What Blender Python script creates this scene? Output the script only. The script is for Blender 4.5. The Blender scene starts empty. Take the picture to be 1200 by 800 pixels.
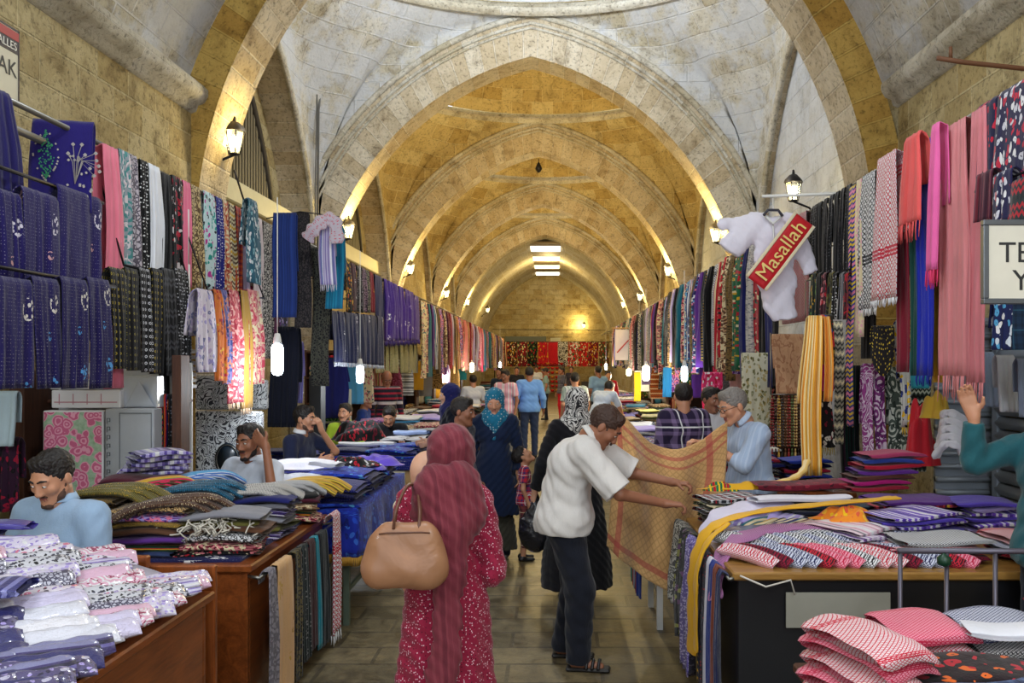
import bpy, math, random
import numpy as np
from mathutils import Vector, Matrix, Euler
R = random.Random(7)
PI = math.pi
SC = bpy.context.scene
COL = SC.collection
EYE = 1.8
VX, VY, FP = 650.0, 425.0, 1000.0        # vanishing point of the hall and focal length, for reading places off the photograph
def P(px, py, d):
    return Vector(((px-VX)/FP*d, d, EYE-(py-VY)/FP*d))
def sr(c):                                # 0..255 sRGB -> linear
    return tuple((v/255/12.92) if v/255 <= .04045 else ((v/255+.055)/1.055)**2.4 for v in c)
# ------------------------------------------------------------------ tags
def tag(o, label=None, cat=None, group=None, kind=None):
    if label: o['label'] = label
    if cat: o['category'] = cat
    if group: o['group'] = group
    if kind: o['kind'] = kind
    return o
def empty(name, loc=(0, 0, 0), rz=0, label=None, cat=None, group=None):
    o = bpy.data.objects.new(name, None); COL.objects.link(o)
    o.empty_display_size = .1
    o.location = loc; o.rotation_euler = (0, 0, rz)
    return tag(o, label, cat, group)
# ------------------------------------------------------------------ mesh builder
class MB:
    def __init__(s): s.v = []; s.f = []; s.uv = []; s.m = []; s.sm = []
    def add(s, vs, fs, uv=None, mi=0, smooth=False):
        b = len(s.v); s.v += [tuple(x) for x in vs]
        s.uv += [tuple(x) for x in (uv if uv is not None else [(v[0]+v[1], v[2]) for v in vs])]
        for f in fs: s.f.append(tuple(b+i for i in f)); s.m.append(mi); s.sm.append(smooth)
        return s
    def box(s, x0, x1, y0, y1, z0, z1, mi=0, bev=0.0):
        if bev > 0:
            b = min(bev, (x1-x0)/2.01, (y1-y0)/2.01, (z1-z0)/2.01)
            vs = []; idx = {}
            def vid(p):
                k = tuple(round(c, 6) for c in p)
                if k not in idx: idx[k] = len(vs); vs.append(p)
                return idx[k]
            X = (x0, x1); Y = (y0, y1); Z = (z0, z1); S = (b, -b); fs = []
            def q(*ps): fs.append(tuple(vid(p) for p in ps))
            def px(i, j, k): return (X[i], Y[j]+S[j], Z[k]+S[k])
            def py(i, j, k): return (X[i]+S[i], Y[j], Z[k]+S[k])
            def pz(i, j, k): return (X[i]+S[i], Y[j]+S[j], Z[k])
            for i in (0, 1): q(px(i, 0, 0), px(i, 1, 0), px(i, 1, 1), px(i, 0, 1)); q(py(0, i, 0), py(1, i, 0), py(1, i, 1), py(0, i, 1)); q(pz(0, 0, i), pz(1, 0, i), pz(1, 1, i), pz(0, 1, i))
            for i in (0, 1):
                for j in (0, 1):
                    q(px(i, j, 0), px(i, j, 1), py(i, j, 1), py(i, j, 0))
                    q(px(i, 0, j), px(i, 1, j), pz(i, 1, j), pz(i, 0, j))
                    q(py(0, i, j), py(1, i, j), pz(1, i, j), pz(0, i, j))
            for i in (0, 1):
                for j in (0, 1):
                    for k in (0, 1): q(px(i, j, k), py(i, j, k), pz(i, j, k))
            return s.add(vs, fs, mi=mi)
        vs = [(x, y, z) for x in (x0, x1) for y in (y0, y1) for z in (z0, z1)]
        return s.add(vs, [(0, 1, 3, 2), (4, 6, 7, 5), (0, 4, 5, 1), (2, 3, 7, 6), (0, 2, 6, 4), (1, 5, 7, 3)], mi=mi)
    def tube(s, pts, r, n=8, mi=0, caps=True, flat=1.0):
        pts = [Vector(p) for p in pts]; rs = r if isinstance(r, (list, tuple)) else [r]*len(pts)
        vs = []; uv = []; fs = []; L = 0; up = None
        for i, p in enumerate(pts):
            t = (pts[min(i+1, len(pts)-1)]-pts[max(i-1, 0)])
            t = t.normalized() if t.length > 1e-9 else Vector((0, 0, 1))
            if up is None: up = Vector((0, 0, 1)) if abs(t.z) < .9 else Vector((1, 0, 0))
            a = t.cross(up).normalized(); b = a.cross(t).normalized(); up = b
            if i: L += (p-pts[i-1]).length
            for k in range(n):
                th = 2*PI*k/n
                vs.append(p+a*math.cos(th)*rs[i]+b*math.sin(th)*rs[i]*flat); uv.append((th*rs[i], L))
        for i in range(len(pts)-1):
            for k in range(n):
                fs.append((i*n+k, i*n+(k+1) % n, (i+1)*n+(k+1) % n, (i+1)*n+k))
        if caps: fs.append(tuple(range(n-1, -1, -1))); fs.append(tuple(range((len(pts)-1)*n, len(pts)*n)))
        return s.add(vs, fs, uv, mi, True)
    def lathe(s, prof, c=(0, 0, 0), n=16, mi=0, sy=1.0):
        vs = []; fs = []; uv = []
        for r, z in prof:
            for k in range(n):
                th = 2*PI*k/n; vs.append((c[0]+r*math.cos(th), c[1]+r*math.sin(th)*sy, c[2]+z)); uv.append((th*r, z))
        for i in range(len(prof)-1):
            for k in range(n): fs.append((i*n+k, i*n+(k+1) % n, (i+1)*n+(k+1) % n, (i+1)*n+k))
        return s.add(vs, fs, uv, mi, True)
    def grid(s, fn, nu, nv, mi=0, smooth=True, uvf=None):
        vs = []; uv = []
        for i in range(nu+1):
            for j in range(nv+1):
                u = i/nu; v = j/nv; p = fn(u, v); vs.append(p); uv.append(uvf(u, v, p) if uvf else (u, v))
        fs = [(i*(nv+1)+j, (i+1)*(nv+1)+j, (i+1)*(nv+1)+j+1, i*(nv+1)+j+1) for i in range(nu) for j in range(nv)]
        return s.add(vs, fs, uv, mi, smooth)
    def mesh(s, name, mats):
        me = bpy.data.meshes.new(name); me.from_pydata(s.v, [], s.f); me.update()
        l = me.uv_layers.new(name='UVMap')
        vi = np.zeros(len(me.loops), dtype=np.int32); me.loops.foreach_get('vertex_index', vi)
        l.data.foreach_set('uv', np.array(s.uv, dtype=np.float32)[vi].ravel())
        for m in (mats if isinstance(mats, (list, tuple)) else [mats]): me.materials.append(m)
        me.polygons.foreach_set('material_index', s.m); me.polygons.foreach_set('use_smooth', s.sm)
        me.update(); return me
    def obj(s, name, mats, parent=None, loc=(0, 0, 0)):
        return link(name, s.mesh(name, mats), parent, loc)
def link(name, me, parent=None, loc=(0, 0, 0), rz=0, mat=None):
    o = bpy.data.objects.new(name, me); COL.objects.link(o)
    o.location = loc; o.rotation_euler = (0, 0, rz)
    if parent: o.parent = parent
    if mat is not None:
        o.material_slots[0].link = 'OBJECT'; o.material_slots[0].material = mat
    return o
def solid(o, t, off=0):
    m = o.modifiers.new('solid', 'SOLIDIFY'); m.thickness = t; m.offset = off; return o
# ------------------------------------------------------------------ materials
def newmat(name):
    m = bpy.data.materials.new(name); m.use_nodes = True; nt = m.node_tree; nt.nodes.clear()
    out = nt.nodes.new('ShaderNodeOutputMaterial'); b = nt.nodes.new('ShaderNodeBsdfPrincipled')
    nt.links.new(b.outputs[0], out.inputs[0]); return m, nt, b
class N:
    """small node helper"""
    def __init__(s, nt): s.nt = nt
    def n(s, t, **kw):
        x = s.nt.nodes.new(t)
        for k, v in kw.items(): setattr(x, k, v)
        return x
    def l(s, a, b): s.nt.links.new(a, b)
    def math(s, op, a, b=None, c=None):
        x = s.n('ShaderNodeMath', operation=op)
        for i, v in enumerate((a, b, c)):
            if v is None: continue
            if isinstance(v, (int, float)): x.inputs[i].default_value = v
            else: s.l(v, x.inputs[i])
        return x.outputs[0]
    def mix(s, f, a, b, mode='MIX'):
        x = s.n('ShaderNodeMix', data_type='RGBA', blend_type=mode)
        for i, v in ((0, f), (6, a), (7, b)):
            if isinstance(v, (int, float)): x.inputs[i].default_value = v
            elif isinstance(v, tuple): x.inputs[i].default_value = (*v[:3], 1)
            else: s.l(v, x.inputs[i])
        return x.outputs[2]
    def coord(s, kind='UV', scale=(1, 1, 1), rot=(0, 0, 0)):
        t = s.n('ShaderNodeTexCoord'); m = s.n('ShaderNodeMapping'); s.l(t.outputs[kind], m.inputs[0])
        m.inputs['Scale'].default_value = scale; m.inputs['Rotation'].default_value = rot; return m.outputs[0]
    def noise(s, co, sc, det=3, rough=.55, dist=0):
        x = s.n('ShaderNodeTexNoise'); s.l(co, x.inputs['Vector']); x.inputs['Scale'].default_value = sc
        x.inputs['Detail'].default_value = det; x.inputs['Roughness'].default_value = rough; x.inputs['Distortion'].default_value = dist
        return x.outputs
    def vor(s, co, sc, feature='F1', rand=1.0):
        x = s.n('ShaderNodeTexVoronoi', feature=feature); s.l(co, x.inputs['Vector']); x.inputs['Scale'].default_value = sc
        x.inputs['Randomness'].default_value = rand; return x.outputs
    def wave(s, co, sc, dist=0, direc='X', prof='SIN'):
        x = s.n('ShaderNodeTexWave', bands_direction=direc, wave_profile=prof); s.l(co, x.inputs['Vector'])
        x.inputs['Scale'].default_value = sc; x.inputs['Distortion'].default_value = dist; return x.outputs[1]
    def ramp(s, f, stops, interp='LINEAR'):
        x = s.n('ShaderNodeValToRGB'); s.l(f, x.inputs[0]); x.color_ramp.interpolation = interp
        e = x.color_ramp.elements
        while len(e) < len(stops): e.new(.5)
        for i, (p, c) in enumerate(stops): e[i].position = p; e[i].color = (*c[:3], 1) if isinstance(c, tuple) else (c, c, c, 1)
        return x.outputs[0]
    def bump(s, h, b, strength=.3, dist=.02):
        x = s.n('ShaderNodeBump'); s.l(h, x.inputs['Height']); x.inputs['Strength'].default_value = strength
        x.inputs['Distance'].default_value = dist; s.l(x.outputs[0], b.inputs['Normal'])
_MC = {}
def plainmat(name, c, rough=.6, metal=0, emit=0, coat=0, var=.12, bump=.0, bs=60):
    k = (name, c, rough, metal, emit)
    if k in _MC: return _MC[k]
    m, nt, b = newmat(name); q = N(nt); lc = sr(c)
    co = q.coord('Object'); nz = q.noise(co, 6, 4)[0]
    col = q.mix(nz, tuple(v*(1-var) for v in lc), tuple(min(1, v*(1+var)) for v in lc)); q.l(col, b.inputs['Base Color'])
    b.inputs['Roughness'].default_value = rough; b.inputs['Metallic'].default_value = metal
    b.inputs['Coat Weight'].default_value = coat
    if emit: b.inputs['Emission Color'].default_value = (*lc, 1); b.inputs['Emission Strength'].default_value = emit
    if bump: q.bump(q.noise(co, bs, 3)[0], b, bump, .01)
    _MC[k] = m; return m
def stone(name, base, warm, bw=.55, bh=.3, stain=.5, bumps=.6, coord='UV', plaster=0.0, mortar=.012):
    m, nt, b = newmat(name); q = N(nt)
    co = q.coord(coord)
    br = q.n('ShaderNodeTexBrick'); q.l(co, br.inputs['Vector'])
    br.inputs['Scale'].default_value = 1; br.inputs['Brick Width'].default_value = bw; br.inputs['Row Height'].default_value = bh
    br.inputs['Mortar Size'].default_value = mortar; br.inputs['Mortar Smooth'].default_value = .4
    A = sr(base); W = sr(warm)
    br.inputs['Color1'].default_value = (*A, 1); br.inputs['Color2'].default_value = (*W, 1)
    br.inputs['Mortar'].default_value = (*[v*1.15 for v in A], 1); br.inputs['Bias'].default_value = -.1
    ob = q.coord('Object')
    big = q.noise(ob, .7, 6, .65)[0]; mid = q.noise(ob, 3.2, 8, .7, .6)[0]; fine = q.noise(ob, 22, 6, .7)[0]
    st = q.ramp(mid, [(.33, (.36, .31, .23)), (.47, (.88, .86, .80)), (.6, (1.0, 1.0, .98))])
    c = q.mix(stain, br.outputs[0], st, 'MULTIPLY')
    st2 = q.ramp(big, [(.3, (.58, .52, .42)), (.47, (.94, .92, .88)), (.65, (1, 1, 1))])
    c = q.mix(.75, c, st2, 'MULTIPLY')
    pits = q.ramp(fine, [(.36, .30), (.47, 1.0)]); c = q.mix(.7, c, pits, 'MULTIPLY')
    if plaster:
        pm = q.ramp(q.noise(ob, 1.1, 5, .7)[0], [(.5-plaster*.2, 0.0), (.56, 1.0)])
        c = q.mix(q.math('MULTIPLY', pm, .75), c, (.60, .62, .66))
    q.l(c, b.inputs['Base Color']); b.inputs['Roughness'].default_value = .9; b.inputs['Specular IOR Level'].default_value = .2
    h = q.math('ADD', q.math('MULTIPLY', br.outputs[1], -1.2), q.math('ADD', q.math('MULTIPLY', fine, .7), q.math('MULTIPLY', mid, 1.2)))
    q.bump(h, b, bumps, .035)
    return m
def woodmat(name, c1, c2, rough=.35, axis='Z', coat=.2):
    m, nt, b = newmat(name); q = N(nt)
    sc = {'Z': (6, 6, .6), 'X': (.6, 6, 6), 'Y': (6, .6, 6)}[axis]
    co = q.coord('Object', sc); nz = q.noise(co, 3, 5, .6, 1.2)[0]
    f = q.noise(co, 18, 4, .6)[0]; t = q.math('ADD', q.math('MULTIPLY', nz, .7), q.math('MULTIPLY', f, .3))
    q.l(q.ramp(t, [(.35, sr(c1)), (.65, sr(c2))]), b.inputs['Base Color'])
    b.inputs['Roughness'].default_value = rough; b.inputs['Coat Weight'].default_value = coat; q.bump(f, b, .1, .004); return m
def cloth(kind, *cols, s=1.0, coord='UV', rough=.85, sheen=.15, coat=0.0):
    """woven cloth with a printed or woven pattern; cols are 0..255 sRGB; UVs are metres (u across, v along)"""
    k = ('cloth', kind, cols, s, coord, rough, coat)
    if k in _MC: return _MC[k]
    m, nt, b = newmat('cloth_'+kind); q = N(nt)
    C = [sr(c) for c in cols]
    while len(C) < 4: C.append(C[-1])
    co = q.coord('UV' if coord == 'UV' else 'Object', (s, s, s))
    sep = q.n('ShaderNodeSeparateXYZ'); q.l(co, sep.inputs[0])
    x, y, z = sep.outputs
    if coord != 'UV': x, y = q.math('ADD', x, q.math('MULTIPLY', y, .6)), z
    def tri(v, p): return q.math('ABSOLUTE', q.math('SUBTRACT', q.math('FRACT', q.math('DIVIDE', v, p)), .5))  # 0..0.5
    col = None
    if kind == 'plain': col = q.mix(0.0, C[0], C[0])
    elif kind == 'dots':
        v = q.vor(co, 42, rand=.35); col = q.mix(q.math('LESS_THAN', v[0], .25), C[0], C[1])
    elif kind == 'specks':
        v = q.vor(co, 75); f = q.math('LESS_THAN', v[0], .33); pick = q.n('ShaderNodeSeparateColor'); q.l(v[1], pick.inputs[0])
        col = q.mix(f, C[0], q.mix(q.math('GREATER_THAN', pick.outputs[0], .45), C[0], q.mix(q.math('GREATER_THAN', pick.outputs[1], .6), C[1], C[2])))
    elif kind == 'sequin':                     # small rows of bright stitches
        v = q.vor(co, 58, rand=.15); f = q.math('LESS_THAN', v[0], .13)
        big = q.vor(co, 5.0); f2 = q.math('LESS_THAN', big[0], .30)
        pet = q.vor(co, 46); f2 = q.math('MULTIPLY', f2, q.math('LESS_THAN', pet[0], .48))
        sp = q.n('ShaderNodeSeparateColor'); q.l(big[1], sp.inputs[0]); f2 = q.math('MULTIPLY', f2, q.math('GREATER_THAN', sp.outputs[0], .35))
        fc = q.mix(q.math('GREATER_THAN', sp.outputs[1], .6), C[1], C[2]); fc = q.mix(q.math('GREATER_THAN', sp.outputs[2], .72), fc, C[3])
        col = q.mix(q.math('MULTIPLY', f, .35), C[0], C[1]); col = q.mix(f2, col, fc)
    elif kind == 'flowers':
        d = q.noise(co, 9, 2)[1]; vv = q.n('ShaderNodeVectorMath', operation='MULTIPLY_ADD'); q.l(d, vv.inputs[0]); vv.inputs[1].default_value = (.10,)*3; q.l(co, vv.inputs[2])
        v = q.vor(vv.outputs[0], 21); sp = q.n('ShaderNodeSeparateColor'); q.l(v[1], sp.inputs[0])
        f = q.math('MULTIPLY', q.math('LESS_THAN', v[0], .42), q.math('GREATER_THAN', v[0], .10))
        fc = q.mix(q.math('GREATER_THAN', sp.outputs[0], .5), C[1], C[2]); fc = q.mix(q.math('GREATER_THAN', sp.outputs[1], .7), fc, C[3])
        col = q.mix(f, C[0], fc)
    elif kind == 'paisley':
        d = q.noise(co, 5, 3)[0]; v = q.vor(co, 7)[0]
        w = q.math('SINE', q.math('ADD', q.math('MULTIPLY', v, 26), q.math('MULTIPLY', d, 14)))
        col = q.mix(q.math('GREATER_THAN', w, .25), C[0], C[1]); w2 = q.math('SINE', q.math('MULTIPLY', d, 40)); col = q.mix(q.math('GREATER_THAN', w2, .72), col, C[2])
    elif kind == 'leopard':
        v = q.vor(co, 34, 'DISTANCE_TO_EDGE')[0]; col = q.mix(q.math('LESS_THAN', v, .12), C[0], C[1])
    elif kind == 'scroll':
        d = q.noise(co, 7, 1, .5, 1.6)[0]; w = q.math('SINE', q.math('MULTIPLY', d, 60)); col = q.mix(q.math('GREATER_THAN', w, .3), C[0], C[1])
    elif kind == 'zebra':
        d = q.noise(co, 9, 2, .5, .8)[0]; w = q.math('SINE', q.math('MULTIPLY', d, 70)); col = q.mix(q.math('GREATER_THAN', w, .0), C[0], C[1])
    elif kind == 'kef':                        # keffiyeh: lattice of small checks in broad diagonal net, plain stripes at intervals
        a = tri(q.math('ADD', x, y), .030); c = tri(q.math('SUBTRACT', x, y), .030)
        f = q.math('LESS_THAN', q.math('MINIMUM', a, c), .13); dt = q.math('LESS_THAN', q.math('ADD', tri(x, .015), tri(y, .015)), .30)
        f = q.math('MAXIMUM', f, q.math('MULTIPLY', dt, .8)); st = q.math('LESS_THAN', tri(y, .62), .045); col = q.mix(f, C[0], C[1])
        col = q.mix(q.math('MULTIPLY', st, q.math('LESS_THAN', tri(y, .02), .3)), col, C[1])
    elif kind == 'check':
        f = q.math('MULTIPLY', q.math('ADD', q.math('LESS_THAN', tri(x, .05), .16), q.math('LESS_THAN', tri(y, .05), .16)), .5); col = q.mix(f, C[0], C[1])
        g = q.math('MAXIMUM', q.math('LESS_THAN', tri(x, .1), .03), q.math('LESS_THAN', tri(y, .1), .03)); col = q.mix(g, col, C[2])
    elif kind == 'tooth':
        a = q.math('GREATER_THAN', tri(x, .026), .25); c = q.math('GREATER_THAN', tri(y, .026), .25)
        f = q.math('ABSOLUTE', q.math('SUBTRACT', a, c)); col = q.mix(f, C[0], C[1])
    elif kind in ('stripes', 'hstripes'):
        v = x if kind == 'stripes' else y
        col = q.mix(q.math('LESS_THAN', tri(v, .04), .2), C[0], C[1]); col = q.mix(q.math('LESS_THAN', tri(v, .13), .09), col, C[2]); col = q.mix(q.math('LESS_THAN', tri(q.math('ADD', v, .05), .17), .05), col, C[3])
    elif kind == 'zigzag':
        t = q.math('ADD', y, q.math('MULTIPLY', tri(x, .05), .04)); col = q.mix(q.math('LESS_THAN', tri(t, .035), .25), C[0], C[1]); col = q.mix(q.math('LESS_THAN', tri(t, .105), .1), col, C[2])
    elif kind == 'knit':
        w = q.math('LESS_THAN', tri(y, .016), .22); v = q.vor(co, 60, rand=.4)[0]
        col = q.mix(q.math('MULTIPLY', w, .8), C[0], C[1]); col = q.mix(q.math('LESS_THAN', v, .2), col, C[2])
    elif kind == 'shimmer':
        v = q.vor(co, 120)[1]; sp = q.n('ShaderNodeSeparateColor'); q.l(v, sp.inputs[0]); col = q.mix(q.math('GREATER_THAN', sp.outputs[0], .72), C[0], C[1])
    elif kind == 'lace':
        v = q.vor(co, 30, 'DISTANCE_TO_EDGE')[0]; w = q.vor(co, 11)[0]; f = q.math('LESS_THAN', v, .14); f = q.math('MAXIMUM', f, q.math('LESS_THAN', w, .25)); col = q.mix(f, C[0], C[1])
    elif kind == 'gold':                       # rows of small gold medallions
        f = q.math('LESS_THAN', q.math('ADD', q.math('POWER', tri(x, .042), 2), q.math('POWER', tri(y, .042), 2)), .05)
        g = q.math('GREATER_THAN', q.math('ADD', q.math('POWER', tri(x, .042), 2), q.math('POWER', tri(y, .042), 2)), .012); col = q.mix(q.math('MULTIPLY', f, g), C[0], C[1])
    obn = q.noise(q.coord('Object'), 3.0, 3)[0]
    col = q.mix(.22, col, q.ramp(obn, [(.3, .62), (.7, 1.25)]), 'MULTIPLY')
    q.l(col, b.inputs['Base Color'])
    b.inputs['Roughness'].default_value = rough; b.inputs['Sheen Weight'].default_value = sheen; b.inputs['Specular IOR Level'].default_value = .25
    b.inputs['Coat Weight'].default_value = coat; b.inputs['Coat Roughness'].default_value = .12
    wv = q.noise(q.coord('Object'), 160, 2)[0]; big = q.noise(q.coord('Object', (9, 9, 3)), 2.2, 3)[0]
    q.bump(q.math('ADD', q.math('MULTIPLY', wv, .15), big), b, .35 if not coat else .7, .02 if not coat else .03)
    _MC[k] = m; return m
# ================================================================== THE SETTING
M_BLK = stone('limestone_blocks', (206, 192, 152), (180, 158, 106), .5, .29, .8, .9)
M_VAULT = stone('limestone_vault', (220, 204, 158), (190, 164, 106), .5, .30, .7, .8)
M_PLAST = stone('limewashed_stone', (196, 204, 220), (180, 178, 176), .6, .34, .7, 1.0, plaster=1.0)
M_FRONT = stone('grey_washed_stone', (216, 214, 210), (192, 182, 156), .5, .30, .8, .8, plaster=.3)
M_RING = stone('voussoir_stone', (222, 212, 194), (194, 174, 140), 1.4, .24, .75, 1.0)
M_TRIM = stone('worn_moulding_stone', (214, 210, 200), (190, 180, 154), 1.6, .6, .7, .9)
def struct(o, cat=None):
    o['kind'] = 'structure'; return o
class Arch:
    def __init__(s, cx, off, cz, r): s.cx, s.off, s.cz, s.r = cx, off, cz, r
    def curve(s, t=0.0, n=20, xl=None, xr=None, z0=0.0):
        """points (x, z, arclength) from left foot over the crown to right foot"""
        r = s.r+t; a1 = math.acos(s.off/r); pts = []
        right = [(s.cx-s.off+r*math.cos(a1*i/n), s.cz+r*math.sin(a1*i/n)) for i in range(n+1)]  # spring -> crown
        left = [(2*s.cx-x, z) for x, z in right]
        pts = [(left[0][0], z0)]+left+right[::-1][1:]+[(right[0][0], z0)]
        out = []; L = 0
        for i, (x, z) in enumerate(pts):
            if xl is not None: x = max(x, xl)
            if xr is not None: x = min(x, xr)
            if i: L += math.hypot(x-out[-1][0], z-out[-1][1])
            out.append((x, z, L))
        return out
    def z_at(s, x, t=0.0):
        d = abs(x-s.cx)+s.off; r = s.r+t
        return s.cz+math.sqrt(max(r*r-d*d, 0))
A0 = Arch(-.2, 1.11, 2.99, 4.49)
AN = Arch(-.4, 1.09, 2.43, 4.74)
tn = [0]
def trim(mb, mats):
    tn[0] += 1; return struct(mb.obj('trim_%d' % tn[0], mats))
def rib(A, y0, y1, t, mould=True, front_mat=M_RING):
    mb = MB(); ci = A.curve(0, 26); ce = A.curve(t, 26)
    n = len(ci)
    for y, mi in ((y0, 0), (y1, 0)):
        vs = []; uv = []
        for k in range(n):
            for j in range(4):
                f = j/3; vs.append((ci[k][0]*(1-f)+ce[k][0]*f, y, ci[k][1]*(1-f)+ce[k][1]*f)); uv.append((f*t*1.0, ci[k][2]))
        fs = [(k*4+j, k*4+j+1, (k+1)*4+j+1, (k+1)*4+j) for k in range(n-1) for j in range(3)]
        mb.add(vs, fs, uv, mi)
    vs = []; uv = []
    b = .02
    for k in range(n):
        for y in (y0, y1): vs.append((ci[k][0], y, ci[k][1])); uv.append((y, ci[k][2]))
    mb.add(vs, [(2*k, 2*k+1, 2*k+3, 2*k+2) for k in range(n-1)], uv, 1)
    o = trim(mb, [front_mat, M_RING])
    if mould:
        m2 = MB()
        for dt, r in ((t+.02, .055), (t-.12, .03), (t-.2, .022)):
            m2.tube([(x, y0-.01, z) for x, z, L in A.curve(dt, 30)], r, 6)
        trim(m2, M_TRIM)
    return o
YR = [8.5, 14.6, 21.1, 28.2, 34.9]
TH = .65
rib(A0, YR[0], YR[0]+.7, .35, False, stone('ochre_rib_stone', (206, 172, 96), (176, 132, 58), 1.4, .24, .75, 1.0))
for y in YR[1:]: rib(AN, y, y+TH, .67)
WL, WR = -4.05, 3.45            # planes of the side walls between the ribs
# ---- near bay: side walls, roll cornice and pointed barrel vault
def wallgrid(x, y0, y1, z0, z1, name, mat, nu=8, nv=8):
    mb = MB(); mb.grid(lambda u, v: (x, y0+(y1-y0)*u, z0+(z1-z0)*v), nu, nv, smooth=False, uvf=lambda u, v, p: (p[1], p[2]))
    return struct(mb.obj(name, mat))
YB = -3.5
for side, x, zc in (('left', -3.62, 4.40), ('right', 3.42, 4.46)):
    s = 1 if side == 'left' else -1
    mb = MB(); mb.grid(lambda u, v: (x, YB+(8.5-YB)*u, zc*v), 10, 6, smooth=False, uvf=lambda u, v, p: (p[1], p[2]))
    # step back to the rib
    struct(mb.obj('wall_'+side, M_BLK))
    prof = [(0, -.12), (.05, -.1), (.07, -.04), (.13, -.02), (.17, .05), (.17, .11), (.12, .16), (.02, .18)]
    m2 = MB(); n = len(prof)
    m2.grid(lambda u, v: (x+s*prof[round(v*(n-1))][0], YB+(8.5-YB)*u, zc+prof[round(v*(n-1))][1]), 16, n-1, uvf=lambda u, v, p: (p[1], v))
    trim(m2, M_TRIM)
mb = MB(); cv = [c for c in A0.curve(.35, 24) if c[1] > 4.45]
cv = [(-3.5, 4.52, cv[0][2]-.4)]+cv+[(3.33, 4.56, cv[-1][2]+.4)]
vs = []; uv = []; fs = []
for i in range(13):
    y = YB+(8.5-YB)*i/12
    for c in cv: vs.append((c[0], y, c[1])); uv.append((y, c[2]))
k = len(cv)
mb.add(vs, [(i*k+j, i*k+j+1, (i+1)*k+j+1, (i+1)*k+j) for i in range(12) for j in range(k-1)], uv, 0, True)
struct(mb.obj('ceiling', M_FRONT))
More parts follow.
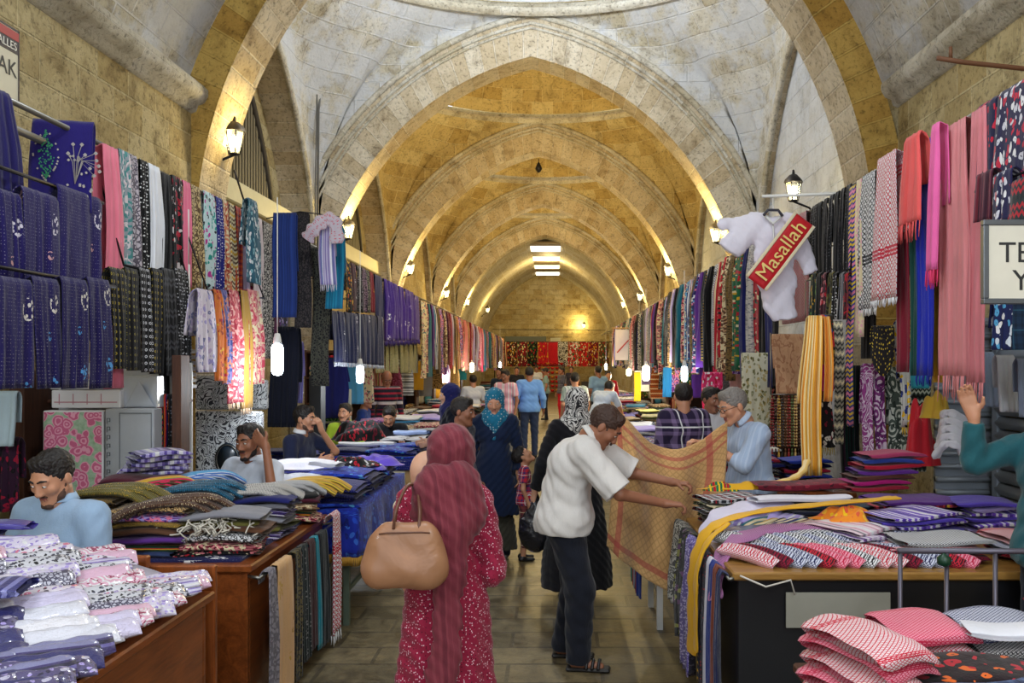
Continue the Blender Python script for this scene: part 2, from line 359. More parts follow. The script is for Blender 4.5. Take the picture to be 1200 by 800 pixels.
# ---- domed bays
ZRING = 7.75; ZS = 2.5
def sidearch(y0, y1, h=4.3, n=12):
    s_ = (y1-y0)/2; off = (h*h-s_*s_)/(2*s_); r = s_+off; a1 = math.acos(off/r); ym = (y0+y1)/2
    return [(ym-s_+0*0-(-off)-off*1+0+0 if False else ym-( -off+r*math.cos(a1*i/n)), ZS+r*math.sin(a1*i/n)) for i in range(n+1)]  # near corner -> crown
def bay(y0, y1, idx, mat, recess, grille):
    ym = (y0+y1)/2; cx = -.3; rx = 3.35; ry = (y1-y0)/2-.12; T = .67
    n = 14
    crown_z = AN.z_at(AN.cx, T)
    sa = sidearch(y0, y1)                       # (y, z) near corner -> crown
    mb = MB()
    for sx in (-1, 1):
        wx = WL if sx < 0 else WR
        for sy in (0, 1):
            yy = y0 if sy == 0 else y1
            full = AN.curve(T, n, WL, WR, ZS)
            half = full[:len(full)//2+1] if sx < 0 else full[len(full)//2:][::-1]   # foot -> crown
            fr = [(x, yy, z) for x, z, L in half][::-1]                     # crown -> foot
            fr = [p for p in fr if p[2] >= ZS-.01]
            sd = [(wx, y if sy == 0 else 2*ym-y, z) for y, z in sa]         # foot -> crown
            bot = fr+sd[1:]
            m = len(bot); jf = len(fr)-1
            cols = []
            for i, p in enumerate(bot):
                f = .5*i/jf if i <= jf else .5+.5*(i-jf)/(m-1-jf)
                th = PI/2*f
                q_ = (cx+sx*rx*math.sin(th), ym+(-1 if sy == 0 else 1)*ry*math.cos(th), ZRING)
                cols.append((p, q_))
            nv = 10; vs = []; uv = []
            for i, (p, q_) in enumerate(cols):
                p = Vector(p); q2 = Vector(q_); d = (q2-p).length
                for j in range(nv+1):
                    v = j/nv
                    w = p.lerp(q2, v)
                    out = Vector((p.x-cx, p.y-ym, 0)); out = out.normalized() if out.length else out
                    w = w+out*(math.sin(PI*v)*.13*d)+Vector((0, 0, math.sin(PI*v)*.04*d))
                    w.x = min(max(w.x, WL), WR); w.y = min(max(w.y, y0), y1)
                    vs.append(w); uv.append((math.atan2(w.y-ym, w.x-cx)*3.4, w.z))
            fs = [(i*(nv+1)+j, (i+1)*(nv+1)+j, (i+1)*(nv+1)+j+1, i*(nv+1)+j+1) for i in range(m-1) for j in range(nv)]
            mb.add(vs, fs, uv, 0, True)
    # dome
    H = 2.3
    prof = []
    mb.grid(lambda u, v: (cx+rx*.96*math.cos(2*PI*u)*math.cos(v*PI/2*.98), ym+ry*.96*math.sin(2*PI*u)*math.cos(v*PI/2*.98), ZRING+.12+H*math.sin(v*PI/2*.98)), 48, 10,
            uvf=lambda u, v, p: (u*20, v*3.6))
    struct(mb.obj('ceiling', mat))
    m2 = MB()
    ringp = [(-.02, -.08), (-.1, -.04), (-.1, .04), (-.03, .07), (-.05, .13), (.05, .16)]
    nn = len(ringp)
    m2.grid(lambda u, v: (cx+(rx+ringp[round(v*(nn-1))][0])*math.cos(2*PI*u), ym+(ry+ringp[round(v*(nn-1))][0])*math.sin(2*PI*u), ZRING+ringp[round(v*(nn-1))][1]), 64, nn-1,
            uvf=lambda u, v, p: (u*20, v))
    trim(m2, M_TRIM)
    # side walls: tympanum under each side arch, with its reveal
    for sx, nm in ((-1, 'left'), (1, 'right')):
        wx = WL if sx < 0 else WR; rc = recess[0 if sx < 0 else 1]; bx = wx+sx*rc
        line = sa+[(2*ym-y, z) for y, z in sa[::-1][1:]]
        mw = MB(); vs = []; uv = []
        for y, z in line:
            for j in range(7): vs.append((bx, y, z*j/6)); uv.append((y, z*j/6))
        mw.add(vs, [(i*7+j, (i+1)*7+j, (i+1)*7+j+1, i*7+j+1) for i in range(len(line)-1) for j in range(6)], uv, 0)
        lr = [(line[0][0]+.004, 0)]+[(min(max(y, y0+.004), y1-.004), z) for y, z in line]+[(line[-1][0]-.004, 0)]
        vs = []; uv = []; L = 0
        for i, (y, z) in enumerate(lr):
            if i: L += math.hypot(y-lr[i-1][0], z-lr[i-1][1])
            vs += [(wx, y, z), (bx, y, z)]; uv += [(0, L), (rc, L)]
        mw.add(vs, [(2*i, 2*i+1, 2*i+3, 2*i+2) for i in range(len(lr)-1)], uv, 1)
        struct(mw.obj('wall_'+nm, [M_PLAST if (sx > 0 and idx < 2) else M_BLK, M_RING]))
        mm = MB(); mm.tube([(wx-sx*-.0, y, z) for y, z in line], .05, 6); trim(mm, M_TRIM)
        if sx < 0 and grille:
            g0, g1 = ym-1.95, ym+1.75; zb = 4.25
            la = [(y, z) for y, z in sidearch(g0-.2, g1+.2, 3.9) ]; la = la+[(g0+g1-y, z) for y, z in la[::-1][1:]]
            def ztop(y):
                for (ya, za), (yb, zb_) in zip(la, la[1:]):
                    if ya <= y <= yb: return za+(zb_-za)*(y-ya)/max(yb-ya, 1e-6)
                return zb+.05
            gm = MB(); y = g0
            while y < g1:
                zt = max(ztop(y), zb+.05); gm.box(bx+.02, bx+.07, y, y+.055, zb, zt); y += .115
            w = struct(gm.obj('window_%d' % (idx+1), plainmat('aged_slat_paint', (112, 104, 84), .7)))
            bk = MB(); vs = []
            pts = [(y, z) for y, z in la if z > zb]; pts = [(g0, zb)]+pts+[(g1, zb)]
            bk.add([(bx+.012, y, z) for y, z in pts], [tuple(range(len(pts)))]); bk.obj('window_backing', plainmat('dark_void', (42, 38, 32), .9), w)
            fr = MB(); fr.tube([(bx+.06, y, z) for y, z in pts], .06, 6); fr.obj('window_frame', plainmat('dark_iron', (50, 44, 38), .6), w)
            bm = MB(); bm.box(bx, bx+.3, y0+.3, y1-.2, zb-.32, zb, bev=.02); trim(bm, plainmat('cream_painted_beam', (196, 190, 158), .6))
for i in range(4):
    bay(YR[i]+(.7 if i == 0 else TH), YR[i+1], i, [M_FRONT, M_VAULT, M_VAULT, M_VAULT][i], (.5, .12) if i < 2 else (.14, .12), i < 2)
# short returns joining the near walls to the wider bays are hidden behind the first rib; wall strip above the near cornice ends on it
# ---- last bay: long barrel and end wall
mb = MB(); cv = AN.curve(.02, 26); k = len(cv); vs = []; uv = []
for i in range(9):
    y = YR[4]+TH+(50-YR[4]-TH)*i/8
    for c in cv: vs.append((c[0], y, c[1])); uv.append((y, c[2]))
mb.add(vs, [(i*k+j, i*k+j+1, (i+1)*k+j+1, (i+1)*k+j) for i in range(8) for j in range(k-1)], uv, 0, True)
struct(mb.obj('ceiling', stone('grey_barrel_stone', (190, 184, 170), (176, 164, 134), .7, .36, .4, .5)))
mb = MB(); cv = AN.curve(.3, 20); pts = [(x, 50, z) for x, z, L in cv]
vs = []; uv = []
for x, y, z in pts:
    for j in range(9): vs.append((x, 50, z*j/8)); uv.append((x, z*j/8))
mb.add(vs, [(i*9+j, (i+1)*9+j, (i+1)*9+j+1, i*9+j+1) for i in range(len(pts)-1) for j in range(8)], uv, 0)
struct(mb.obj('wall_end', M_BLK))
# skylight slots in the last barrel
sk = MB(); sk.box(-1.25, .45, 36.2, 49.4, 6.86, 6.94); wo = struct(sk.obj('window_3', plainmat('brown_skylight_board', (120, 104, 78), .7)))
for i, (ya, yb) in enumerate(((37.0, 38.4), (40.6, 41.9), (44.2, 45.4), (47.6, 48.8))):
    p = MB(); p.box(-1.05, .25, ya, yb, 6.80, 6.855)
    p.obj('window_pane', plainmat('lit_pane_%d' % i, (255, 250, 235) if i in (0, 3) else (255, 226, 170), .5, emit=1.6), wo)
# floor
m, nt, b = newmat('worn_floor_slabs'); q = N(nt); co = q.coord('Object')
br = q.n('ShaderNodeTexBrick'); q.l(q.coord('Object', (1, 1, 1), (0, 0, 0)), br.inputs['Vector'])
br.inputs['Scale'].default_value = 1; br.inputs['Brick Width'].default_value = .55; br.inputs['Row Height'].default_value = .30; br.inputs['Mortar Size'].default_value = .012
br.inputs['Color1'].default_value = (*sr((116, 104, 78)), 1); br.inputs['Color2'].default_value = (*sr((88, 80, 58)), 1); br.inputs['Mortar'].default_value = (*sr((72, 64, 48)), 1)
nz = q.noise(co, 2.6, 8, .75, .8)[0]; nf = q.noise(co, 11, 8, .8, .3)[0]
c = q.mix(.8, br.outputs[0], q.ramp(nz, [(.38, (.42, .37, .30)), (.58, (1.35, 1.32, 1.2))]), 'MULTIPLY'); c = q.mix(.7, c, q.ramp(nf, [(.35, .5), (.6, 1.2)]), 'MULTIPLY')
q.l(c, b.inputs['Base Color']); q.l(q.ramp(nz, [(.35, .28), (.7, .6)]), b.inputs['Roughness'])
q.bump(q.math('ADD', q.math('MULTIPLY', br.outputs[1], -1.0), nf), b, .35, .012)
mb = MB(); mb.grid(lambda u, v: (-5+10*u, YB+(50.5-YB)*v, 0), 4, 8, smooth=False, uvf=lambda u, v, p: (p[0], p[1])); struct(mb.obj('floor', m))
# returns beside the first rib (wall is set back beyond it)
for nm, xa, xb, y in (('left', -3.62, -4.7, 9.2), ('right', 3.42, 3.7, 9.2)):
    mb = MB(); mb.box(min(xa, xb), max(xa, xb), 8.5, 9.2, 0, 6.4); struct(mb.obj('wall_'+nm, M_BLK))
# ================================================================== SMOOTH SOLIDS (blended tapered limbs -> one continuous skin)
class Sdf:
    def __init__(s, res=.008): s.res = res; s.p = []
    def cap(s, a, b, ra, rb=None, k=.03, mi=0, flat=None, sub=False):
        s.p.append(('c', np.array(a, float), np.array(b, float), ra, ra if rb is None else rb, k, mi, flat, sub)); return s
    def ell(s, c, r, R3=None, k=.02, mi=0, sub=False):
        s.p.append(('e', np.array(c, float), np.array(r, float), np.array(R3, float) if R3 is not None else np.eye(3), 0, k, mi, None, sub)); return s
    def chain(s, pts, rs, k=.02, mi=0, flat=None):
        for i in range(len(pts)-1): s.cap(pts[i], pts[i+1], rs[i], rs[i+1], k, mi, flat)
        return s
    def plane(s, p, n, mi=0, c=None, r=None):      # cut away everything on the n side (within r of c if given)
        s.p.append(('p', np.array(p, float), np.array(n, float)/np.linalg.norm(n), c, r, 0, mi, None, True)); return s
    def _bb(s, q):
        if q[0] == 'c': r = max(q[3], q[4]); return np.minimum(q[1], q[2])-r, np.maximum(q[1], q[2])+r
        r = float(max(q[2])); return q[1]-r, q[1]+r
    def build(s, name, mats, parent=None, wr=None, smooth=True, loc=(0, 0, 0)):
        pos = [q for q in s.p if q[0] != 'p' and not q[8]]
        lo = np.min([s._bb(q)[0] for q in pos], axis=0)-3*s.res-.01; hi = np.max([s._bb(q)[1] for q in pos], axis=0)+3*s.res+.01
        n = np.ceil((hi-lo)/s.res).astype(int)+1
        ax = [lo[i]+np.arange(n[i])*s.res for i in range(3)]
        F = np.full(n, 1.0, np.float32); MI = np.zeros(n, np.int8)
        for q in s.p:
            if q[0] == 'p':
                p, nn = q[1], q[2]
                d = -((ax[0][:, None, None]-p[0])*nn[0]+(ax[1][None, :, None]-p[1])*nn[1]+(ax[2][None, None, :]-p[2])*nn[2])
                if q[3] is not None:
                    c = q[3]; D = np.sqrt((ax[0][:, None, None]-c[0])**2+(ax[1][None, :, None]-c[1])**2+(ax[2][None, None, :]-c[2])**2)
                    d = np.maximum(d, D-q[4])
                    F = np.maximum(F, np.where(D < q[4], -d*1.0, -1)).astype(np.float32)
                else: F = np.maximum(F, -d).astype(np.float32)
                continue
            a, b = s._bb(q); mg = q[5]+2*s.res+.01
            i0 = np.clip(np.floor((a-mg-lo)/s.res).astype(int), 0, n); i1 = np.clip(np.ceil((b+mg-lo)/s.res).astype(int)+1, 0, n)
            if (i1 <= i0).any(): continue
            sl = tuple(slice(i0[i], i1[i]) for i in range(3))
            X = ax[0][sl[0]][:, None, None]; Y = ax[1][sl[1]][None, :, None]; Z = ax[2][sl[2]][None, None, :]
            if q[0] == 'c':
                A, B, ra, rb = q[1:5]; ba = B-A; L2 = max(float(ba@ba), 1e-9)
                x = X-A[0]; y = Y-A[1]; z = Z-A[2]
                h = np.clip((x*ba[0]+y*ba[1]+z*ba[2])/L2, 0, 1)
                x = x-h*ba[0]; y = y-h*ba[1]; z = z-h*ba[2]
                if q[7] is not None:
                    nx, ny, nz, f = q[7]; t = (x*nx+y*ny+z*nz)*(f-1); x = x+t*nx; y = y+t*ny; z = z+t*nz
                d = np.sqrt(x*x+y*y+z*z)-(ra+(rb-ra)*h)
                if q[7] is not None: d = d/ (1+(q[7][3]-1)*.35)
            else:
                c, r, R3 = q[1], q[2], q[3]
                x = X-c[0]; y = Y-c[1]; z = Z-c[2]
                lx = (x*R3[0, 0]+y*R3[1, 0]+z*R3[2, 0])/r[0]; ly = (x*R3[0, 1]+y*R3[1, 1]+z*R3[2, 1])/r[1]; lz = (x*R3[0, 2]+y*R3[1, 2]+z*R3[2, 2])/r[2]
                k0 = np.sqrt(lx*lx+ly*ly+lz*lz); k1 = np.sqrt((lx/r[0])**2+(ly/r[1])**2+(lz/r[2])**2)+1e-9
                d = k0*(k0-1)/k1
            d = d.astype(np.float32); k = max(q[5], 1e-4); G = F[sl]
            if q[8]:
                d = -d; h = np.maximum(k-np.abs(G-d), 0)/k; F[sl] = np.maximum(G, d)+h*h*k*.25
            else:
                M = MI[sl]; M[d < G] = q[6]; MI[sl] = M
                h = np.maximum(k-np.abs(G-d), 0)/k; F[sl] = np.minimum(G, d)-h*h*k*.25
        if wr:                                     # wrinkles
            amp, fx, fy, fz, ph = wr
            X = ax[0][:, None, None]; Y = ax[1][None, :, None]; Z = ax[2][None, None, :]
            w = np.sin(X*fx+1.7*np.sin(Z*fz*.6+ph)+ph)*np.sin(Z*fz+1.3*np.sin(Y*fy+ph))+.5*np.sin((X+Z)*fx*1.9+Y*fy*1.4+ph*2)
            F = F+(amp*w).astype(np.float32)
        F[0] = F[-1] = 1; F[:, 0] = F[:, -1] = 1; F[:, :, 0] = F[:, :, -1] = 1
        S = F < 0
        c8 = [S[i:n[0]-1+i, j:n[1]-1+j, k:n[2]-1+k] for i in (0, 1) for j in (0, 1) for k in (0, 1)]
        cnt = sum(c.astype(np.int8) for c in c8); act = (cnt > 0) & (cnt < 8)
        idx = np.full(act.shape, -1, np.int64); cells = np.argwhere(act)
        idx[act] = np.arange(len(cells))
        acc = np.zeros((len(cells), 3)); num = np.zeros(len(cells)); ci = cells.T
        def val(o): return F[ci[0]+o[0], ci[1]+o[1], ci[2]+o[2]]
        corners = [(i, j, k) for i in (0, 1) for j in (0, 1) for k in (0, 1)]
        for a in corners:
            for dx in range(3):
                if a[dx] == 0:
                    b = list(a); b[dx] = 1; fa, fb = val(a), val(b); m_ = (fa < 0) != (fb < 0)
                    t = np.where(m_, fa/np.where(m_, fa-fb, 1), 0); pt = np.tile(np.array(a, float), (len(cells), 1)); pt[:, dx] += t
                    acc += pt*m_[:, None]; num += m_
        V = (cells+acc/num[:, None])*s.res+lo
        fs = []
        for dx in range(3):
            u, v = [(1, 2), (2, 0), (0, 1)][dx]
            sa = [slice(1, -1)]*3; sa[dx] = slice(0, -1); sb = [slice(1, -1)]*3; sb[dx] = slice(1, None)
            A = S[tuple(sa)]; B = S[tuple(sb)]; e = np.argwhere(A != B)
            if not len(e): continue
            base = e.copy(); base[:, u] += 1; base[:, v] += 1
            inside = A[tuple(e.T)]
            def at(du, dv): c = base.copy(); c[:, u] -= du; c[:, v] -= dv; return idx[tuple(c.T)]
            q4 = np.stack([at(1, 1), at(0, 1), at(0, 0), at(1, 0)], 1); q4[~inside] = q4[~inside][:, ::-1]
            fs.append(q4)
        Q = np.concatenate(fs); Q = Q[(Q >= 0).all(1)]
        me = bpy.data.meshes.new(name); me.vertices.add(len(V)); me.vertices.foreach_set('co', V.astype(np.float32).ravel())
        me.loops.add(len(Q)*4); me.loops.foreach_set('vertex_index', Q.astype(np.int32).ravel())
        me.polygons.add(len(Q)); me.polygons.foreach_set('loop_start', np.arange(0, len(Q)*4, 4, dtype=np.int32))
        try: me.polygons.foreach_set('loop_total', np.full(len(Q), 4, dtype=np.int32))
        except Exception: pass
        me.update(calc_edges=True)
        me.polygons.foreach_set('use_smooth', np.ones(len(Q), bool))
        for m in (mats if isinstance(mats, (list, tuple)) else [mats]): me.materials.append(m)
        if isinstance(mats, (list, tuple)) and len(mats) > 1:
            mi = MI[tuple(ci)][Q[:, 0]]; me.polygons.foreach_set('material_index', mi.astype(np.int32))
        me.update()
        o = link(name, me, parent, loc)
        if smooth:
            md = o.modifiers.new('relax', 'SMOOTH'); md.factor = .5; md.iterations = 2
        return o
# ------------------------------------------------------------------ people
def skinmat(c):
    k = ('skin', c)
    if k in _MC: return _MC[k]
    m, nt, b = newmat('skin'); q = N(nt); lc = sr(c); co = q.coord('Object')
    q.l(q.mix(q.noise(co, 14, 3)[0], tuple(v*.82 for v in lc), tuple(min(1, v*1.15) for v in lc)), b.inputs['Base Color'])
    b.inputs['Roughness'].default_value = .5; b.inputs['Subsurface Weight'].default_value = .08; b.inputs['Subsurface Radius'].default_value = (.02, .008, .004)
    q.bump(q.noise(co, 90, 2)[0], b, .08, .004); _MC[k] = m; return m
SK = skinmat((196, 140, 108)); SKD = skinmat((150, 98, 72)); SKP = skinmat((214, 164, 136))
LIP = plainmat('lips', (150, 86, 76), .5); LIPD = plainmat('lips_dark', (118, 66, 56), .5)
HAIR = plainmat('black_hair', (26, 20, 18), .55, bump=.5, bs=120); HAIRB = plainmat('brown_hair', (58, 34, 22), .55, bump=.5, bs=120)
HAIRG = plainmat('grey_hair', (122, 116, 110), .6, bump=.5, bs=120); STUB = plainmat('stubble', (84, 58, 46), .8, bump=.4, bs=160)
EYEW = plainmat('eye_white', (214, 208, 200), .25); EYED = plainmat('iris', (28, 18, 14), .2)
V3 = lambda *a: np.array(a, float)
def rotm(yaw=0, pitch=0, roll=0):       # head turned left (+yaw), nodded down (+pitch), tilted (roll)
    return np.array((Matrix.Rotation(yaw, 3, 'Z') @ Matrix.Rotation(-pitch, 3, 'X') @ Matrix.Rotation(roll, 3, 'Y')))
def head_prims(S, hc, Rm, sc=1.0, lip=1, open_mouth=False):
    T = lambda x, y, z: hc+Rm @ (V3(x, y, z)*sc)
    e = lambda c, r, **k: S.ell(T(*c), V3(*r)*sc, Rm, **k)
    c = lambda a, b, ra, rb=None, **k: S.cap(T(*a), T(*b), ra*sc, (ra if rb is None else rb)*sc, **k)
    e((0, -.014, .032), (.074, .094, .086), k=.02); e((0, .026, -.02), (.060, .066, .085), k=.03)
    for s in (-1, 1):
        c((s*.050, .005, -.055), (s*.018, .066, -.098), .022, .017, k=.03)
        e((s*.040, .062, -.022), (.022, .022, .022), k=.02)
        e((s*.030, .100, .006), (.017, .013, .011), k=.010, sub=True)
        e((s*.030, .079, .009), (.015, .013, .010), k=.004)
        c((s*.014, .086, .026), (s*.044, .076, .024), .0085, .007, k=.012)
        e((s*.078, -.008, -.006), (.010, .020, .031), k=.006)
        e((s*.012, .098, -.036), (.009, .010, .008), k=.008)
    c((0, .072, -.102), (0, .066, -.092), .020, .018, k=.02)
    c((0, .086, .012), (0, .106, -.030), .009, .0125, k=.012)
    c((-.017, .084, -.062), (.017, .084, -.062), .0058, k=.008, mi=lip); c((-.012, .084, -.070), (.012, .084, -.070), .0058, k=.008, mi=lip)
    return T
def hand(S, w, d, nrm, side, curl=.5, sc=1.0, mi=0, spread=.12, thumb=None):
    """palm and five fingers; w wrist, d pointing direction, nrm palm normal (the side the fingers curl to), side +1/-1 where the thumb leaves"""
    d = np.array(d, float); d /= np.linalg.norm(d); nrm = np.array(nrm, float); nrm = nrm-d*(nrm@d); nrm /= np.linalg.norm(nrm)
    a = np.cross(d, nrm)*side; w = np.array(w, float)
    for o in (-.024, -.008, .008, .024): S.cap(w+d*.012*sc+a*o*.7*sc, w+d*.088*sc+a*o*1.15*sc, .015*sc, .012*sc, k=.012, mi=mi)
    for o, L in ((.029, .072), (.0095, .080), (-.010, .075), (-.028, .058)):
        p = w+(d*.088+a*o)*sc; an = 0; r = .0092*sc
        dd = d+a*(o*spread*30*.1)
        for j, f in enumerate((.45, .30, .25)):
            an += curl*(.55 if j == 0 else .8)
            v = dd*math.cos(an)+nrm*math.sin(an); v = v/np.linalg.norm(v); p2 = p+v*L*f*sc
            S.cap(p, p2, r, r*.9, k=.005, mi=mi); p = p2; r *= .92
    p = w+(d*.028+a*.026)*sc; v = a*.75+d*.6+nrm*.25 if thumb is None else np.array(thumb, float); v = v/np.linalg.norm(v); p2 = p+v*.038*sc
    S.cap(p, p2, .0125*sc, .0105*sc, k=.01, mi=mi); v2 = v*.55+d*.75+nrm*curl*.6; v2 /= np.linalg.norm(v2); S.cap(p2, p2+v2*.032*sc, .0105*sc, .0085*sc, k=.005, mi=mi)
BASE = dict(pel=(0, 0, .93), wa=(0, .0, 1.10), ch=(0, 0, 1.28), nk=(0, -.01, 1.46), hc=(0, .015, 1.605),
            shL=(-.185, 0, 1.41), shR=(.185, 0, 1.41), elL=(-.24, -.03, 1.13), elR=(.24, -.03, 1.13), wrL=(-.25, .06, .89), wrR=(.25, .06, .89),
            hiL=(-.09, 0, .90), hiR=(.09, 0, .90), knL=(-.10, .02, .49), knR=(.10, .02, .49), anL=(-.10, -.02, .08), anR=(.10, -.02, .08))
SIT = dict(BASE, pel=(0, 0, .50), wa=(0, .0, .66), ch=(0, .01, .85), nk=(0, .02, 1.03), hc=(0, .05, 1.17), shL=(-.185, .02, .98), shR=(.185, .02, .98),
           elL=(-.25, .06, .72), elR=(.25, .06, .72), wrL=(-.16, .28, .80), wrR=(.16, .28, .80), hiL=(-.09, .02, .48), hiR=(.09, .02, .48),
           knL=(-.12, .40, .50), knR=(.12, .40, .50), anL=(-.12, .38, .08), anR=(.12, .38, .08))
def person(label, loc, yaw, pose=None, base=BASE, sc=1.0, res=.009, skin=SK, head=(0, 0, 0), hands=None, top=None, sleeve=1.0, legs='trousers', legm=None, shoe=None,
           hair=HAIR, hairkind='short', beard=None, female=False, loose=0.0, group=None, hijab=None, robe=None, skirt=None, collar=None, eyes=True, hem=None, glasses=False, wrk=.0025, shortleg=False, legw=1.0, wide=1.0, topname='shirt'):
    J = {k: V3(*v)*sc for k, v in dict(base, **(pose or {})).items()}
    Rm = rotm(*head); lipm = LIPD if skin is SKD else LIP
    S = Sdf(res); hc = J['hc']
    hs = 1.0 if sc > .8 else max(sc*1.2, .78)
    T = head_prims(S, hc, Rm, hs)
    nb = J['nk']; S.cap(T(0, -.02, -.075), nb, .052*hs, .058*sc, k=.02); S.cap(nb, J['ch'], .055*sc, .06*sc, k=.03)
    S.cap(J['shL']*.9+J['shR']*.1, J['shR']*.9+J['shL']*.1, .042*sc, k=.03)
    S.cap(J['ch'], J['wa'], .065*sc, .065*sc, k=.03); S.cap(J['wa'], J['pel'], .065*sc, .085*sc, k=.03)
    hands = hands or {}
    for s, n in ((-1, 'L'), (1, 'R')):
        sh, el, wr = J['sh'+n], J['el'+n], J['wr'+n]
        S.chain([sh, el, wr], [.044*sc, .036*sc, .025*sc], k=.02)
        h = hands.get(n, {})
        if h is not None:
            d = h.get('d', tuple(wr-el)); S.cap(wr, wr+np.array(d)/np.linalg.norm(d)*.03*sc, .024*sc, .022*sc, k=.015)
            hand(S, wr, d, h.get('n', (-s, .2, 0) if 'd' not in h else (0, 0, -1)), h.get('s', s), h.get('curl', .5), sc if sc > .8 else sc*1.05, thumb=h.get('thumb'))
        S.chain([J['hi'+n], J['kn'+n], J['an'+n]], [.075*sc, .05*sc, .038*sc], k=.03)
        f = J['an'+n]; S.cap(f+V3(0, -.02, -.04)*sc, f+V3(0, .13, -.055)*sc, .03*sc, .024*sc, k=.02)
    o = S.build('person', [skin, lipm])
    o.location = loc; o.rotation_euler = (0, 0, yaw)
    tag(o, label, 'person', group)
    # --- face parts
    if eyes:
        for s in (-1, 1):
            e = Sdf(.0035); e.ell(T(s*.030, .0825, .004), V3(.0115, .0115, .0070)*hs, Rm); e.ell(T(s*.030, .0935, .004), V3(.0052, .003, .0056)*hs, Rm, mi=1, k=.001); e.build('eye', [EYEW, EYED], o, smooth=False)
            if hair is not None or beard is not None:
                b = Sdf(.0035); b.chain([T(s*.012, .097, .028), T(s*.030, .094, .034), T(s*.047, .080, .028)], [.0045*hs, .0048*hs, .0035*hs], k=.005); b.build('eyebrow', hair or HAIR, o, smooth=False)
    if hair is not None and not hijab:
        h = Sdf(max(res*.75, .005)); h.ell(T(0, -.020, .036), V3(.082, .101, .093)*hs, Rm); h.cap(T(-.03, .045, .098), T(.03, .045, .098), .022*hs, k=.03)
        if hairkind == 'bald': h.p.clear(); h.ell(T(0, -.045, -.005), V3(.080, .078, .055)*hs, Rm)
        h.ell(T(0, .105, -.025), V3(.072, .075, .102)*hs, Rm, sub=True, k=.01); h.ell(T(0, .045, -.085), V3(.12, .075, .075)*hs, Rm, sub=True, k=.01); h.ell(T(0, -.04, -.125), V3(.12, .11, .055)*hs, Rm, sub=True, k=.01)
        if hairkind == 'quiff': h.cap(T(-.03, .05, .115), T(.03, .05, .115), .025*hs, k=.03)
        h.build('hair', hair, o, wr=(.0034, 210, 190, 150, 1.0), smooth=False)
    if beard is not None:
        for nm in ['beard']:
            b = Sdf(.005)
            for s in (-1, 1): b.cap(T(s*.062, .008, -.030), T(s*.050, .034, -.070), .010*hs, .017*hs, k=.02); b.cap(T(s*.047, .036, -.072), T(s*.014, .070, -.104), .0165*hs, .016*hs, k=.02)
            b.cap(T(-.012, .082, -.103), T(.012, .082, -.103), .0115*hs, k=.02); b.cap(T(-.024, .088, -.052), T(.024, .088, -.052), .0055*hs, k=.01)
            b.build('beard', beard, o, wr=(.0012, 240, 220, 260, .5), smooth=False)
    if glasses:
        g = MB()
        for s in (-1, 1):
            g.tube([T(s*.030+.021*math.cos(t*PI/6), .108, .004+.016*math.sin(t*PI/6)) for t in range(13)], .0018, 5); g.tube([T(s*.051, .106, .008), T(s*.078, .02, .008), T(s*.078, -.02, -.004)], .0018, 5)
        g.tube([T(-.010, .109, .006), T(.010, .109, .006)], .0018, 5); g.obj('glasses', plainmat('dark_wire', (30, 26, 24), .3, .6), o)
    # --- garments
    g = loose
    if top is not None:
        t = Sdf(res); kk = .06
        w = wide
        t.cap(J['shL']*.86+J['shR']*.14, J['shR']*.86+J['shL']*.14, .070*sc+g*.5, k=.04)
        lat = (J['shR']-J['shL']); lat = lat/np.linalg.norm(lat)
        t.cap(J['ch']-lat*.075*sc*w, J['ch']+lat*.075*sc*w, .108*sc*w+g, k=kk); t.cap(J['wa']-lat*.06*sc*w, J['wa']+lat*.06*sc*w, .108*sc*w+g, k=kk)
        ph = J['pel']+(J['pel']-J['wa'])*(0 if hem is None else hem)
        t.cap(J['pel']-lat*.06*sc*w, J['pel']+lat*.06*sc*w, .124*sc*w+g, k=kk)
        t.cap(ph-lat*.065*sc*w, ph+lat*.065*sc*w, .128*sc*w+g, k=kk)
        for n in 'LR':
            sh, el, wr = J['sh'+n], J['el'+n], J['wr'+n]
            if sleeve <= 1: e = sh+(el-sh)*max(sleeve, .05); t.cap(sh, e, .066*sc+g*.6, .060*sc+g*.8, k=.03); end, dr = e, el-sh
            else: f = sleeve-1; e = el+(wr-el)*f; t.cap(sh, el, .064*sc+g*.6, .052*sc+g*.6, k=.03); t.cap(el, e, .052*sc+g*.6, .040*sc+g*.5, k=.02); end, dr = e, wr-el
            t.plane(end, dr, c=end, r=.085*sc+g)
        dn = J['pel']-J['wa']; t.plane(ph+dn/np.linalg.norm(dn)*.06*sc, dn, c=ph, r=.30*sc)
        t.ell(T(0, -.02, -.09), V3(.066, .070, .055)*hs, Rm, sub=True, k=.01) if not hijab else None
        t.build(topname, top, o, wr=(wrk, 34, 40, 26, R.random()*6))
        if collar is not None:
            c = MB(); m = nb*.55+T(0, -.02, -.075)*.45; ax_ = T(0, -.02, -.075)-nb; ax_ = ax_/np.linalg.norm(ax_); fw = Rm @ V3(0, 1, 0)*.5+V3(0, .5, 0); fw = fw-ax_*(fw@ax_); fw /= np.linalg.norm(fw); sd = np.cross(fw, ax_)
            def cf(u, v):
                th = (-PI*.86+2*PI*.86*u)-PI/2+PI; r_ = (.062+.016*(1-v))*sc; q_ = m+ax_*(-.015+.035*v-.012*abs(math.sin(th/2))*0)*sc
                return tuple(q_+(fw*math.cos(th-PI/2)*-1+sd*math.sin(th-PI/2))*r_)
            c.grid(cf, 20, 2); solid(c.obj('collar', collar, o), .004)
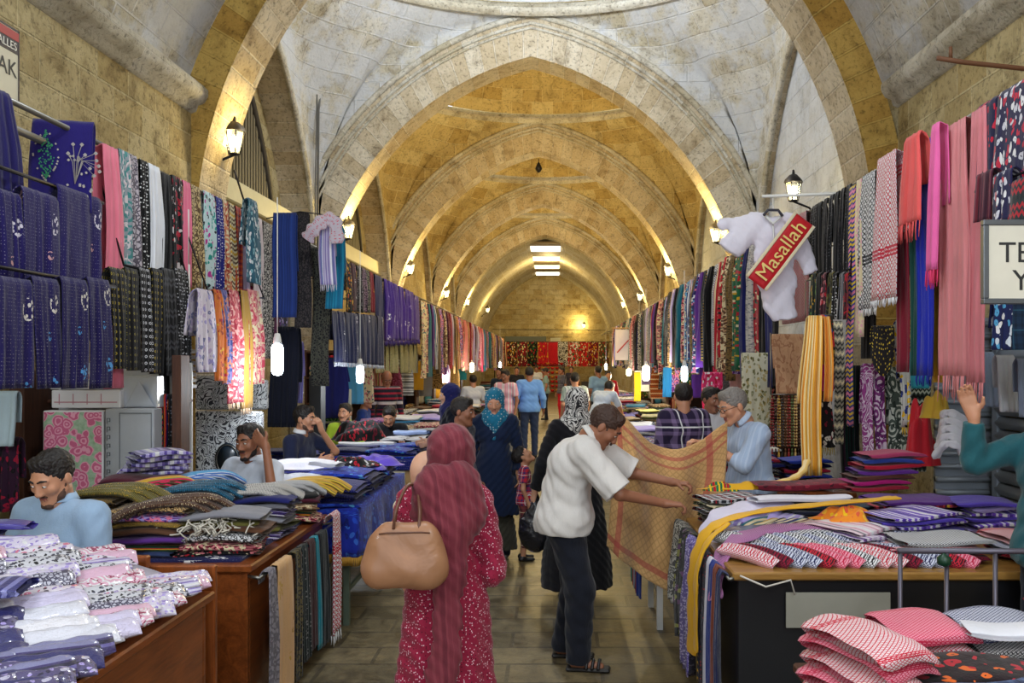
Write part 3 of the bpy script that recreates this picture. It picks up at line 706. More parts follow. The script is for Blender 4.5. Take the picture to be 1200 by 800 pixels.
    if robe is not None:                # long dress or coat: loft from chest to hem
        rm, hz, rx, ry = robe; t = Sdf(res)
        t.cap(J['shL']*.86+J['shR']*.14, J['shR']*.86+J['shL']*.14, .074*sc, k=.05)
        t.cap(J['ch']-V3(.075, 0, 0)*sc, J['ch']+V3(.075, 0, 0)*sc, .115*sc, k=.08)
        zs = np.linspace(J['wa'][2], hz+.03, 9)
        for i in range(len(zs)-1):
            f0 = i/8; f1 = (i+1)/8
            def xr(f): return .135*sc+(rx-.135*sc)*f
            def yr(f): return .115*sc+(ry-.115*sc)*f
            for a in (-1, 0, 1):
                t.cap(V3(a*(xr(f0)-yr(f0)*.9), J['wa'][1]*(1-f0)+J['pel'][1]*f0, zs[i]), V3(a*(xr(f1)-yr(f1)*.9), J['pel'][1]*f1+J['wa'][1]*(1-f1), zs[i+1]), yr(f0), yr(f1), k=.06)
        for n in 'LR':
            sh, el, wr = J['sh'+n], J['el'+n], J['wr'+n]; e = el+(wr-el)*.92
            t.cap(sh, el, .068*sc, .058*sc, k=.03); t.cap(el, e, .058*sc, .05*sc, k=.02); t.plane(e, wr-el, c=e, r=.08*sc)
        t.plane((0, 0, hz), (0, 0, -1)); t.build('dress' if hz < .35 else 'coat', rm, o, wr=(.006, 46, 30, 5, 1.1))
    if skirt is not None:
        rm, z0, hz, rx = skirt; t = Sdf(res)
        for a in (-1, 0, 1): t.cap(V3(a*.05*sc, 0, z0), V3(a*(rx-.11), 0, hz), .11*sc, .13*sc, k=.05)
        t.plane((0, 0, hz), (0, 0, -1)); t.build('skirt', rm, o, wr=(.006, 50, 40, 5, .4))
    if legs and legm is not None:
        t = Sdf(res)
        t.cap(J['hiL'], J['hiR'], .100*sc, k=.05)
        for n in 'LR':
            a, kn, an = J['hi'+n], J['kn'+n], J['an'+n]; e = an+(kn-an)*(.0 if not shortleg else .45)+V3(0, 0, -.01)
            t.cap(a, kn, .098*sc*(1+(legw-1)*.5), .070*sc*legw, k=.04); t.cap(kn, e, .070*sc*legw, .058*sc*legw, k=.03); t.plane(e+V3(0, 0, -.03), e-kn, c=e, r=.10)
        t.build('trousers', legm, o, wr=(.004, 30, 34, 30, 2.0))
    if shoe is not None:
        for n in 'LR':
            f = J['an'+n]; t = Sdf(.006); t.cap(f+V3(0, -.03, -.045)*sc, f+V3(0, .15, -.05)*sc, .038*sc, .034*sc, k=.02, flat=(0, 0, 1, 1.15)); t.cap(f+V3(0, 0, -.02)*sc, f+V3(0, -.02, -.04)*sc, .044*sc, k=.02); t.plane((0, 0, f[2]-.078*sc), (0, 0, -1)); t.build('shoe', shoe, o)
    if hijab is not None:
        t = Sdf(res*.9); t.ell(T(0, -.022, .036), V3(.093, .112, .100)*hs, Rm, k=.03); t.cap(T(0, -.01, -.05), T(0, .0, -.15), .082*hs, .092*hs, k=.05)
        t.cap(nb+V3(-.07, .01, -.02)*sc, nb+V3(.07, .01, -.02)*sc, .085*sc, k=.06); t.cap(nb+V3(0, .04, -.05)*sc, nb+V3(0, .06, -.20)*sc, .09*sc, .06*sc, k=.06)
        t.ell(T(0, .112, -.022), V3(.050, .068, .074)*hs, Rm, sub=True, k=.015)
        t.build('headscarf', hijab, o, wr=(.0035, 60, 40, 50, 2.2))
    return o
# ================================================================== CLOTH KIT
RZ = {'left': -PI/2, 'right': PI/2, 'cam': PI}
def hang_mesh(w, L, Lb, amp=.018, nf=3, seed=0, pinch=.75, r=.02, nu=14, nv=22, lean=0.0, scallop=0.0, uvs=1.0):
    rr = random.Random(seed); ph = rr.random()*6; ph2 = rr.random()*6; sk = rr.uniform(-.03, .03)
    tot = L+Lb+PI*r
    mb = MB()
    def fn(u, v):
        s = v*tot; x = (u-.5)*w
        if s < Lb: z = -(Lb-s); y = -r; k = (Lb-s)
        elif s < Lb+PI*r: a = (s-Lb)/r; z = r*math.sin(a); y = -r*math.cos(a); k = 0
        else: z = -(s-Lb-PI*r); y = r; k = -z
        g = min(1, k/.35); wd = pinch+(1-pinch)*min(1, k/(.5*max(L, .3)))
        x = x*wd+sk*k+.012*math.sin(k*5+ph2)
        f = (math.sin(2*PI*nf*u+ph+.35*math.sin(k*4+ph2))+.45*math.sin(2*PI*nf*2.3*u+ph2+k*1.2))*amp*(.35+.65*g)
        y = (y+abs(f)+amp*.4+lean*k) if s >= Lb else (y-abs(f)*.6)
        if scallop and s > Lb: z += scallop*math.sin(PI*u)*g
        return (x, y, z)
    mb.grid(fn, nu, nv, uvf=lambda u, v, p: (u*w*1.6*uvs, v*tot*uvs))
    return mb, fn
USED = set()
def uniq(lab):
    for a, b in ((' the near left desk', ' near left desk'), (' plastic-wrapped ', ' wrapped '), (' black counter', ' counter'), (' of the ', ' of '), (' in the ', ' in '), (' at the ', ' at '), (' on the ', ' on '), (' in ', ' '), (' the ', ' '), (' from the ', ' from '), (' folded ', ' ')):
        if len(lab.split()) > 16: lab = lab.replace(a, b)
    n = len(lab.split())
    if not 4 <= n <= 16: print('LABEL LENGTH', n, lab)
    return lab
def hang(name, label, cat, pos, side, w, L, mat, Lb=None, amp=.018, nf=3, seed=None, fringe=None, group=None, pinch=.75, lean=0.0, rz=0, t=.004, nu=None, scallop=0, uvs=1.0):
    seed = R.randrange(9999) if seed is None else seed
    far = pos[1] > 16
    mb, fn = hang_mesh(w, L, L*.55 if Lb is None else Lb, amp, nf, seed, pinch, lean=lean, nu=nu or (8 if far else max(14, int(nf*8))), nv=10 if far else 24, scallop=scallop, uvs=uvs)
    o = mb.obj(name, mat, None, pos); o.rotation_euler = (0, 0, RZ[side]+rz)
    if not far: solid(o, t)
    tag(o, uniq(label), cat, group)
    if fringe:
        fm, fl = fringe; f = MB(); n = max(6, int(w/.012)); rr = random.Random(seed)
        for i in range(n):
            a = Vector(fn((i+.5)/n, 1.0)); j = rr.uniform(-.008, .008); l2 = fl*rr.uniform(.8, 1.1)
            f.tube([a, a+Vector((j*.5, .003, -l2*.5)), a+Vector((j, .002+rr.uniform(-.006, .006), -l2))], [.0035, .003, .0018], 4)
        f.obj('fringe', fm, o)
    return o
def fold_mesh(w, l, h, layers=2, seed=0, sag=.0, nv=10, nt=22, ex=3.2):
    """a folded cloth lying flat: rounded slab with fold lobes, long side along x, front fold at -y"""
    rr = random.Random(seed); a1, a2 = rr.uniform(0, 6), rr.uniform(0, 6); tw = rr.uniform(-.08, .08)
    def fn(u, v):
        t = 2*PI*v; c, s_ = math.cos(t), math.sin(t)
        e = 2/ex
        y = math.copysign(abs(c)**e, c); z = math.copysign(abs(s_)**e, s_)
        x = (u-.5)*2; ed = (1-abs(x)**8)**.5 if abs(x) < 1 else 0
        ed = max(ed, .0)
        zl = (z*.5+.5)*layers; lobe = abs(math.sin(PI*zl))
        yy = y*l/2*(1-.0*x)*(.94+.06*ed)-(.012*(1-lobe) if abs(c) > .3 else 0)*math.copysign(1, y)
        zz = h/2+z*h/2*(.68+.32*ed)+.006*math.sin(x*3+a1)+.004*math.sin(yy*30+a2)
        xx = x*w/2+ .01*math.sin(zl*2.2+a1)
        zz -= sag*(x*x*.6+(yy/(l/2))**2*.4)*h
        return (xx*math.cos(tw)-yy*math.sin(tw), xx*math.sin(tw)+yy*math.cos(tw), zz)
    mb = MB(); mb.grid(fn, nv, nt, uvf=lambda u, v, p: (p[0]+.3*u*0, p[1]+p[2]*1.5)); return mb
_FM = {}
def folded(name, label, cat, pos, w, l, h, mat, rz=0, layers=2, group=None, tilt=(0, 0), var=None, ex=3.2, sag=0.0):
    v = R.randrange(5) if var is None else var; k = (round(w, 2), round(l, 2), round(h, 3), layers, v, ex, sag)
    if k not in _FM: _FM[k] = fold_mesh(w, l, h, layers, v*7+1, ex=ex, sag=sag).mesh(name, mat)
    o = link(name, _FM[k], None, pos, rz, mat); o.rotation_euler = (tilt[0], tilt[1], rz)
    return tag(o, uniq(label), cat, group)
def smooth_path(pts, n=8):
    pts = [Vector(p) for p in pts]; out = []
    for i in range(len(pts)-1):
        a = pts[max(i-1, 0)]; b = pts[i]; c = pts[i+1]; d = pts[min(i+2, len(pts)-1)]
        for k in range(n):
            t = k/n; out.append(.5*((2*b)+(c-a)*t+(2*a-5*b+4*c-d)*t*t+(3*b-a-3*c+d)*t**3))
    out.append(pts[-1]); return out
def ribbon(name, label, cat, pts, w, mat, normal=(0, 0, 1), side=None, th=.012, twist=0.0, wave=.0, wv=.18, group=None, parent=None, taper=None):
    """a soft band of cloth laid along a path; normal is which way its flat side looks"""
    P_ = smooth_path(pts, 10); mb = MB(); n = len(P_); nrm = Vector(normal)
    rows = []
    for i, p in enumerate(P_):
        t = (P_[min(i+1, n-1)]-P_[max(i-1, 0)]).normalized(); sd = t.cross(nrm) if side is None else Vector(side)-t*t.dot(Vector(side)); sd = sd.normalized() if sd.length > 1e-5 else Vector((1, 0, 0)); up = sd.cross(t)
        if twist: q_ = Matrix.Rotation(twist*i/n, 3, t); sd = q_ @ sd; up = q_ @ up
        ww = w*(1+wv*math.sin(i*.9))*(taper(i/(n-1)) if taper else 1)
        rows.append((p, sd, up, ww))
    m = 12
    def fn(u, v):
        p, sd, up, ww = rows[round(u*(n-1))]; a = 2*PI*v
        x = math.cos(a); z = math.sin(a); x = math.copysign(abs(x)**.7, x)
        return p+sd*(x*ww/2)+up*(z*th*(1+.5*math.sin(x*7+u*20*wave)))
    mb.grid(fn, n-1, m, uvf=lambda u, v, p: (v*w*2, u*n*.03))
    o = mb.obj(name, mat, parent)
    if parent is None: tag(o, uniq(label), cat, group)
    return o
def sheet(rows, nu=30, nv=24, wave=(.015, 5, 3), seed=0, uvscale=1.0):
    """cloth through a net of points, smooth in both directions, with soft folds along y"""
    g = [smooth_path(r_, 10) for r_ in rows]; m = len(g[0]); cols = [smooth_path([g[i][j] for i in range(len(g))], 10) for j in range(m)]
    k = len(cols[0]); mb = MB()
    def fn(u, v):
        p = cols[round(u*(m-1))][round(v*(k-1))]
        return (p[0], p[1]+wave[0]*math.sin(u*wave[1]*2*PI+v*wave[2]*2+seed), p[2])
    mb.grid(fn, m-1, k-1, uvf=lambda u, v, p: (p[0]*uvscale, p[2]*uvscale)); return mb
def text_mesh(name, s, size, mat, parent, loc, rot, depth=.002, align='CENTER'):
    c = bpy.data.curves.new(name, 'FONT'); c.body = s; c.size = size; c.extrude = depth; c.align_x = align; c.align_y = 'CENTER'
    t = bpy.data.objects.new(name, c); COL.objects.link(t); dg = bpy.context.evaluated_depsgraph_get(); dg.update()
    me = bpy.data.meshes.new_from_object(t.evaluated_get(dg)); bpy.data.objects.remove(t)
    me.materials.clear(); me.materials.append(mat); o = link(name, me, parent, loc); o.rotation_euler = rot; return o
# palette: description -> material
NAVY = (22, 26, 92); INDIGO = (40, 26, 120); BLACK = (16, 15, 18); WHITE = (226, 226, 228); CREAM = (222, 208, 168); RED = (176, 22, 40); MAROON = (96, 16, 34)
PINK = (232, 122, 156); HOT = (214, 30, 112); TEAL = (20, 98, 116); SKYB = (84, 160, 206); GOLD = (206, 160, 40); OCHRE = (178, 130, 52); ORANGE = (214, 98, 30)
LILAC = (176, 160, 222); PURPLE = (92, 44, 132); GREEN = (28, 96, 60); OLIVE = (104, 100, 46); GREY = (126, 126, 134); BROWN = (92, 60, 40); BLUE = (24, 52, 176); SILVER = (196, 192, 186)
TAN = (186, 150, 112); ROSE = (206, 120, 126); YEL = (236, 196, 30); CORAL = (226, 92, 88)
def pal(coord='UV', coat=0.0, s=1.0):
    C = lambda k, *c, **kw: cloth(k, *c, coord=coord, coat=coat, s=s, **kw)
    return [('plain teal', C('plain', TEAL)), ('plain black', C('plain', BLACK)), ('crimson', C('plain', (166, 20, 54))), ('plain navy', C('plain', NAVY)), ('lilac', C('plain', LILAC)),
            ('mustard', C('plain', (190, 146, 44))), ('plain olive', C('plain', OLIVE)), ('plain brown', C('plain', BROWN)), ('salmon pink', C('plain', ROSE)), ('purple', C('plain', PURPLE)), ('sky blue', C('plain', SKYB)), ('white', C('plain', WHITE)), ('grey', C('plain', GREY)),
            ('red floral', C('flowers', RED, CREAM, GREEN, BLACK)), ('black and red floral', C('flowers', BLACK, RED, ROSE, CREAM)), ('navy floral', C('flowers', NAVY, WHITE, PINK, SKYB)), ('green floral', C('flowers', GREEN, GOLD, RED, CREAM)),
            ('cream floral', C('flowers', CREAM, ROSE, TEAL, BROWN)), ('black and white speckled', C('leopard', WHITE, BLACK)), ('leopard print', C('leopard', (196, 160, 104), (50, 34, 26))), ('maroon paisley', C('paisley', MAROON, ROSE, CREAM)),
            ('brown paisley', C('paisley', BROWN, TAN, CREAM)), ('blue paisley', C('paisley', (34, 60, 110), SKYB, CREAM)), ('purple paisley', C('paisley', PURPLE, LILAC, PINK)), ('striped red', C('stripes', RED, CREAM, BLACK, GOLD)), ('striped blue', C('stripes', (30, 50, 110), WHITE, SKYB, RED)),
            ('striped lilac', C('stripes', LILAC, WHITE, PURPLE, PURPLE)), ('black and white checked', C('kef', WHITE, (30, 28, 34))), ('red and white checked', C('kef', WHITE, (196, 30, 56))), ('gold dotted black', C('gold', BLACK, GOLD)),
            ('white dotted black', C('dots', BLACK, WHITE)), ('pink dotted maroon', C('dots', MAROON, PINK)), ('shimmering silver', C('shimmer', SILVER, GREY)), ('shimmering bronze', C('shimmer', (120, 96, 54), (50, 40, 26))), ('knitted green', C('knit', (34, 70, 60), BLACK, GOLD)),
            ('knitted grey', C('knit', GREY, BLACK, WHITE)), ('knitted brown', C('knit', BROWN, BLACK, CREAM)), ('zigzag orange', C('zigzag', ORANGE, BROWN, CREAM)), ('zigzag black', C('zigzag', BLACK, WHITE, GREY)), ('lace black', C('lace', (60, 54, 60), BLACK))]
PU = pal('UV')
PD = dict(PU)
PF = [(d, m) for d, m in pal('UV', s=1.7) if d.split()[0] not in ('striped', 'zigzag', 'gold', 'red', 'green')]+[('dusky blue', cloth('plain', (50, 64, 104))), ('charcoal', cloth('plain', (44, 44, 50))), ('dark wine', cloth('plain', (74, 20, 40))), ('beige', cloth('plain', (190, 172, 146)))]
FR = lambda c: plainmat('thread', c, .8)
M_STEEL = plainmat('dull_steel', (130, 128, 122), .35, .9); M_DARKMETAL = plainmat('dark_metal', (40, 38, 42), .45, .7); M_WHITEP = plainmat('white_paint', (222, 222, 218), .5)
M_WOOD = woodmat('orange_brown_wood', (110, 54, 20), (158, 84, 36)); M_WOODY = woodmat('orange_brown_wood_y', (104, 50, 18), (150, 80, 34), axis='Y'); M_DWOOD = woodmat('dark_brown_wood', (56, 30, 18), (88, 50, 30), rough=.6, coat=0); M_LWOOD = woodmat('light_wood', (170, 132, 84), (198, 162, 112))
def desk(name, label, cat, x0, x1, y0, y1, z, top, body, kind='cabinet', over=.03, th=.04, legs=None, group=None):
    o = empty(name, ((x0+x1)/2, (y0+y1)/2, 0), 0, label, cat, group); cx, cy = o.location.x, o.location.y
    a, b, c, d = x0-cx, x1-cx, y0-cy, y1-cy
    m = MB(); m.box(a-over, b+over, c-over, d+over, z-th, z, bev=.008); m.obj('table_top', top, o)
    if kind == 'cabinet':
        for nm, bx in (('front_panel', (a, b, c, c+.03)), ('back_panel', (a, b, d-.03, d)), ('side_panel', (a, a+.03, c+.031, d-.031)), ('side_panel', (b-.03, b, c+.031, d-.031))):
            m = MB(); m.box(*bx, .04, z-th-.001, bev=.004); m.obj(nm, body, o)
    else:
        for x in (a+.03, b-.07):
            for y in (c+.03, d-.07): m = MB(); m.box(x, x+.04, y, y+.04, 0, z-th); m.obj('leg', body, o)
        m = MB()
        for y in (c+.04, d-.06): m.box(a+.07, b-.07, y, y+.02, z-th-.07, z-th-.001)
        for x in (a+.04, b-.06): m.box(x, x+.02, c+.07, d-.07, z-th-.07, z-th-.001); m.box(x, x+.02, c+.07, d-.07, .22, .25)
        m.obj('frame', body, o)
    return o
def drape(name, label, x0, x1, y0, y1, z, drop, mat, amp=.02, seed=1, t=.006, fringe=None, group=None, cat='tablecloth'):
    """cloth spread over a table top and hanging down its sides in folds"""
    rr = random.Random(seed); per = []; n = 26
    cx, cy = (x0+x1)/2, (y0+y1)/2; a, b = (x1-x0)/2+.035, (y1-y0)/2+.035
    for i in range(4*n):
        k, f = divmod(i, n); f = f/n*2-1
        per.append([(f*a, -b, 0, -1), (a, f*b, 1, 0), (-f*a, b, 0, 1), (-a, -f*b, -1, 0)][k])
    ph = [rr.uniform(0, 6) for _ in range(3)]
    def fn(u, v):
        px, py, nx, ny = per[round(u*4*n) % (4*n)]
        if v <= .4: f = v/.4; return (px*f, py*f, .012+.006*math.sin(px*f*9+ph[0])*math.sin(py*f*8+ph[1]))
        g = (v-.4)/.6; s_ = u*4*n
        off = amp*g*(1+math.sin(s_*.9+ph[0])+.5*math.sin(s_*2.1+ph[1]))+.005
        return (px+nx*off, py+ny*off, .010-g*drop*(1+.04*math.sin(s_*.35+ph[2])))
    mb = MB(); mb.grid(fn, 4*n, 10, uvf=lambda u, v, p: (p[0]+p[1]*.999, p[2]+p[1]*.3 if v > .4 else p[1]))
    o = solid(mb.obj(name, mat, None, (cx, cy, z)), t); tag(o, uniq(label), cat, group)
    if fringe:
        f = MB()
        for i in range(0, 4*n*3):
            u = i/(4*n*3); k = round(u*4*n); p = Vector(fn(k/(4*n), 1.0)); q2 = Vector(fn(((k+1) % (4*n))/(4*n), 1.0)); p = p.lerp(q2, (i % 3)/3)
            f.tube([p, p+Vector((0, 0, -.06))], [.006, .004], 4)
        f.obj('fringe', fringe, o)
    return o
ORD = ['lowest', 'second from bottom', 'third from bottom', 'fourth from bottom', 'fifth from bottom', 'sixth from bottom', 'seventh from bottom', 'eighth from bottom', 'ninth from bottom', 'tenth from bottom']
def pile(x, y, z, n, w, l, h, where, group, mats=None, rz=0, name='folded_scarf', kind='folded scarf', cat='scarf', jit=.03, layers=2, sag=0):
    """a pile of folded cloths, each its own thing"""
    out = []; src = mats or PF; last = None
    for i in range(n):
        d, m = R.choice(src)
        while d == last and len(src) > 1: d, m = R.choice(src)
        last = d
        pos = 'topmost' if i == n-1 else ORD[i]
        out.append(folded(name, f'{d} {kind}, {pos}, {where}', cat, (x+R.uniform(-jit, jit), y+R.uniform(-jit, jit), z+i*h*.985), w, l, h, m, rz+R.uniform(-.15, .15), layers, group, sag=sag))
    return out
# ================================================================== LEFT SIDE
RXL, RZL = -2.7, 3.1; RXR, RZR = 2.2, 3.1
def rail(side, X, Z, y0, y1, wallx, where):
    o = empty('hanging_rail', (X, (y0+y1)/2, Z), 0, f'long steel rail the scarves hang from along the {side} stalls, {where}', 'rail'); yc = (y0+y1)/2
    m = MB(); m.tube([(0, y0-yc, 0), (0, y1-yc, 0)], .016, 8); m.obj('pipe', M_STEEL, o)
    y = y0+.2
    while y < y1:
        wx = wallx(y)-X; m = MB(); m.tube([(0, y-yc, .016), (wx, y-yc, .016)], .009, 6); m.tube([(0, y-yc, .01), (wx, y-yc, -.35)], .007, 6); m.obj('bracket', M_DARKMETAL, o); y += 2.9
    return o
wl = lambda y: -3.62 if y < 8.5 else (-4.5 if y < 21 else -4.1); wr_ = lambda y: 3.42 if y < 8.5 else 3.5
rail('left', RXL, RZL, 3.0, 44, wl, 'under the roll cornice'); rail('right', RXR, RZR, 3.6, 40, wr_, 'under the roll cornice')
m = MB(); m.tube([(RXL-.12, 3.0, 3.02), (RXL-.12, 5.3, 3.02)], .022, 8); m.tube([(RXL-.12, 5.3, 3.02), (RXL, 5.3, 3.1)], .014, 8); tag(m.obj('short_pipe', plainmat('worn_grey_paint', (150, 148, 140), .5)), 'short grey pipe ending beside the pink scarf on the left', 'pipe')
def rscarf(side, px0, px1, py1, desc, mat, where, py0=None, X=None, name='hanging_scarf', **kw):
    X = X if X is not None else (RXL if side == 'left' else RXR)
    d0, d1 = sorted((X*FP/(px0-VX), X*FP/(px1-VX))); dm = (d0+d1)/2
    zt = 3.1 if py0 is None else EYE-(py0-VY)/FP*dm
    zb = EYE-(py1-VY)/FP*dm
    kw.setdefault('cat', 'scarf'); cat = kw.pop('cat')
    g = kw.pop('group', 'scarves hanging from the left rail' if side == 'left' else 'scarves hanging from the right rail')
    return hang(name, f'{desc} {where}', cat, (X, dm, zt), side, (d1-d0)*1.02, zt-zb, mat, group=g, **kw)
c_ = lambda k, *a, **kw: cloth(k, *a, **kw)
SEQ = c_('sequin', (26, 16, 82), (206, 202, 214), (70, 130, 190), (196, 150, 150))
SEQ2 = c_('sequin', (24, 15, 76), (206, 200, 190), (188, 180, 160), (80, 150, 210))
rscarf('left', -60, 16, 222, 'plain dark navy shawl', c_('plain', (26, 20, 84)), 'hanging at the left picture edge', nf=4)
# shawl facing the camera with green and silver embroidery
def embroidered(px0, px1, py0, py1, d, label):
    a = P(px0, py0, d); b = P(px1, py1, d); w = b.x-a.x
    o = hang('embroidered_shawl', label, 'shawl', ((a.x+b.x)/2, d, a.z), 'cam', w, a.z-b.z, c_('plain', (28, 18, 96)), amp=.012, nf=1, pinch=.97, rz=.25, group=None)
    rr = random.Random(3); f = MB(); g = MB(); h = a.z-b.z
    def leaf(mb, x, z, r, an): mb.add([(x+r*math.cos(an+k*PI/4)*(1 if k % 2 == 0 else .6), .052, z+r*math.sin(an+k*PI/4)) for k in range(8)], [tuple(range(8))])
    for i in range(120):
        t = rr.random(); x = w*(.24+.13*math.sin(t*PI)*rr.uniform(-1, 1)); z = -h*(.10+.55*t); leaf(f, x, z, rr.uniform(.003, .006), rr.random()*3)
    for i in range(26):
        t = rr.random(); x = w*(.24+.2*math.sin(t*PI)*rr.choice((-1, 1))); leaf(g, x, -h*(.08+.58*t), .006, rr.random()*3)
    for k in range(9):
        an = -1.9+k*.28; x0, z0 = -w*.22, -h*.52; L = rr.uniform(.10, .17); p = [(x0, .052, z0+(-.08)), (x0+L*.5*math.sin(an)*.7, .054, z0+L*.4), (x0+L*math.sin(an), .052, z0+L*math.cos(an)*.9)]
        g.tube(p, .0018, 4); leaf(g, p[2][0], p[2][2], .011, 0); leaf(g, p[1][0]+.02, p[1][2]+.01, .008, 0)
    for k in range(12): leaf(g, -w*.22+rr.uniform(-.09, .09), -h*.62+rr.uniform(-.10, .06), rr.uniform(.006, .010), rr.random())
    f.obj('green_embroidery', plainmat('green_thread', (30, 130, 84), .5), o); g.obj('silver_embroidery', plainmat('silver_thread', (150, 144, 140), .5), o); return o
embroidered(42, 108, 146, 250, 4.75, 'navy shawl embroidered with green and silver flowers under the short grey pipe')
NV = [('left edge', -70, -12), ('second from left', -12, 16), ('middle', 16, 60), ('right end', 60, 112)]
for w_, a, b in NV: rscarf('left', a, b, 340, 'navy shawl with silver stitches and flowers,', SEQ, f'{w_} of upper sparkling row', py0=228, X=-2.62, name='sparkling_shawl', cat='shawl', nf=2, pinch=.97, amp=.02, group='upper row of sparkling navy shawls')
for w_, a, b in (('left edge', -80, -15), ('second from left', -15, 30), ('third from left', 30, 62), ('fourth from left', 62, 95), ('right end', 95, 122)):
    rscarf('left', a, b, 455, 'navy shawl with silver and blue flowers,', SEQ2, f'{w_} of lower sparkling row', py0=330, X=-2.55, name='sparkling_shawl', cat='shawl', nf=2, pinch=.97, amp=.022, group='lower row of sparkling navy shawls')
for X, z, wh in ((-2.62, 2.705, 'upper'), (-2.55, 2.22, 'lower')):
    m = MB(); m.tube([(X, 3.0, z+.02), (X, 4.95, z+.02), (X-.1, 4.98, z+.02), (-3.6, 4.98, z+.02)], .01, 6); tag(m.obj('hanging_bar', M_DARKMETAL), f'thin dark bar carrying the {wh} row of sparkling navy shawls', 'rail')
L = rscarf
L('left', 112, 134, 455, 'long pink scarf beside the navy shawls', c_('plain', (236, 130, 152)), 'on left rail', nf=2, amp=.03)
L('left', 131, 148, 316, 'grey and teal patterned scarf', c_('paisley', (150, 160, 170), (70, 140, 140), (220, 210, 214)), 'right of the long pink one', nf=2)
L('left', 147, 158, 316, 'grey lace scarf with spotted edge', c_('leopard', (190, 182, 190), (90, 84, 96)), 'left of a black one', nf=1)
L('left', 157, 169, 318, 'black scarf with white dotted border', c_('dots', BLACK, WHITE), 'left of the white one', nf=2)
L('left', 168, 184, 326, 'plain white silky scarf', c_('plain', (232, 236, 244), rough=.5), 'between two black ones on left rail', nf=2, amp=.022)
L('left', 183, 196, 468, 'very long black scarf with white edging', c_('plain', BLACK), 'on left rail', nf=2)
L('left', 195, 209, 335, 'black and red scarf with paisley motifs', c_('flowers', BLACK, (176, 30, 52), (214, 206, 206), (150, 20, 44)), 'on left rail', nf=2)
L('left', 208, 218, 336, 'pink scarf with beaded hem', c_('plain', (230, 120, 150)), 'next to black and red paisley one', nf=1)
for i, (a, b, d, m_) in enumerate(((124, 142, 'leftmost', c_('gold', BLACK, (170, 150, 50))), (142, 158, 'second', c_('gold', (20, 18, 20), (150, 140, 60))), (158, 172, 'third, white spangled', c_('gold', BLACK, (210, 210, 216))), (172, 186, 'fourth', c_('gold', BLACK, (170, 150, 50))), (186, 200, 'fifth, ribbed', c_('zigzag', BLACK, (60, 60, 66), BLACK)), (200, 216, 'rightmost, silver dotted', c_('dots', BLACK, (190, 190, 196))))):
    rscarf('left', a, b, 432+i*2, f'black shawl with metallic medallions, {d}', m_, 'in the second row', py0=318, X=-2.6, name='spangled_shawl', cat='shawl', nf=2, pinch=.95, group='black spangled shawls in the second row')
m = MB(); m.tube([(-2.6, 5.15, 2.39), (-2.6, 6.05, 2.38)], .008, 6); m.tube([(-2.6, 5.15, 2.39), (-2.8, 5.15, 3.1)], .006, 6); m.tube([(-2.6, 6.05, 2.38), (-2.8, 6.05, 3.1)], .006, 6); tag(m.obj('hanging_bar', M_DARKMETAL), 'thin bar carrying the row of black spangled shawls', 'rail')
L('left', 218, 232, 338, 'beige and brown leopard scarf', c_('leopard', (206, 184, 130), (96, 72, 44)), 'near the white ribbed lamp', nf=2)
L('left', 232, 247, 342, 'white scarf with teal and magenta flowers', c_('flowers', (196, 220, 222), (30, 150, 140), (190, 50, 150), (16, 30, 40)), 'on left rail', nf=2)
L('left', 247, 256, 342, 'navy scarf with white polka dots', c_('dots', (30, 34, 120), WHITE), 'on left rail', nf=1)
L('left', 256, 264, 345, 'orange and cream paisley scarf', c_('paisley', (206, 130, 96), CREAM, (150, 50, 40)), 'on left rail', nf=1)
L('left', 264, 271, 350, 'cream and brown zigzag scarf', c_('zigzag', CREAM, BROWN, GOLD), 'on left rail', nf=1)
L('left', 271, 279, 352, 'red and orange checked scarf', c_('check', (150, 40, 50), ORANGE, (60, 30, 40)), 'on left rail', nf=1)
L('left', 279, 288, 362, 'lilac scarf with faint print', c_('flowers', (190, 176, 206), (150, 130, 180), (206, 196, 216), WHITE), 'on left rail', nf=1)
# teal floral shawl hung facing the aisle corner
L('left', 284, 300, 332, 'teal shawl with white sprigs, draped short', c_('flowers', (22, 84, 104), (190, 206, 206), (120, 170, 180), WHITE), 'over left rail', X=-2.55, nf=1, pinch=.6, py0=236)
L('left', 293, 303, 400, 'plain off-white scarf', c_('plain', (222, 206, 204)), 'behind teal sprigged shawl', nf=1)
L('left', 286, 294, 420, 'red and purple long scarf', c_('stripes', (196, 40, 70), (120, 30, 120), RED, PURPLE), 'under teal sprigged shawl', X=-2.8, nf=1)
L('left', 303, 317, 420, 'black and white fine leopard scarf, long', c_('leopard', (196, 190, 180), (44, 40, 40)), 'on left rail', nf=2)
L('left', 316, 322, 400, 'plum coloured narrow scarf', c_('plain', (96, 40, 76)), 'on left rail beside long leopard one', nf=1)
L('left', 321, 333, 390, 'navy and purple floral scarf', c_('flowers', (30, 22, 60), (120, 60, 150), (60, 60, 140), LILAC), 'left of the plain blue shawl', nf=1)
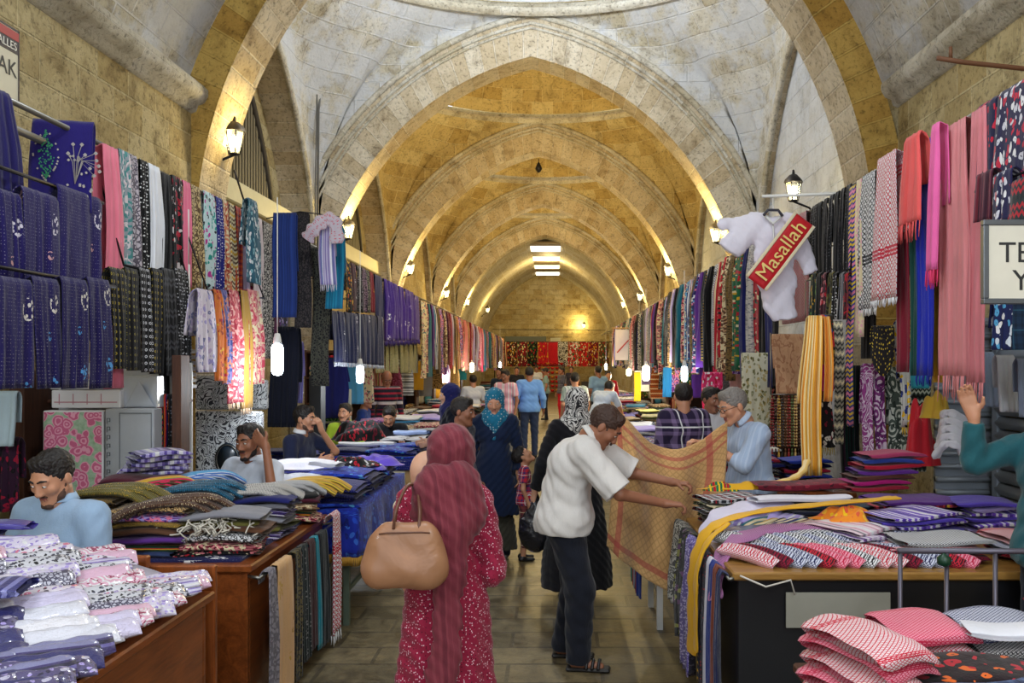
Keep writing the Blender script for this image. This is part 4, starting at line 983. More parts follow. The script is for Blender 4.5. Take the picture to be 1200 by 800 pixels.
# second row of bright printed shawls
for (a, b, y1, d, m_) in ((222, 246, 436, 'pale lilac shawl with fine print', c_('flowers', (206, 196, 206), (150, 140, 190), (180, 160, 190), (110, 110, 150))), (243, 254, 446, 'orange shawl with darker blooms', c_('flowers', (206, 110, 40), (150, 60, 30), GOLD, RED)),
                        (252, 262, 450, 'blue paisley shawl', c_('paisley', (50, 70, 130), (120, 110, 160), (190, 120, 90))), (260, 276, 472, 'red and rose paisley shawl', c_('paisley', (196, 84, 92), (226, 170, 160), (160, 40, 60))),
                        (275, 286, 478, 'mustard shawl', c_('plain', (176, 136, 60))), (283, 300, 450, 'pink shawl with red medallions', c_('paisley', (214, 140, 136), (190, 60, 80), CREAM))):
    rscarf('left', a, b, y1, d, m_, 'in the bright second row', py0=342, X=-2.52, name='printed_shawl', cat='shawl', nf=2, pinch=.7, amp=.03, group='bright printed shawls in the second row', fringe=(FR((200, 170, 140)), .05) if y1 > 460 else None)
m = MB(); m.tube([(-2.52, 6.2, 2.32), (-2.52, 7.4, 2.36)], .008, 6); m.tube([(-2.52, 6.2, 2.32), (-2.8, 6.2, 3.1)], .006, 6); m.tube([(-2.52, 7.4, 2.36), (-2.8, 7.4, 3.1)], .006, 6); tag(m.obj('hanging_bar', M_DARKMETAL), 'thin bar carrying the bright printed shawls', 'rail')
# camera-facing blue and dark shawls on a cross wire
m = MB(); m.tube([P(312, 256, 7.9), P(352, 248, 7.9), P(398, 254, 7.9)], .006, 6); tag(m.obj('cross_wire', M_DARKMETAL), 'sagging black wire across the left stall holding a blue shawl', 'wire')
def camhang(name, label, cat, px0, px1, py0, py1, d, mat, **kw):
    a = P(px0, py0, d); b = P(px1, py1, d)
    kw.setdefault('pinch', .95); kw.setdefault('amp', .012); kw.setdefault('nf', 2)
    return hang(name, label, cat, ((a.x+b.x)/2, d, a.z), 'cam', b.x-a.x, a.z-b.z, mat, **kw)
camhang('plain_shawl', 'royal blue ribbed shawl hanging flat from the cross wire', 'shawl', 322, 350, 251, 372, 7.85, c_('stripes', (26, 48, 110), (20, 40, 96), (30, 56, 124), (26, 48, 110)))
camhang('speckled_shawl', 'dark speckled shawl hanging behind the royal blue one', 'shawl', 344, 364, 250, 384, 7.95, c_('leopard', (60, 54, 54), (24, 22, 26)))
camhang('long_dark_dress', 'long black garment hanging below the blue shawl', 'garment', 318, 352, 384, 500, 8.2, c_('plain', (14, 18, 34)), amp=.03, nf=3)
camhang('long_dark_dress', 'dark embroidered robe hanging beside the lilac looped scarf', 'garment', 366, 386, 290, 452, 8.1, c_('leopard', (24, 24, 26), (70, 70, 60)), amp=.03)
camhang('looped_scarf', 'lilac striped scarf with silver fringe looped on a hanger', 'scarf', 375, 395, 258, 334, 7.7, c_('stripes', (176, 168, 196), (120, 110, 160), WHITE, (90, 100, 150)), fringe=(FR((200, 196, 210)), .06), pinch=.8)
ribbon('shawl_swag', 'pale speckled shawl swagged over the wire above lilac scarf', 'shawl', [P(360, 280, 7.65), P(368, 268, 7.6), P(382, 257, 7.6), P(393, 262, 7.6), P(395, 285, 7.6)], .12, c_('dots', (190, 180, 190), (200, 40, 60)), normal=(0, -1, 0), th=.02)
camhang('plain_shawl', 'bright teal ribbed shawl beside the lilac looped scarf', 'shawl', 383, 403, 268, 362, 7.9, c_('stripes', (20, 106, 140), (30, 130, 160), (20, 96, 130), (20, 106, 140)))
def fancy(): return R.choice([c_('leopard', (150, 110, 120), (30, 20, 26)), c_('flowers', BLACK, (196, 160, 60), (150, 40, 50), WHITE), c_('sequin', (24, 20, 26), (206, 180, 190), (180, 60, 80), (200, 160, 60)), c_('paisley', (60, 24, 34), (180, 130, 140), (30, 24, 30))])
for i, (a, b, dsc, mt) in enumerate(((400, 408, 'black and gold embroidered', c_('flowers', BLACK, (216, 170, 40), (190, 90, 30), GOLD)), (408, 414, 'rose spangled', c_('sequin', (60, 30, 40), (226, 160, 170), (220, 80, 90), WHITE)), (414, 420, 'black beaded', c_('dots', BLACK, (190, 180, 190))), (420, 425, 'mauve speckled', c_('leopard', (140, 110, 130), (30, 22, 30))), (425, 430, 'dark green beaded', c_('dots', (20, 34, 30), CREAM)), (430, 435, 'scarlet sequinned', c_('sequin', (120, 20, 34), (230, 180, 180), RED, GOLD)))):
    L('left', a, b, 366, f'{dsc} dress scarf', mt, 'in the sequinned group on left rail', nf=1, amp=.03)
for i in range(8):
    a = 385+i*7.7; rscarf('left', a, a+7.6, 424+i*.6, 'navy scarf with silver beading,', c_('sequin', (16, 24, 66), (200, 200, 216), (190, 190, 200), WHITE) if i % 2 else c_('plain', (14, 22, 60)), f'{["first", "second", "third", "fourth", "fifth", "sixth", "seventh", "last"][i]} from the left in lower navy row', py0=366+i*.8, X=-2.6, name='beaded_scarf', nf=1, amp=.03, pinch=.9, group='navy beaded scarves in the lower row', fringe=(FR((200, 204, 216)), .05))
L('left', 435, 446, 372, 'dark navy shawl', c_('plain', (20, 22, 74)), 'left of the violet sprigged row', nf=2, amp=.03)
for i in range(7):
    a = 445+i*6.2; L('left', a, a+6.1, 400-i*.3, 'violet shawl with white sprigs,', c_('sequin', (64, 30, 130), (226, 216, 236), WHITE, LILAC), f'{["first", "second", "third", "fourth", "fifth", "sixth", "seventh"][i]} from the left in the violet row', nf=1, amp=.05, group='violet sprigged shawls on the left rail', name='sprigged_shawl', cat='shawl', fringe=(FR((60, 40, 120)), .08))
for i in range(9):
    a = 438+i*5.6; rscarf('left', a, a+4.6, 437, 'olive beaded sash,', c_('shimmer', (150, 146, 96), (60, 60, 40)), f'{["first", "second", "third", "fourth", "fifth", "sixth", "seventh", "eighth", "last"][i]} of those below the violet shawls', py0=402, X=-2.75, name='beaded_belt', cat='belt', nf=1, amp=.02, group='olive beaded sashes below the violet shawls')
# ---- generic far rail scarves with their own colours and neighbours
def farrail(side, y0, y1, zones, src, step, zb=(1.45, 1.75), avoid=()):
    X = RXL if side == 'left' else RXR; y = y0; row = []
    while y < y1: row.append(y); y += step*(1+.02*(y-y0))*R.uniform(.85, 1.15)
    ds = [R.choice(src) for _ in row]
    seen = set()
    for i, y in enumerate(row):
        zn = [z for z in zones if y < z[0]][0][1]
        for k in range(60):
            d, m_ = ds[i]
            pv = ds[i-1][0] if i else None; nx = ds[i+1][0] if i+1 < len(row) else None
            lab = f'{d} scarf {zn}' + (f', after {pv}' if pv else '')
            if lab not in seen and d != pv and len(lab.split()) <= 16: break
            ds[i] = R.choice(src)
        seen.add(lab)
        w = (row[i+1]-y if i+1 < len(row) else step)*.9
        hang('hanging_scarf', lab, 'scarf', (X+(.0 if side == 'left' else 0), y+w/2, 3.1), side, w, 3.1-R.uniform(*zb), m_, nf=R.choice((1, 2, 2)), amp=R.uniform(.05, .10) if y > 9 else .03, group=f'scarves hanging from the {side} rail', pinch=.8)
SRC = [x for x in PU if x[0] not in ('white', 'plain brown', 'sky blue', 'mustard', 'plain olive')]
SRCL = [x for x in PU if x[0] in ('crimson', 'salmon pink', 'purple', 'red floral', 'black and red floral', 'green floral', 'cream floral', 'maroon paisley', 'brown paisley', 'purple paisley', 'striped red', 'striped lilac', 'pink dotted maroon', 'plain teal', 'striped blue', 'gold dotted black', 'lilac', 'shimmering bronze')]
farrail('left', 16.75, 43.6, [(20, 'on left rail before the third arch'), (27, 'on left rail past the third arch'), (34, 'on left rail near the fourth arch'), (60, 'on left rail beyond the last arch')], SRCL, .42)
# ---- near desk with wrapped scarves
desk('wooden_desk', 'near left orange-brown wooden desk heaped with plastic-wrapped scarves', 'desk', -3.3, -1.52, 2.15, 3.72, .80, M_WOODY, M_WOODY)
m = MB(); m.box(-2.75, -1.50, 3.765, 3.80, .05, .905, bev=.006); m.box(-2.75, -1.78, 3.725, 3.763, .9, .955, bev=.006); tag(m.obj('low_board', M_WOOD), 'low wooden board along the rear of the near left desk', 'board')
m = MB(); m.tube([(-2.28, 3.70, .975), (-1.86, 3.70, .975)], .012, 8); tag(m.obj('metal_bar', M_DARKMETAL), 'short dark metal bar lying along the near desk board', 'bar')
m = MB(); m.box(-2.55, -1.52, 3.98, 4.16, .04, .76); 
WRP = lambda k, *c, **kw: cloth(k, *c, coord='UV', coat=.9, rough=.45, **kw)
MIXW = [('white and pink floral', WRP('flowers', (222, 214, 226), (206, 110, 140), (150, 130, 190), (60, 50, 60), s=2.4)), ('white lilac', WRP('flowers', (214, 206, 228), (150, 130, 200), LILAC, WHITE, s=2.6)), ('black and white floral', WRP('flowers', (206, 206, 214), (40, 36, 50), (60, 60, 80), BLACK, s=2.8)),
        ('rose and white', WRP('paisley', (220, 170, 190), WHITE, (150, 60, 90), s=2.5)), ('yellow edged white', WRP('hstripes', (220, 218, 226), (220, 190, 120), (60, 60, 80), PINK, s=2)), ('grey speckled', WRP('leopard', (190, 190, 206), (70, 66, 90), s=2)), ('pink', WRP('plain', (222, 180, 204))), ('lilac striped', WRP('hstripes', (206, 200, 226), (130, 110, 180), WHITE, GREY, s=2))]
WHW = [('pure white', WRP('plain', (232, 230, 238))), ('off-white', WRP('plain', (220, 220, 232))), ('pale lilac', WRP('plain', (210, 202, 230)))]
VIO = [('dark violet', WRP('hstripes', (56, 46, 100), (96, 88, 150), (130, 130, 170), (30, 26, 60))), ('deep blue', WRP('plain', (44, 44, 104))), ('grey-violet', WRP('flowers', (84, 76, 120), (190, 186, 210), (40, 36, 70), LILAC, s=2.5))]
def packet_mesh(w, l, h, seed):
    rr = random.Random(seed); a1 = rr.uniform(0, 6)
    def fn(u, v):
        t = 2*PI*v; x = (u-.5)*2; e = max(0, 1-abs(x)**6)**.5; fl = 1 if abs(x) < .86 else 1.0
        c, s_ = math.cos(t), math.sin(t); y = math.copysign(abs(c)**.75, c); z = math.copysign(abs(s_)**.8, s_)
        hh = h*(.12+.88*e); return (x*l/2, y*w/2*(.90+.10*e)+.004*math.sin(x*9+a1), h/2+z*hh/2*(1+.10*math.sin(x*7+a1)*math.cos(y*5)))
    mb = MB(); mb.grid(fn, 14, 14, uvf=lambda u, v, p: (p[0], p[1]+p[2])); return mb.mesh('wrapped_scarf', MIXW[0][1])
PK = [packet_mesh(.092, .29, .040, i) for i in range(4)]
FILMC = None
an = math.radians(38); ux, uy = math.cos(an), math.sin(an); vx, vy = -math.sin(an), math.cos(an)
seenp = {}
rowsn = 0
def mound(X, Y): return .805+.25*min(1, max(0, -1.50-X)/.75)**.8*min(1, max(0, Y-2.2)/1.0)
for i in list(range(-20, 44))+list(range(100, 126)):
    for j in (range(-8, 9) if i < 90 else (0,)):
        X, Y = (-1.60+R.uniform(-.03, .02), 2.34+(i-100)*.051) if i > 90 else (-2.35+ux*j*.235*1+vx*i*.054+ux*R.uniform(-.05, .05), 2.95+uy*j*.235+vy*i*.054+uy*R.uniform(-.05, .05))
        if not (-3.1 < X < (-1.63 if i < 90 else -1.5) and 2.3 < Y < 3.62): continue
        if Y > 3.52 and X < -2.1: continue
        if X < -2.55 and Y > 3.45: continue
        band = Y+(X+2.3)*.15
        kind, src = ('violet', VIO) if band < 2.93 else (('white', WHW) if band < 3.13 else ('mixed', MIXW))
        d, m_ = R.choice(src)
        hz = mound(X, Y)+.005
        row = 'front' if Y < 2.7 else ('front-middle' if Y < 2.95 else ('middle' if Y < 3.15 else ('rear-middle' if Y < 3.35 else 'rear')))
        col = 'at the aisle edge' if X > -1.8 else ('near the aisle' if X > -2.15 else ('in the centre' if X > -2.55 else 'towards the wall'))
        if (d, row, col) in seenp: seenp[(d, row, col)].append(1)
        else: seenp[(d, row, col)] = [1]
        o = link('wrapped_scarf', R.choice(PK), None, (X, Y, hz), 0, m_); o.rotation_euler = (R.uniform(.38, .62), R.uniform(-.05, .12), an+R.uniform(-.06, .06))
        tag(o, uniq(f'{d} plastic-wrapped scarf, {row} row of the near left desk, {col}'), 'scarf', f'{d} wrapped scarves {row} {col}')
m = MB(); m.grid(lambda u, v: (-3.15+1.58*u, 2.2+1.5*v, mound(-3.15+1.58*u, 2.2+1.5*v)-.004), 10, 10); 
tag(solid(m.obj('cloth_liner', cloth('plain', (190, 186, 206))), .004), 'pale cloth under wrapped scarves on the near left desk', 'cloth')
folded('wrapped_shawl', 'large dark blue shawl in clear plastic lying on white packets', 'shawl', (-2.0, 2.93, mound(-2.0, 2.93)+.06), .34, .2, .045, WRP('stripes', (50, 50, 120), (130, 130, 190), (190, 190, 220), (34, 30, 84)), rz=.15, layers=2)
folded('plastic_bag', 'flat white plastic bag of cloth on near desk at left', 'bag', (-2.35, 3.13, mound(-2.35, 3.13)+.05), .30, .2, .035, WRP('plain', (216, 220, 232)), rz=.2)
for i, (x, y) in enumerate(((-2.52, 3.42), (-2.45, 3.5), (-2.36, 3.56))): folded('wrapped_shawl', f'violet-blue wrapped shawl, {("nearest", "middle", "farthest")[i]} of three by the seated man in pale blue', 'shawl', (x+.0, y-.02, mound(x, y)+.03+.01*i), .34, .12, .035, WRP('plain', (62, 50, 150)), rz=.25)
# ---- second desk, knitted scarves
desk('wooden_desk', 'second left wooden desk with scarves hung over its aisle edge', 'desk', -2.55, -1.53, 4.25, 5.62, .80, M_WOODY, M_WOODY)
drape('table_cover', 'dark blue spangled cover on the second left desk', -2.5, -1.62, 4.32, 5.55, .802, .03, c_('sequin', (20, 22, 70), (180, 184, 206), (120, 130, 190), WHITE), amp=.005)
KN = [x for x in PF if x[0].split()[0] in ('knitted', 'black', 'brown', 'maroon', 'blue', 'purple', 'plain', 'leopard', 'charcoal', 'dark', 'dusky', 'shimmering', 'grey')]+[('gold threaded', c_('knit', (150, 120, 50), BLACK, GOLD, s=1.5)), ('wine knitted', c_('knit', (120, 24, 50), BLACK, ROSE, s=1.5)), ('green striped', c_('hstripes', (24, 70, 50), BLACK, GOLD, RED, s=2.5)), ('purple striped', c_('hstripes', (60, 40, 110), BLACK, LILAC, WHITE, s=2.5))]
where = [('aisle-side near pile on desk', -1.72, 4.47, 6, .40, .28, .1), ('aisle-side middle pile on desk', -1.70, 4.95, 6, .36, .30, -.1), ('aisle-side far pile on desk', -1.68, 5.37, 5, .34, .28, .15), ('central near pile on desk', -2.08, 4.42, 7, .38, .30, .0), ('central pile on desk', -2.08, 4.88, 7, .40, .32, .2), ('central far pile on desk', -2.08, 5.34, 6, .36, .28, -.2), ('wall-side near pile on desk', -2.42, 4.5, 8, .30, .34, .1), ('wall-side middle pile on desk', -2.42, 4.95, 9, .32, .30, 0), ('wall-side far pile on desk', -2.42, 5.38, 7, .30, .30, .2)]
for w_, x, y, n, w, l, rz in where:
    pile(x, y, .815, n, w, l, .038, w_, 'folded knitted scarves on the second left desk', KN, rz, kind='knit', name='folded_scarf', layers=3, sag=.35)
for i, (x, y, z, d, m_, rz) in enumerate(((-1.95, 4.35, 1.075, 'mustard', PD['knitted brown'], .5), (-2.25, 4.75, 1.11, 'pink and green', c_('stripes', (200, 40, 80), (60, 120, 70), CREAM, GOLD), .9), (-2.0, 4.75, 1.09, 'turquoise', c_('knit', (20, 90, 120), BLACK, SKYB), .4), (-2.3, 4.4, 1.125, 'olive', c_('knit', (120, 110, 50), BLACK, GOLD), .2), (-2.15, 5.1, 1.10, 'sky blue', c_('stripes', (70, 110, 180), WHITE, NAVY, SKYB), .7), (-1.75, 4.9, 1.05, 'white corded', c_('knit', (200, 196, 190), (90, 90, 90), BLACK), .3), (-1.72, 5.3, 1.01, 'black and white ticked', c_('tooth', WHITE, BLACK), .5), (-1.62, 5.52, 1.01, 'yellow ribbed', c_('stripes', (206, 176, 60), (120, 100, 40), GOLD, GOLD), .2))):
    for k in range(3):
        q0 = Vector((x+k*.035-.03, y+k*.05-.05, z+.008*k)); dx = Vector((math.cos(rz), math.sin(rz), 0)); dz = Vector((0, 0, 1))
        ribbon('knitted_scarf', f'{d} knitted scarf, {("near", "middle", "far")[k]} strand of its bunch slung over the knit piles', 'scarf', [q0-dx*.22-dz*.05, q0-dx*.12, q0+dx*.02+dz*.012, q0+dx*.14, q0+dx*.24-dz*.06], .07, m_, th=.018, group=f'{d} knitted scarves slung over the piles')
fr = MB(); rr = random.Random(4)
for i in range(90):
    x, y = -1.78+rr.gauss(0, .09), 4.40+rr.gauss(0, .07); z = .99+rr.uniform(-.02, .03); p = [(x, y, z)]
    for k in range(5): x += rr.uniform(-.03, .03); y += rr.uniform(-.035, .02); z -= rr.uniform(-.005, .022); p.append((x, y, max(z, .83)))
    fr.tube(p, .0045, 4)
tag(fr.obj('loose_fringe', FR((206, 200, 186))), 'tangle of cream wool fringe at near end of knit piles', 'fringe', kind='stuff')
# packs in clear plastic on the far wall side of the desk
for i in range(5): folded('wrapped_shawl', f'violet shawl in glossy plastic, {ORD[i] if i < 4 else "topmost"} in the heap before the rose box', 'shawl', (-2.42+.03*i, 5.15-.04*i, 1.13+.032*i), .36-.02*i, .26, .034, WRP('stripes', (170, 160, 214), (90, 70, 160), WHITE, (50, 40, 120)), rz=.3+.12*i)
# scarves hanging over the desk's aisle edge, from a thin rod
m = MB(); m.tube([(-1.46, 4.22, .735), (-1.46, 5.66, .74)], .008, 6); m.tube([(-1.46, 4.22, .735), (-1.53, 4.26, .735)], .008, 6); m.tube([(-1.46, 5.66, .74), (-1.53, 5.6, .74)], .008, 6); tag(m.obj('hanging_bar', M_STEEL), 'thin rod along the aisle edge of the second left desk', 'rail')
for a, b, zb, d, m_ in ((4.24, 4.36, .06, 'pale grey sheer', c_('lace', (150, 146, 156), (110, 106, 116))), (4.38, 4.66, .0, 'peach gold-sequinned', c_('sequin', (222, 178, 126), (190, 140, 60), (236, 220, 190), GOLD)), (4.66, 4.80, .05, 'brown and gold leopard', c_('leopard', (96, 84, 40), (30, 26, 20))), (4.81, 4.93, .1, 'dark green spangled', c_('dots', (24, 34, 34), (120, 120, 120))), (4.94, 5.08, .12, 'dark brown plain', c_('plain', (58, 26, 28))), (5.09, 5.17, .08, 'turquoise', c_('plain', (20, 130, 150))), (5.18, 5.36, .06, 'black velvet', c_('plain', (18, 26, 30)))):
    hang('hanging_scarf', f'{d} scarf hanging down the side of the second left desk', 'scarf', (-1.455, (a+b)/2, .745), 'left', b-a, .745-max(zb, .05), m_, Lb=.05, nf=2, amp=.016, group='scarves hung over the second left desk', pinch=.8)
hang('keffiyeh', 'red and white checked keffiyeh with white hem at the desk end', 'scarf', (-1.44, 5.50, .82), 'left', .22, .74, PD['red and white checked'], Lb=.04, nf=2, amp=.02, fringe=(FR(WHITE), .06))
# ---- blue draped table
desk('trestle_table', 'metal-framed trestle table draped in blue, third on the left', 'table', -1.86, -1.38, 5.82, 7.6, .80, M_WOOD, plainmat('green_grey_paint', (84, 98, 84), .6), kind='frame')
desk('trestle_table', 'metal-framed trestle table behind the blue draped one', 'table', -2.7, -1.95, 6.25, 7.6, .78, M_WOOD, plainmat('green_grey_paint', (84, 98, 84), .6), kind='frame')
drape('blue_tablecloth', 'royal blue cloth with gold fringe covering the third left table', -1.86, -1.38, 5.82, 7.6, .802, .32, c_('flowers', (20, 40, 150), (30, 70, 190), (16, 30, 110), (50, 100, 200)), amp=.022, fringe=FR((186, 140, 50)))
drape('blue_tablecloth', 'navy cloth covering the table behind the fringed one', -2.7, -1.95, 6.25, 7.6, .782, .2, c_('plain', (24, 28, 90)), amp=.015, seed=5)
NB = [('navy silver-sprigged', c_('sequin', (18, 26, 104), (210, 214, 230), WHITE, SILVER)), ('royal blue', c_('flowers', (20, 44, 150), (40, 80, 200), (14, 30, 110), SKYB)), ('dark navy beaded', c_('sequin', (14, 18, 70), (190, 194, 220), SKYB, SILVER))]
for w_, x, y, n in (('near aisle corner of blue table', -1.6, 6.02, 4), ('mid aisle edge of blue table', -1.6, 6.55, 5), ('far aisle corner of blue table', -1.6, 7.1, 4)): pile(x, y, .82, n, .46, .5, .035, w_, 'folded blue shawls', NB, 0, kind='shawl', name='folded_shawl', cat='shawl', layers=2, sag=.4)
for w_, x, y, n in (('behind the man in white shirt', -2.3, 6.6, 4), ('far wall side of navy table', -2.35, 7.25, 4), ('middle of navy table', -2.05, 6.9, 4)): pile(x, y, .795, n, .44, .4, .04, w_, 'folded blue shawls', NB, 0, kind='shawl', name='folded_shawl', cat='shawl', layers=2, sag=.4)
def heap(name, label, cat, x, y, z, rx, ry, h, mat, seed=1, group=None, rz=0):
    """a loosely dropped cloth"""
    rr = random.Random(seed); a = [rr.uniform(0, 6) for _ in range(5)]
    def fn(u, v):
        t = 2*PI*u; r = 1-v; wob = 1+.22*math.sin(3*t+a[0])+.13*math.sin(5*t+a[1])
        zz = h*(1-r**2.2)*(1+.35*math.sin(4*t+a[2]+r*6)*r)+.35*h*math.sin(r*9+2*t+a[3])*(1-r)*r*2
        return (rx*r*wob*math.cos(t), ry*r*wob*math.sin(t), max(zz, .003))
    mb = MB(); mb.grid(fn, 48, 14, uvf=lambda u, v, p: (p[0]*1.5, p[1]*1.5)); o = mb.obj(name, mat, None, (x, y, z)); o.rotation_euler = (0, 0, rz); return tag(o, uniq(label), cat, group)
heap('crumpled_cloth', 'crumpled white cloth lying before the man with hand on forehead', 'cloth', -1.88, 6.08, .955, .24, .17, .05, c_('plain', (216, 220, 232)), 2)
heap('crumpled_cloth', 'white cloth trailing across the navy shawls', 'cloth', -2.0, 6.9, .95, .42, .16, .07, c_('plain', (222, 222, 232)), 5)
heap('crumpled_scarf', 'black, red and white patterned scarf dropped on blue shawls', 'scarf', -1.62, 6.75, .985, .20, .15, .07, c_('flowers', BLACK, RED, WHITE, (120, 10, 30)), 8)
heap('crumpled_scarf', 'lilac satin scarf heaped at far corner of blue table', 'scarf', -1.52, 7.15, .955, .22, .24, .07, c_('plain', (100, 76, 196), rough=.5), 11)
heap('crumpled_scarf', 'violet scarf spilling towards the aisle on blue table', 'scarf', -1.48, 6.85, .955, .12, .2, .05, c_('plain', (86, 70, 180), rough=.5), 12)
folded('folded_cloth', 'white folded cloth standing out on the dark scarf', 'cloth', (-1.72, 6.45, 1.01), .26, .12, .05, c_('plain', (226, 226, 230)), rz=-.5)
# ---- table with light cabinet
desk('light_cabinet', 'light wooden cabinet counter under navy beaded shawls', 'cabinet', -3.1, -1.42, 8.7, 10.2, .80, M_LWOOD, M_LWOOD)
m = MB(); m.box(-2.05, -1.52, 8.672, 8.70, .18, .70, bev=.006); tag(m.obj('cream_panel', plainmat('cream_panel', (206, 196, 170), .5)), 'cream inset panel on the face of the light cabinet', 'panel')
drape('navy_cover', 'navy spangled cloth over the light wooden cabinet', -3.1, -1.42, 8.7, 10.2, .802, .10, NB[0][1], amp=.015, seed=9)
for w_, x, y, n in (('near aisle end of light cabinet', -1.7, 8.95, 3), ('near centre of light cabinet', -2.2, 8.95, 3), ('near wall end of light cabinet', -2.75, 8.95, 3), ('mid aisle end of light cabinet', -1.7, 9.45, 3), ('centre of the light cabinet', -2.2, 9.45, 3)): pile(x, y, .82, n, .48, .42, .03, w_, 'navy shawls on the light cabinet', NB, 0, kind='shawl', name='folded_shawl', cat='shawl', sag=.4)
folded('folded_cloth', 'white strip of cloth lying on navy shawls of light cabinet', 'cloth', (-2.0, 9.1, .925), .6, .12, .03, c_('plain', (224, 226, 236)))
heap('crumpled_scarf', 'red and black shawl bundled before the man in black', 'shawl', -2.25, 9.75, .92, .34, .22, .20, c_('flowers', BLACK, (170, 20, 40), MAROON, BLACK), 21)
for i in range(14):
    folded('white_packet', f'small white packet, {("first", "second", "third", "fourth", "fifth", "sixth", "seventh")[i % 7]} in the {"near" if i < 7 else "far"} row at cabinet aisle end', 'packet', (-1.55-.0*i, 9.62+.075*(i % 7), .925) if i < 7 else (-1.83, 9.62+.075*(i % 7), .925), .26, .06, .02, c_('plain', (214, 212, 214)), rz=.1)
folded('folded_cloth', 'pale blue folded cloth in front of bald man', 'cloth', (-1.7, 10.1, .95), .4, .16, .05, c_('plain', (150, 170, 214)))
# ---- backdrop of the first shops on the left
m = empty('wooden_cabinet', (-2.9, 5.55, 0), 0, 'dark wooden shop cabinet holding the rose box and silver boxes', 'cabinet')
for nm, bx in (('side_panel', (-.62, -.52, -.05, .35, 0, 1.75)), ('side_panel', (.40, .46, .02, .16, 0, 1.85)), ('shelf', (-.52, .40, -.02, .35, .96, 1.0)), ('shelf', (-.52, .40, .2, .35, 1.53, 1.55)), ('back_panel', (-.52, .40, .33, .35, 0, 1.8))):
    b_ = MB(); b_.box(*bx, bev=.004); b_.obj(nm, M_DWOOD if nm != 'back_panel' else plainmat('white_board', (206, 206, 204), .5), m)
def boxobj(name, label, cat, px0, px1, py0, py1, d, dep, mat, face=None):
    a = P(px0, py0, d); b = P(px1, py1, d); o = MB(); o.box(0, b.x-a.x, 0, dep, 0, a.z-b.z, bev=.006); o = o.obj(name, mat, None, (a.x, d, b.z)); tag(o, label, cat); return o, b.x-a.x, a.z-b.z
m_, nt, bb = newmat('printed_roses'); q = N(nt); co = q.coord('Object', (1, 0, 1))
dn = q.noise(co, 14, 2)[1]; vv = q.n('ShaderNodeVectorMath', operation='MULTIPLY_ADD'); q.l(dn, vv.inputs[0]); vv.inputs[1].default_value = (.035,)*3; q.l(co, vv.inputs[2])
v1 = q.vor(vv.outputs[0], 15); ringz = q.math('SINE', q.math('MULTIPLY', v1[0], 24)); petal = q.mix(q.math('GREATER_THAN', ringz, .1), (.72, .16, .30), (.90, .42, .55))
q.l(q.mix(q.math('GREATER_THAN', v1[0], .60), petal, q.mix(q.noise(co, 30, 2)[0], (.10, .30, .10), (.75, .85, .70))), bb.inputs['Base Color']); bb.inputs['Roughness'].default_value = .25
rb, w, h = boxobj('printed_box', 'white gift box printed with pink roses beside the seated man', 'box', 50, 121, 481, 582, 5.42, .1, plainmat('white_gloss', (226, 226, 226), .3))
f_ = MB(); f_.box(.01, w-.01, -.004, -.001, .01, h-.01); f_.obj('rose_print', m_, rb)
sbx, w, h = boxobj('silver_gift_box', 'silver gift box with greek-key border and script', 'box', 123, 180, 479, 580, 5.40, .12, plainmat('silver_card', (176, 182, 190), .3, .3))
f_ = MB()
for a, b_ in ((.02, h-.02),): 
    for k in range(9): z0 = .02+k*(h-.06)/9; f_.box(.012, .016, -.004, -.001, z0, z0+.036); f_.box(.012, .034, -.004, -.001, z0+.032, z0+.036); f_.box(.030, .034, -.004, -.001, z0+.012, z0+.036); f_.box(.020, .034, -.004, -.001, z0+.012, z0+.016)
f_.box(w*.30, w*.96, -.004, -.001, .02, .026); f_.box(w*.30, w*.96, -.004, -.001, h-.03, h-.024); f_.box(w*.30, w*.31, -.004, -.001, .02, h-.024); f_.box(w*.95, w*.96, -.004, -.001, .02, h-.024); f_.obj('printed_border', plainmat('grey_ink', (90, 96, 100), .5), sbx)
for i, (a, b_, c, d_) in enumerate(((60, 141, 457, 478), (58, 118, 447, 456), (62, 125, 436, 446))):
    bx_, w, h = boxobj('white_box', f'flat white boxed towel set, {("lowest", "middle", "topmost")[i]} above the rose box', 'box', a, b_, c, d_, 5.5+.02*i, .2, plainmat('white_card', (216, 214, 214), .5)); f_ = MB(); f_.box(.02, w-.02, -.003, -.001, h*.3, h*.36); [f_.box(.05+k*.09, .055+k*.09, -.003, -.001, h*.2, h*.8) for k in range(int(w/.1))]; f_.obj('printed_lines', plainmat('pink_ink', (190, 130, 140), .5), bx_)
bx_, w, h = boxobj('silver_gift_box', 'pale silver pyramid-fronted box on the cabinet top', 'box', 142, 184, 440, 478, 5.55, .1, plainmat('silver_card2', (190, 196, 206), .25, .4)); f_ = MB(); f_.add([(w*.15, -.012, .01), (w*.6, -.05, h*.85), (w*.95, -.012, .01)], [(0, 1, 2)]); f_.obj('raised_facet', plainmat('silver_card3', (206, 212, 222), .2, .4), bx_)
camhang('pale_shirt', 'pale blue shirt hanging at left edge below navy shawls', 'garment', -16, 22, 462, 522, 5.0, c_('plain', (176, 196, 204)), nf=2, amp=.02)
camhang('patterned_dress', 'dark red and black dress hanging at left picture edge', 'garment', -20, 30, 515, 598, 5.08, c_('flowers', (44, 16, 40), (150, 20, 50), (96, 20, 60), BLACK), nf=3, amp=.03)
for i, (a, b_, d_, mt) in enumerate(((183, 191, 'dark patterned', c_('zigzag', BLACK, RED, GOLD)), (191, 198, 'orange and blue striped', c_('stripes', ORANGE, NAVY, BLACK, RED)), (198, 204, 'black beaded', c_('dots', BLACK, GREY)))): camhang('narrow_belt', f'{d_} woven belt hanging beside silver boxes', 'belt', a, b_, 465, 548, 5.7, mt, nf=1)
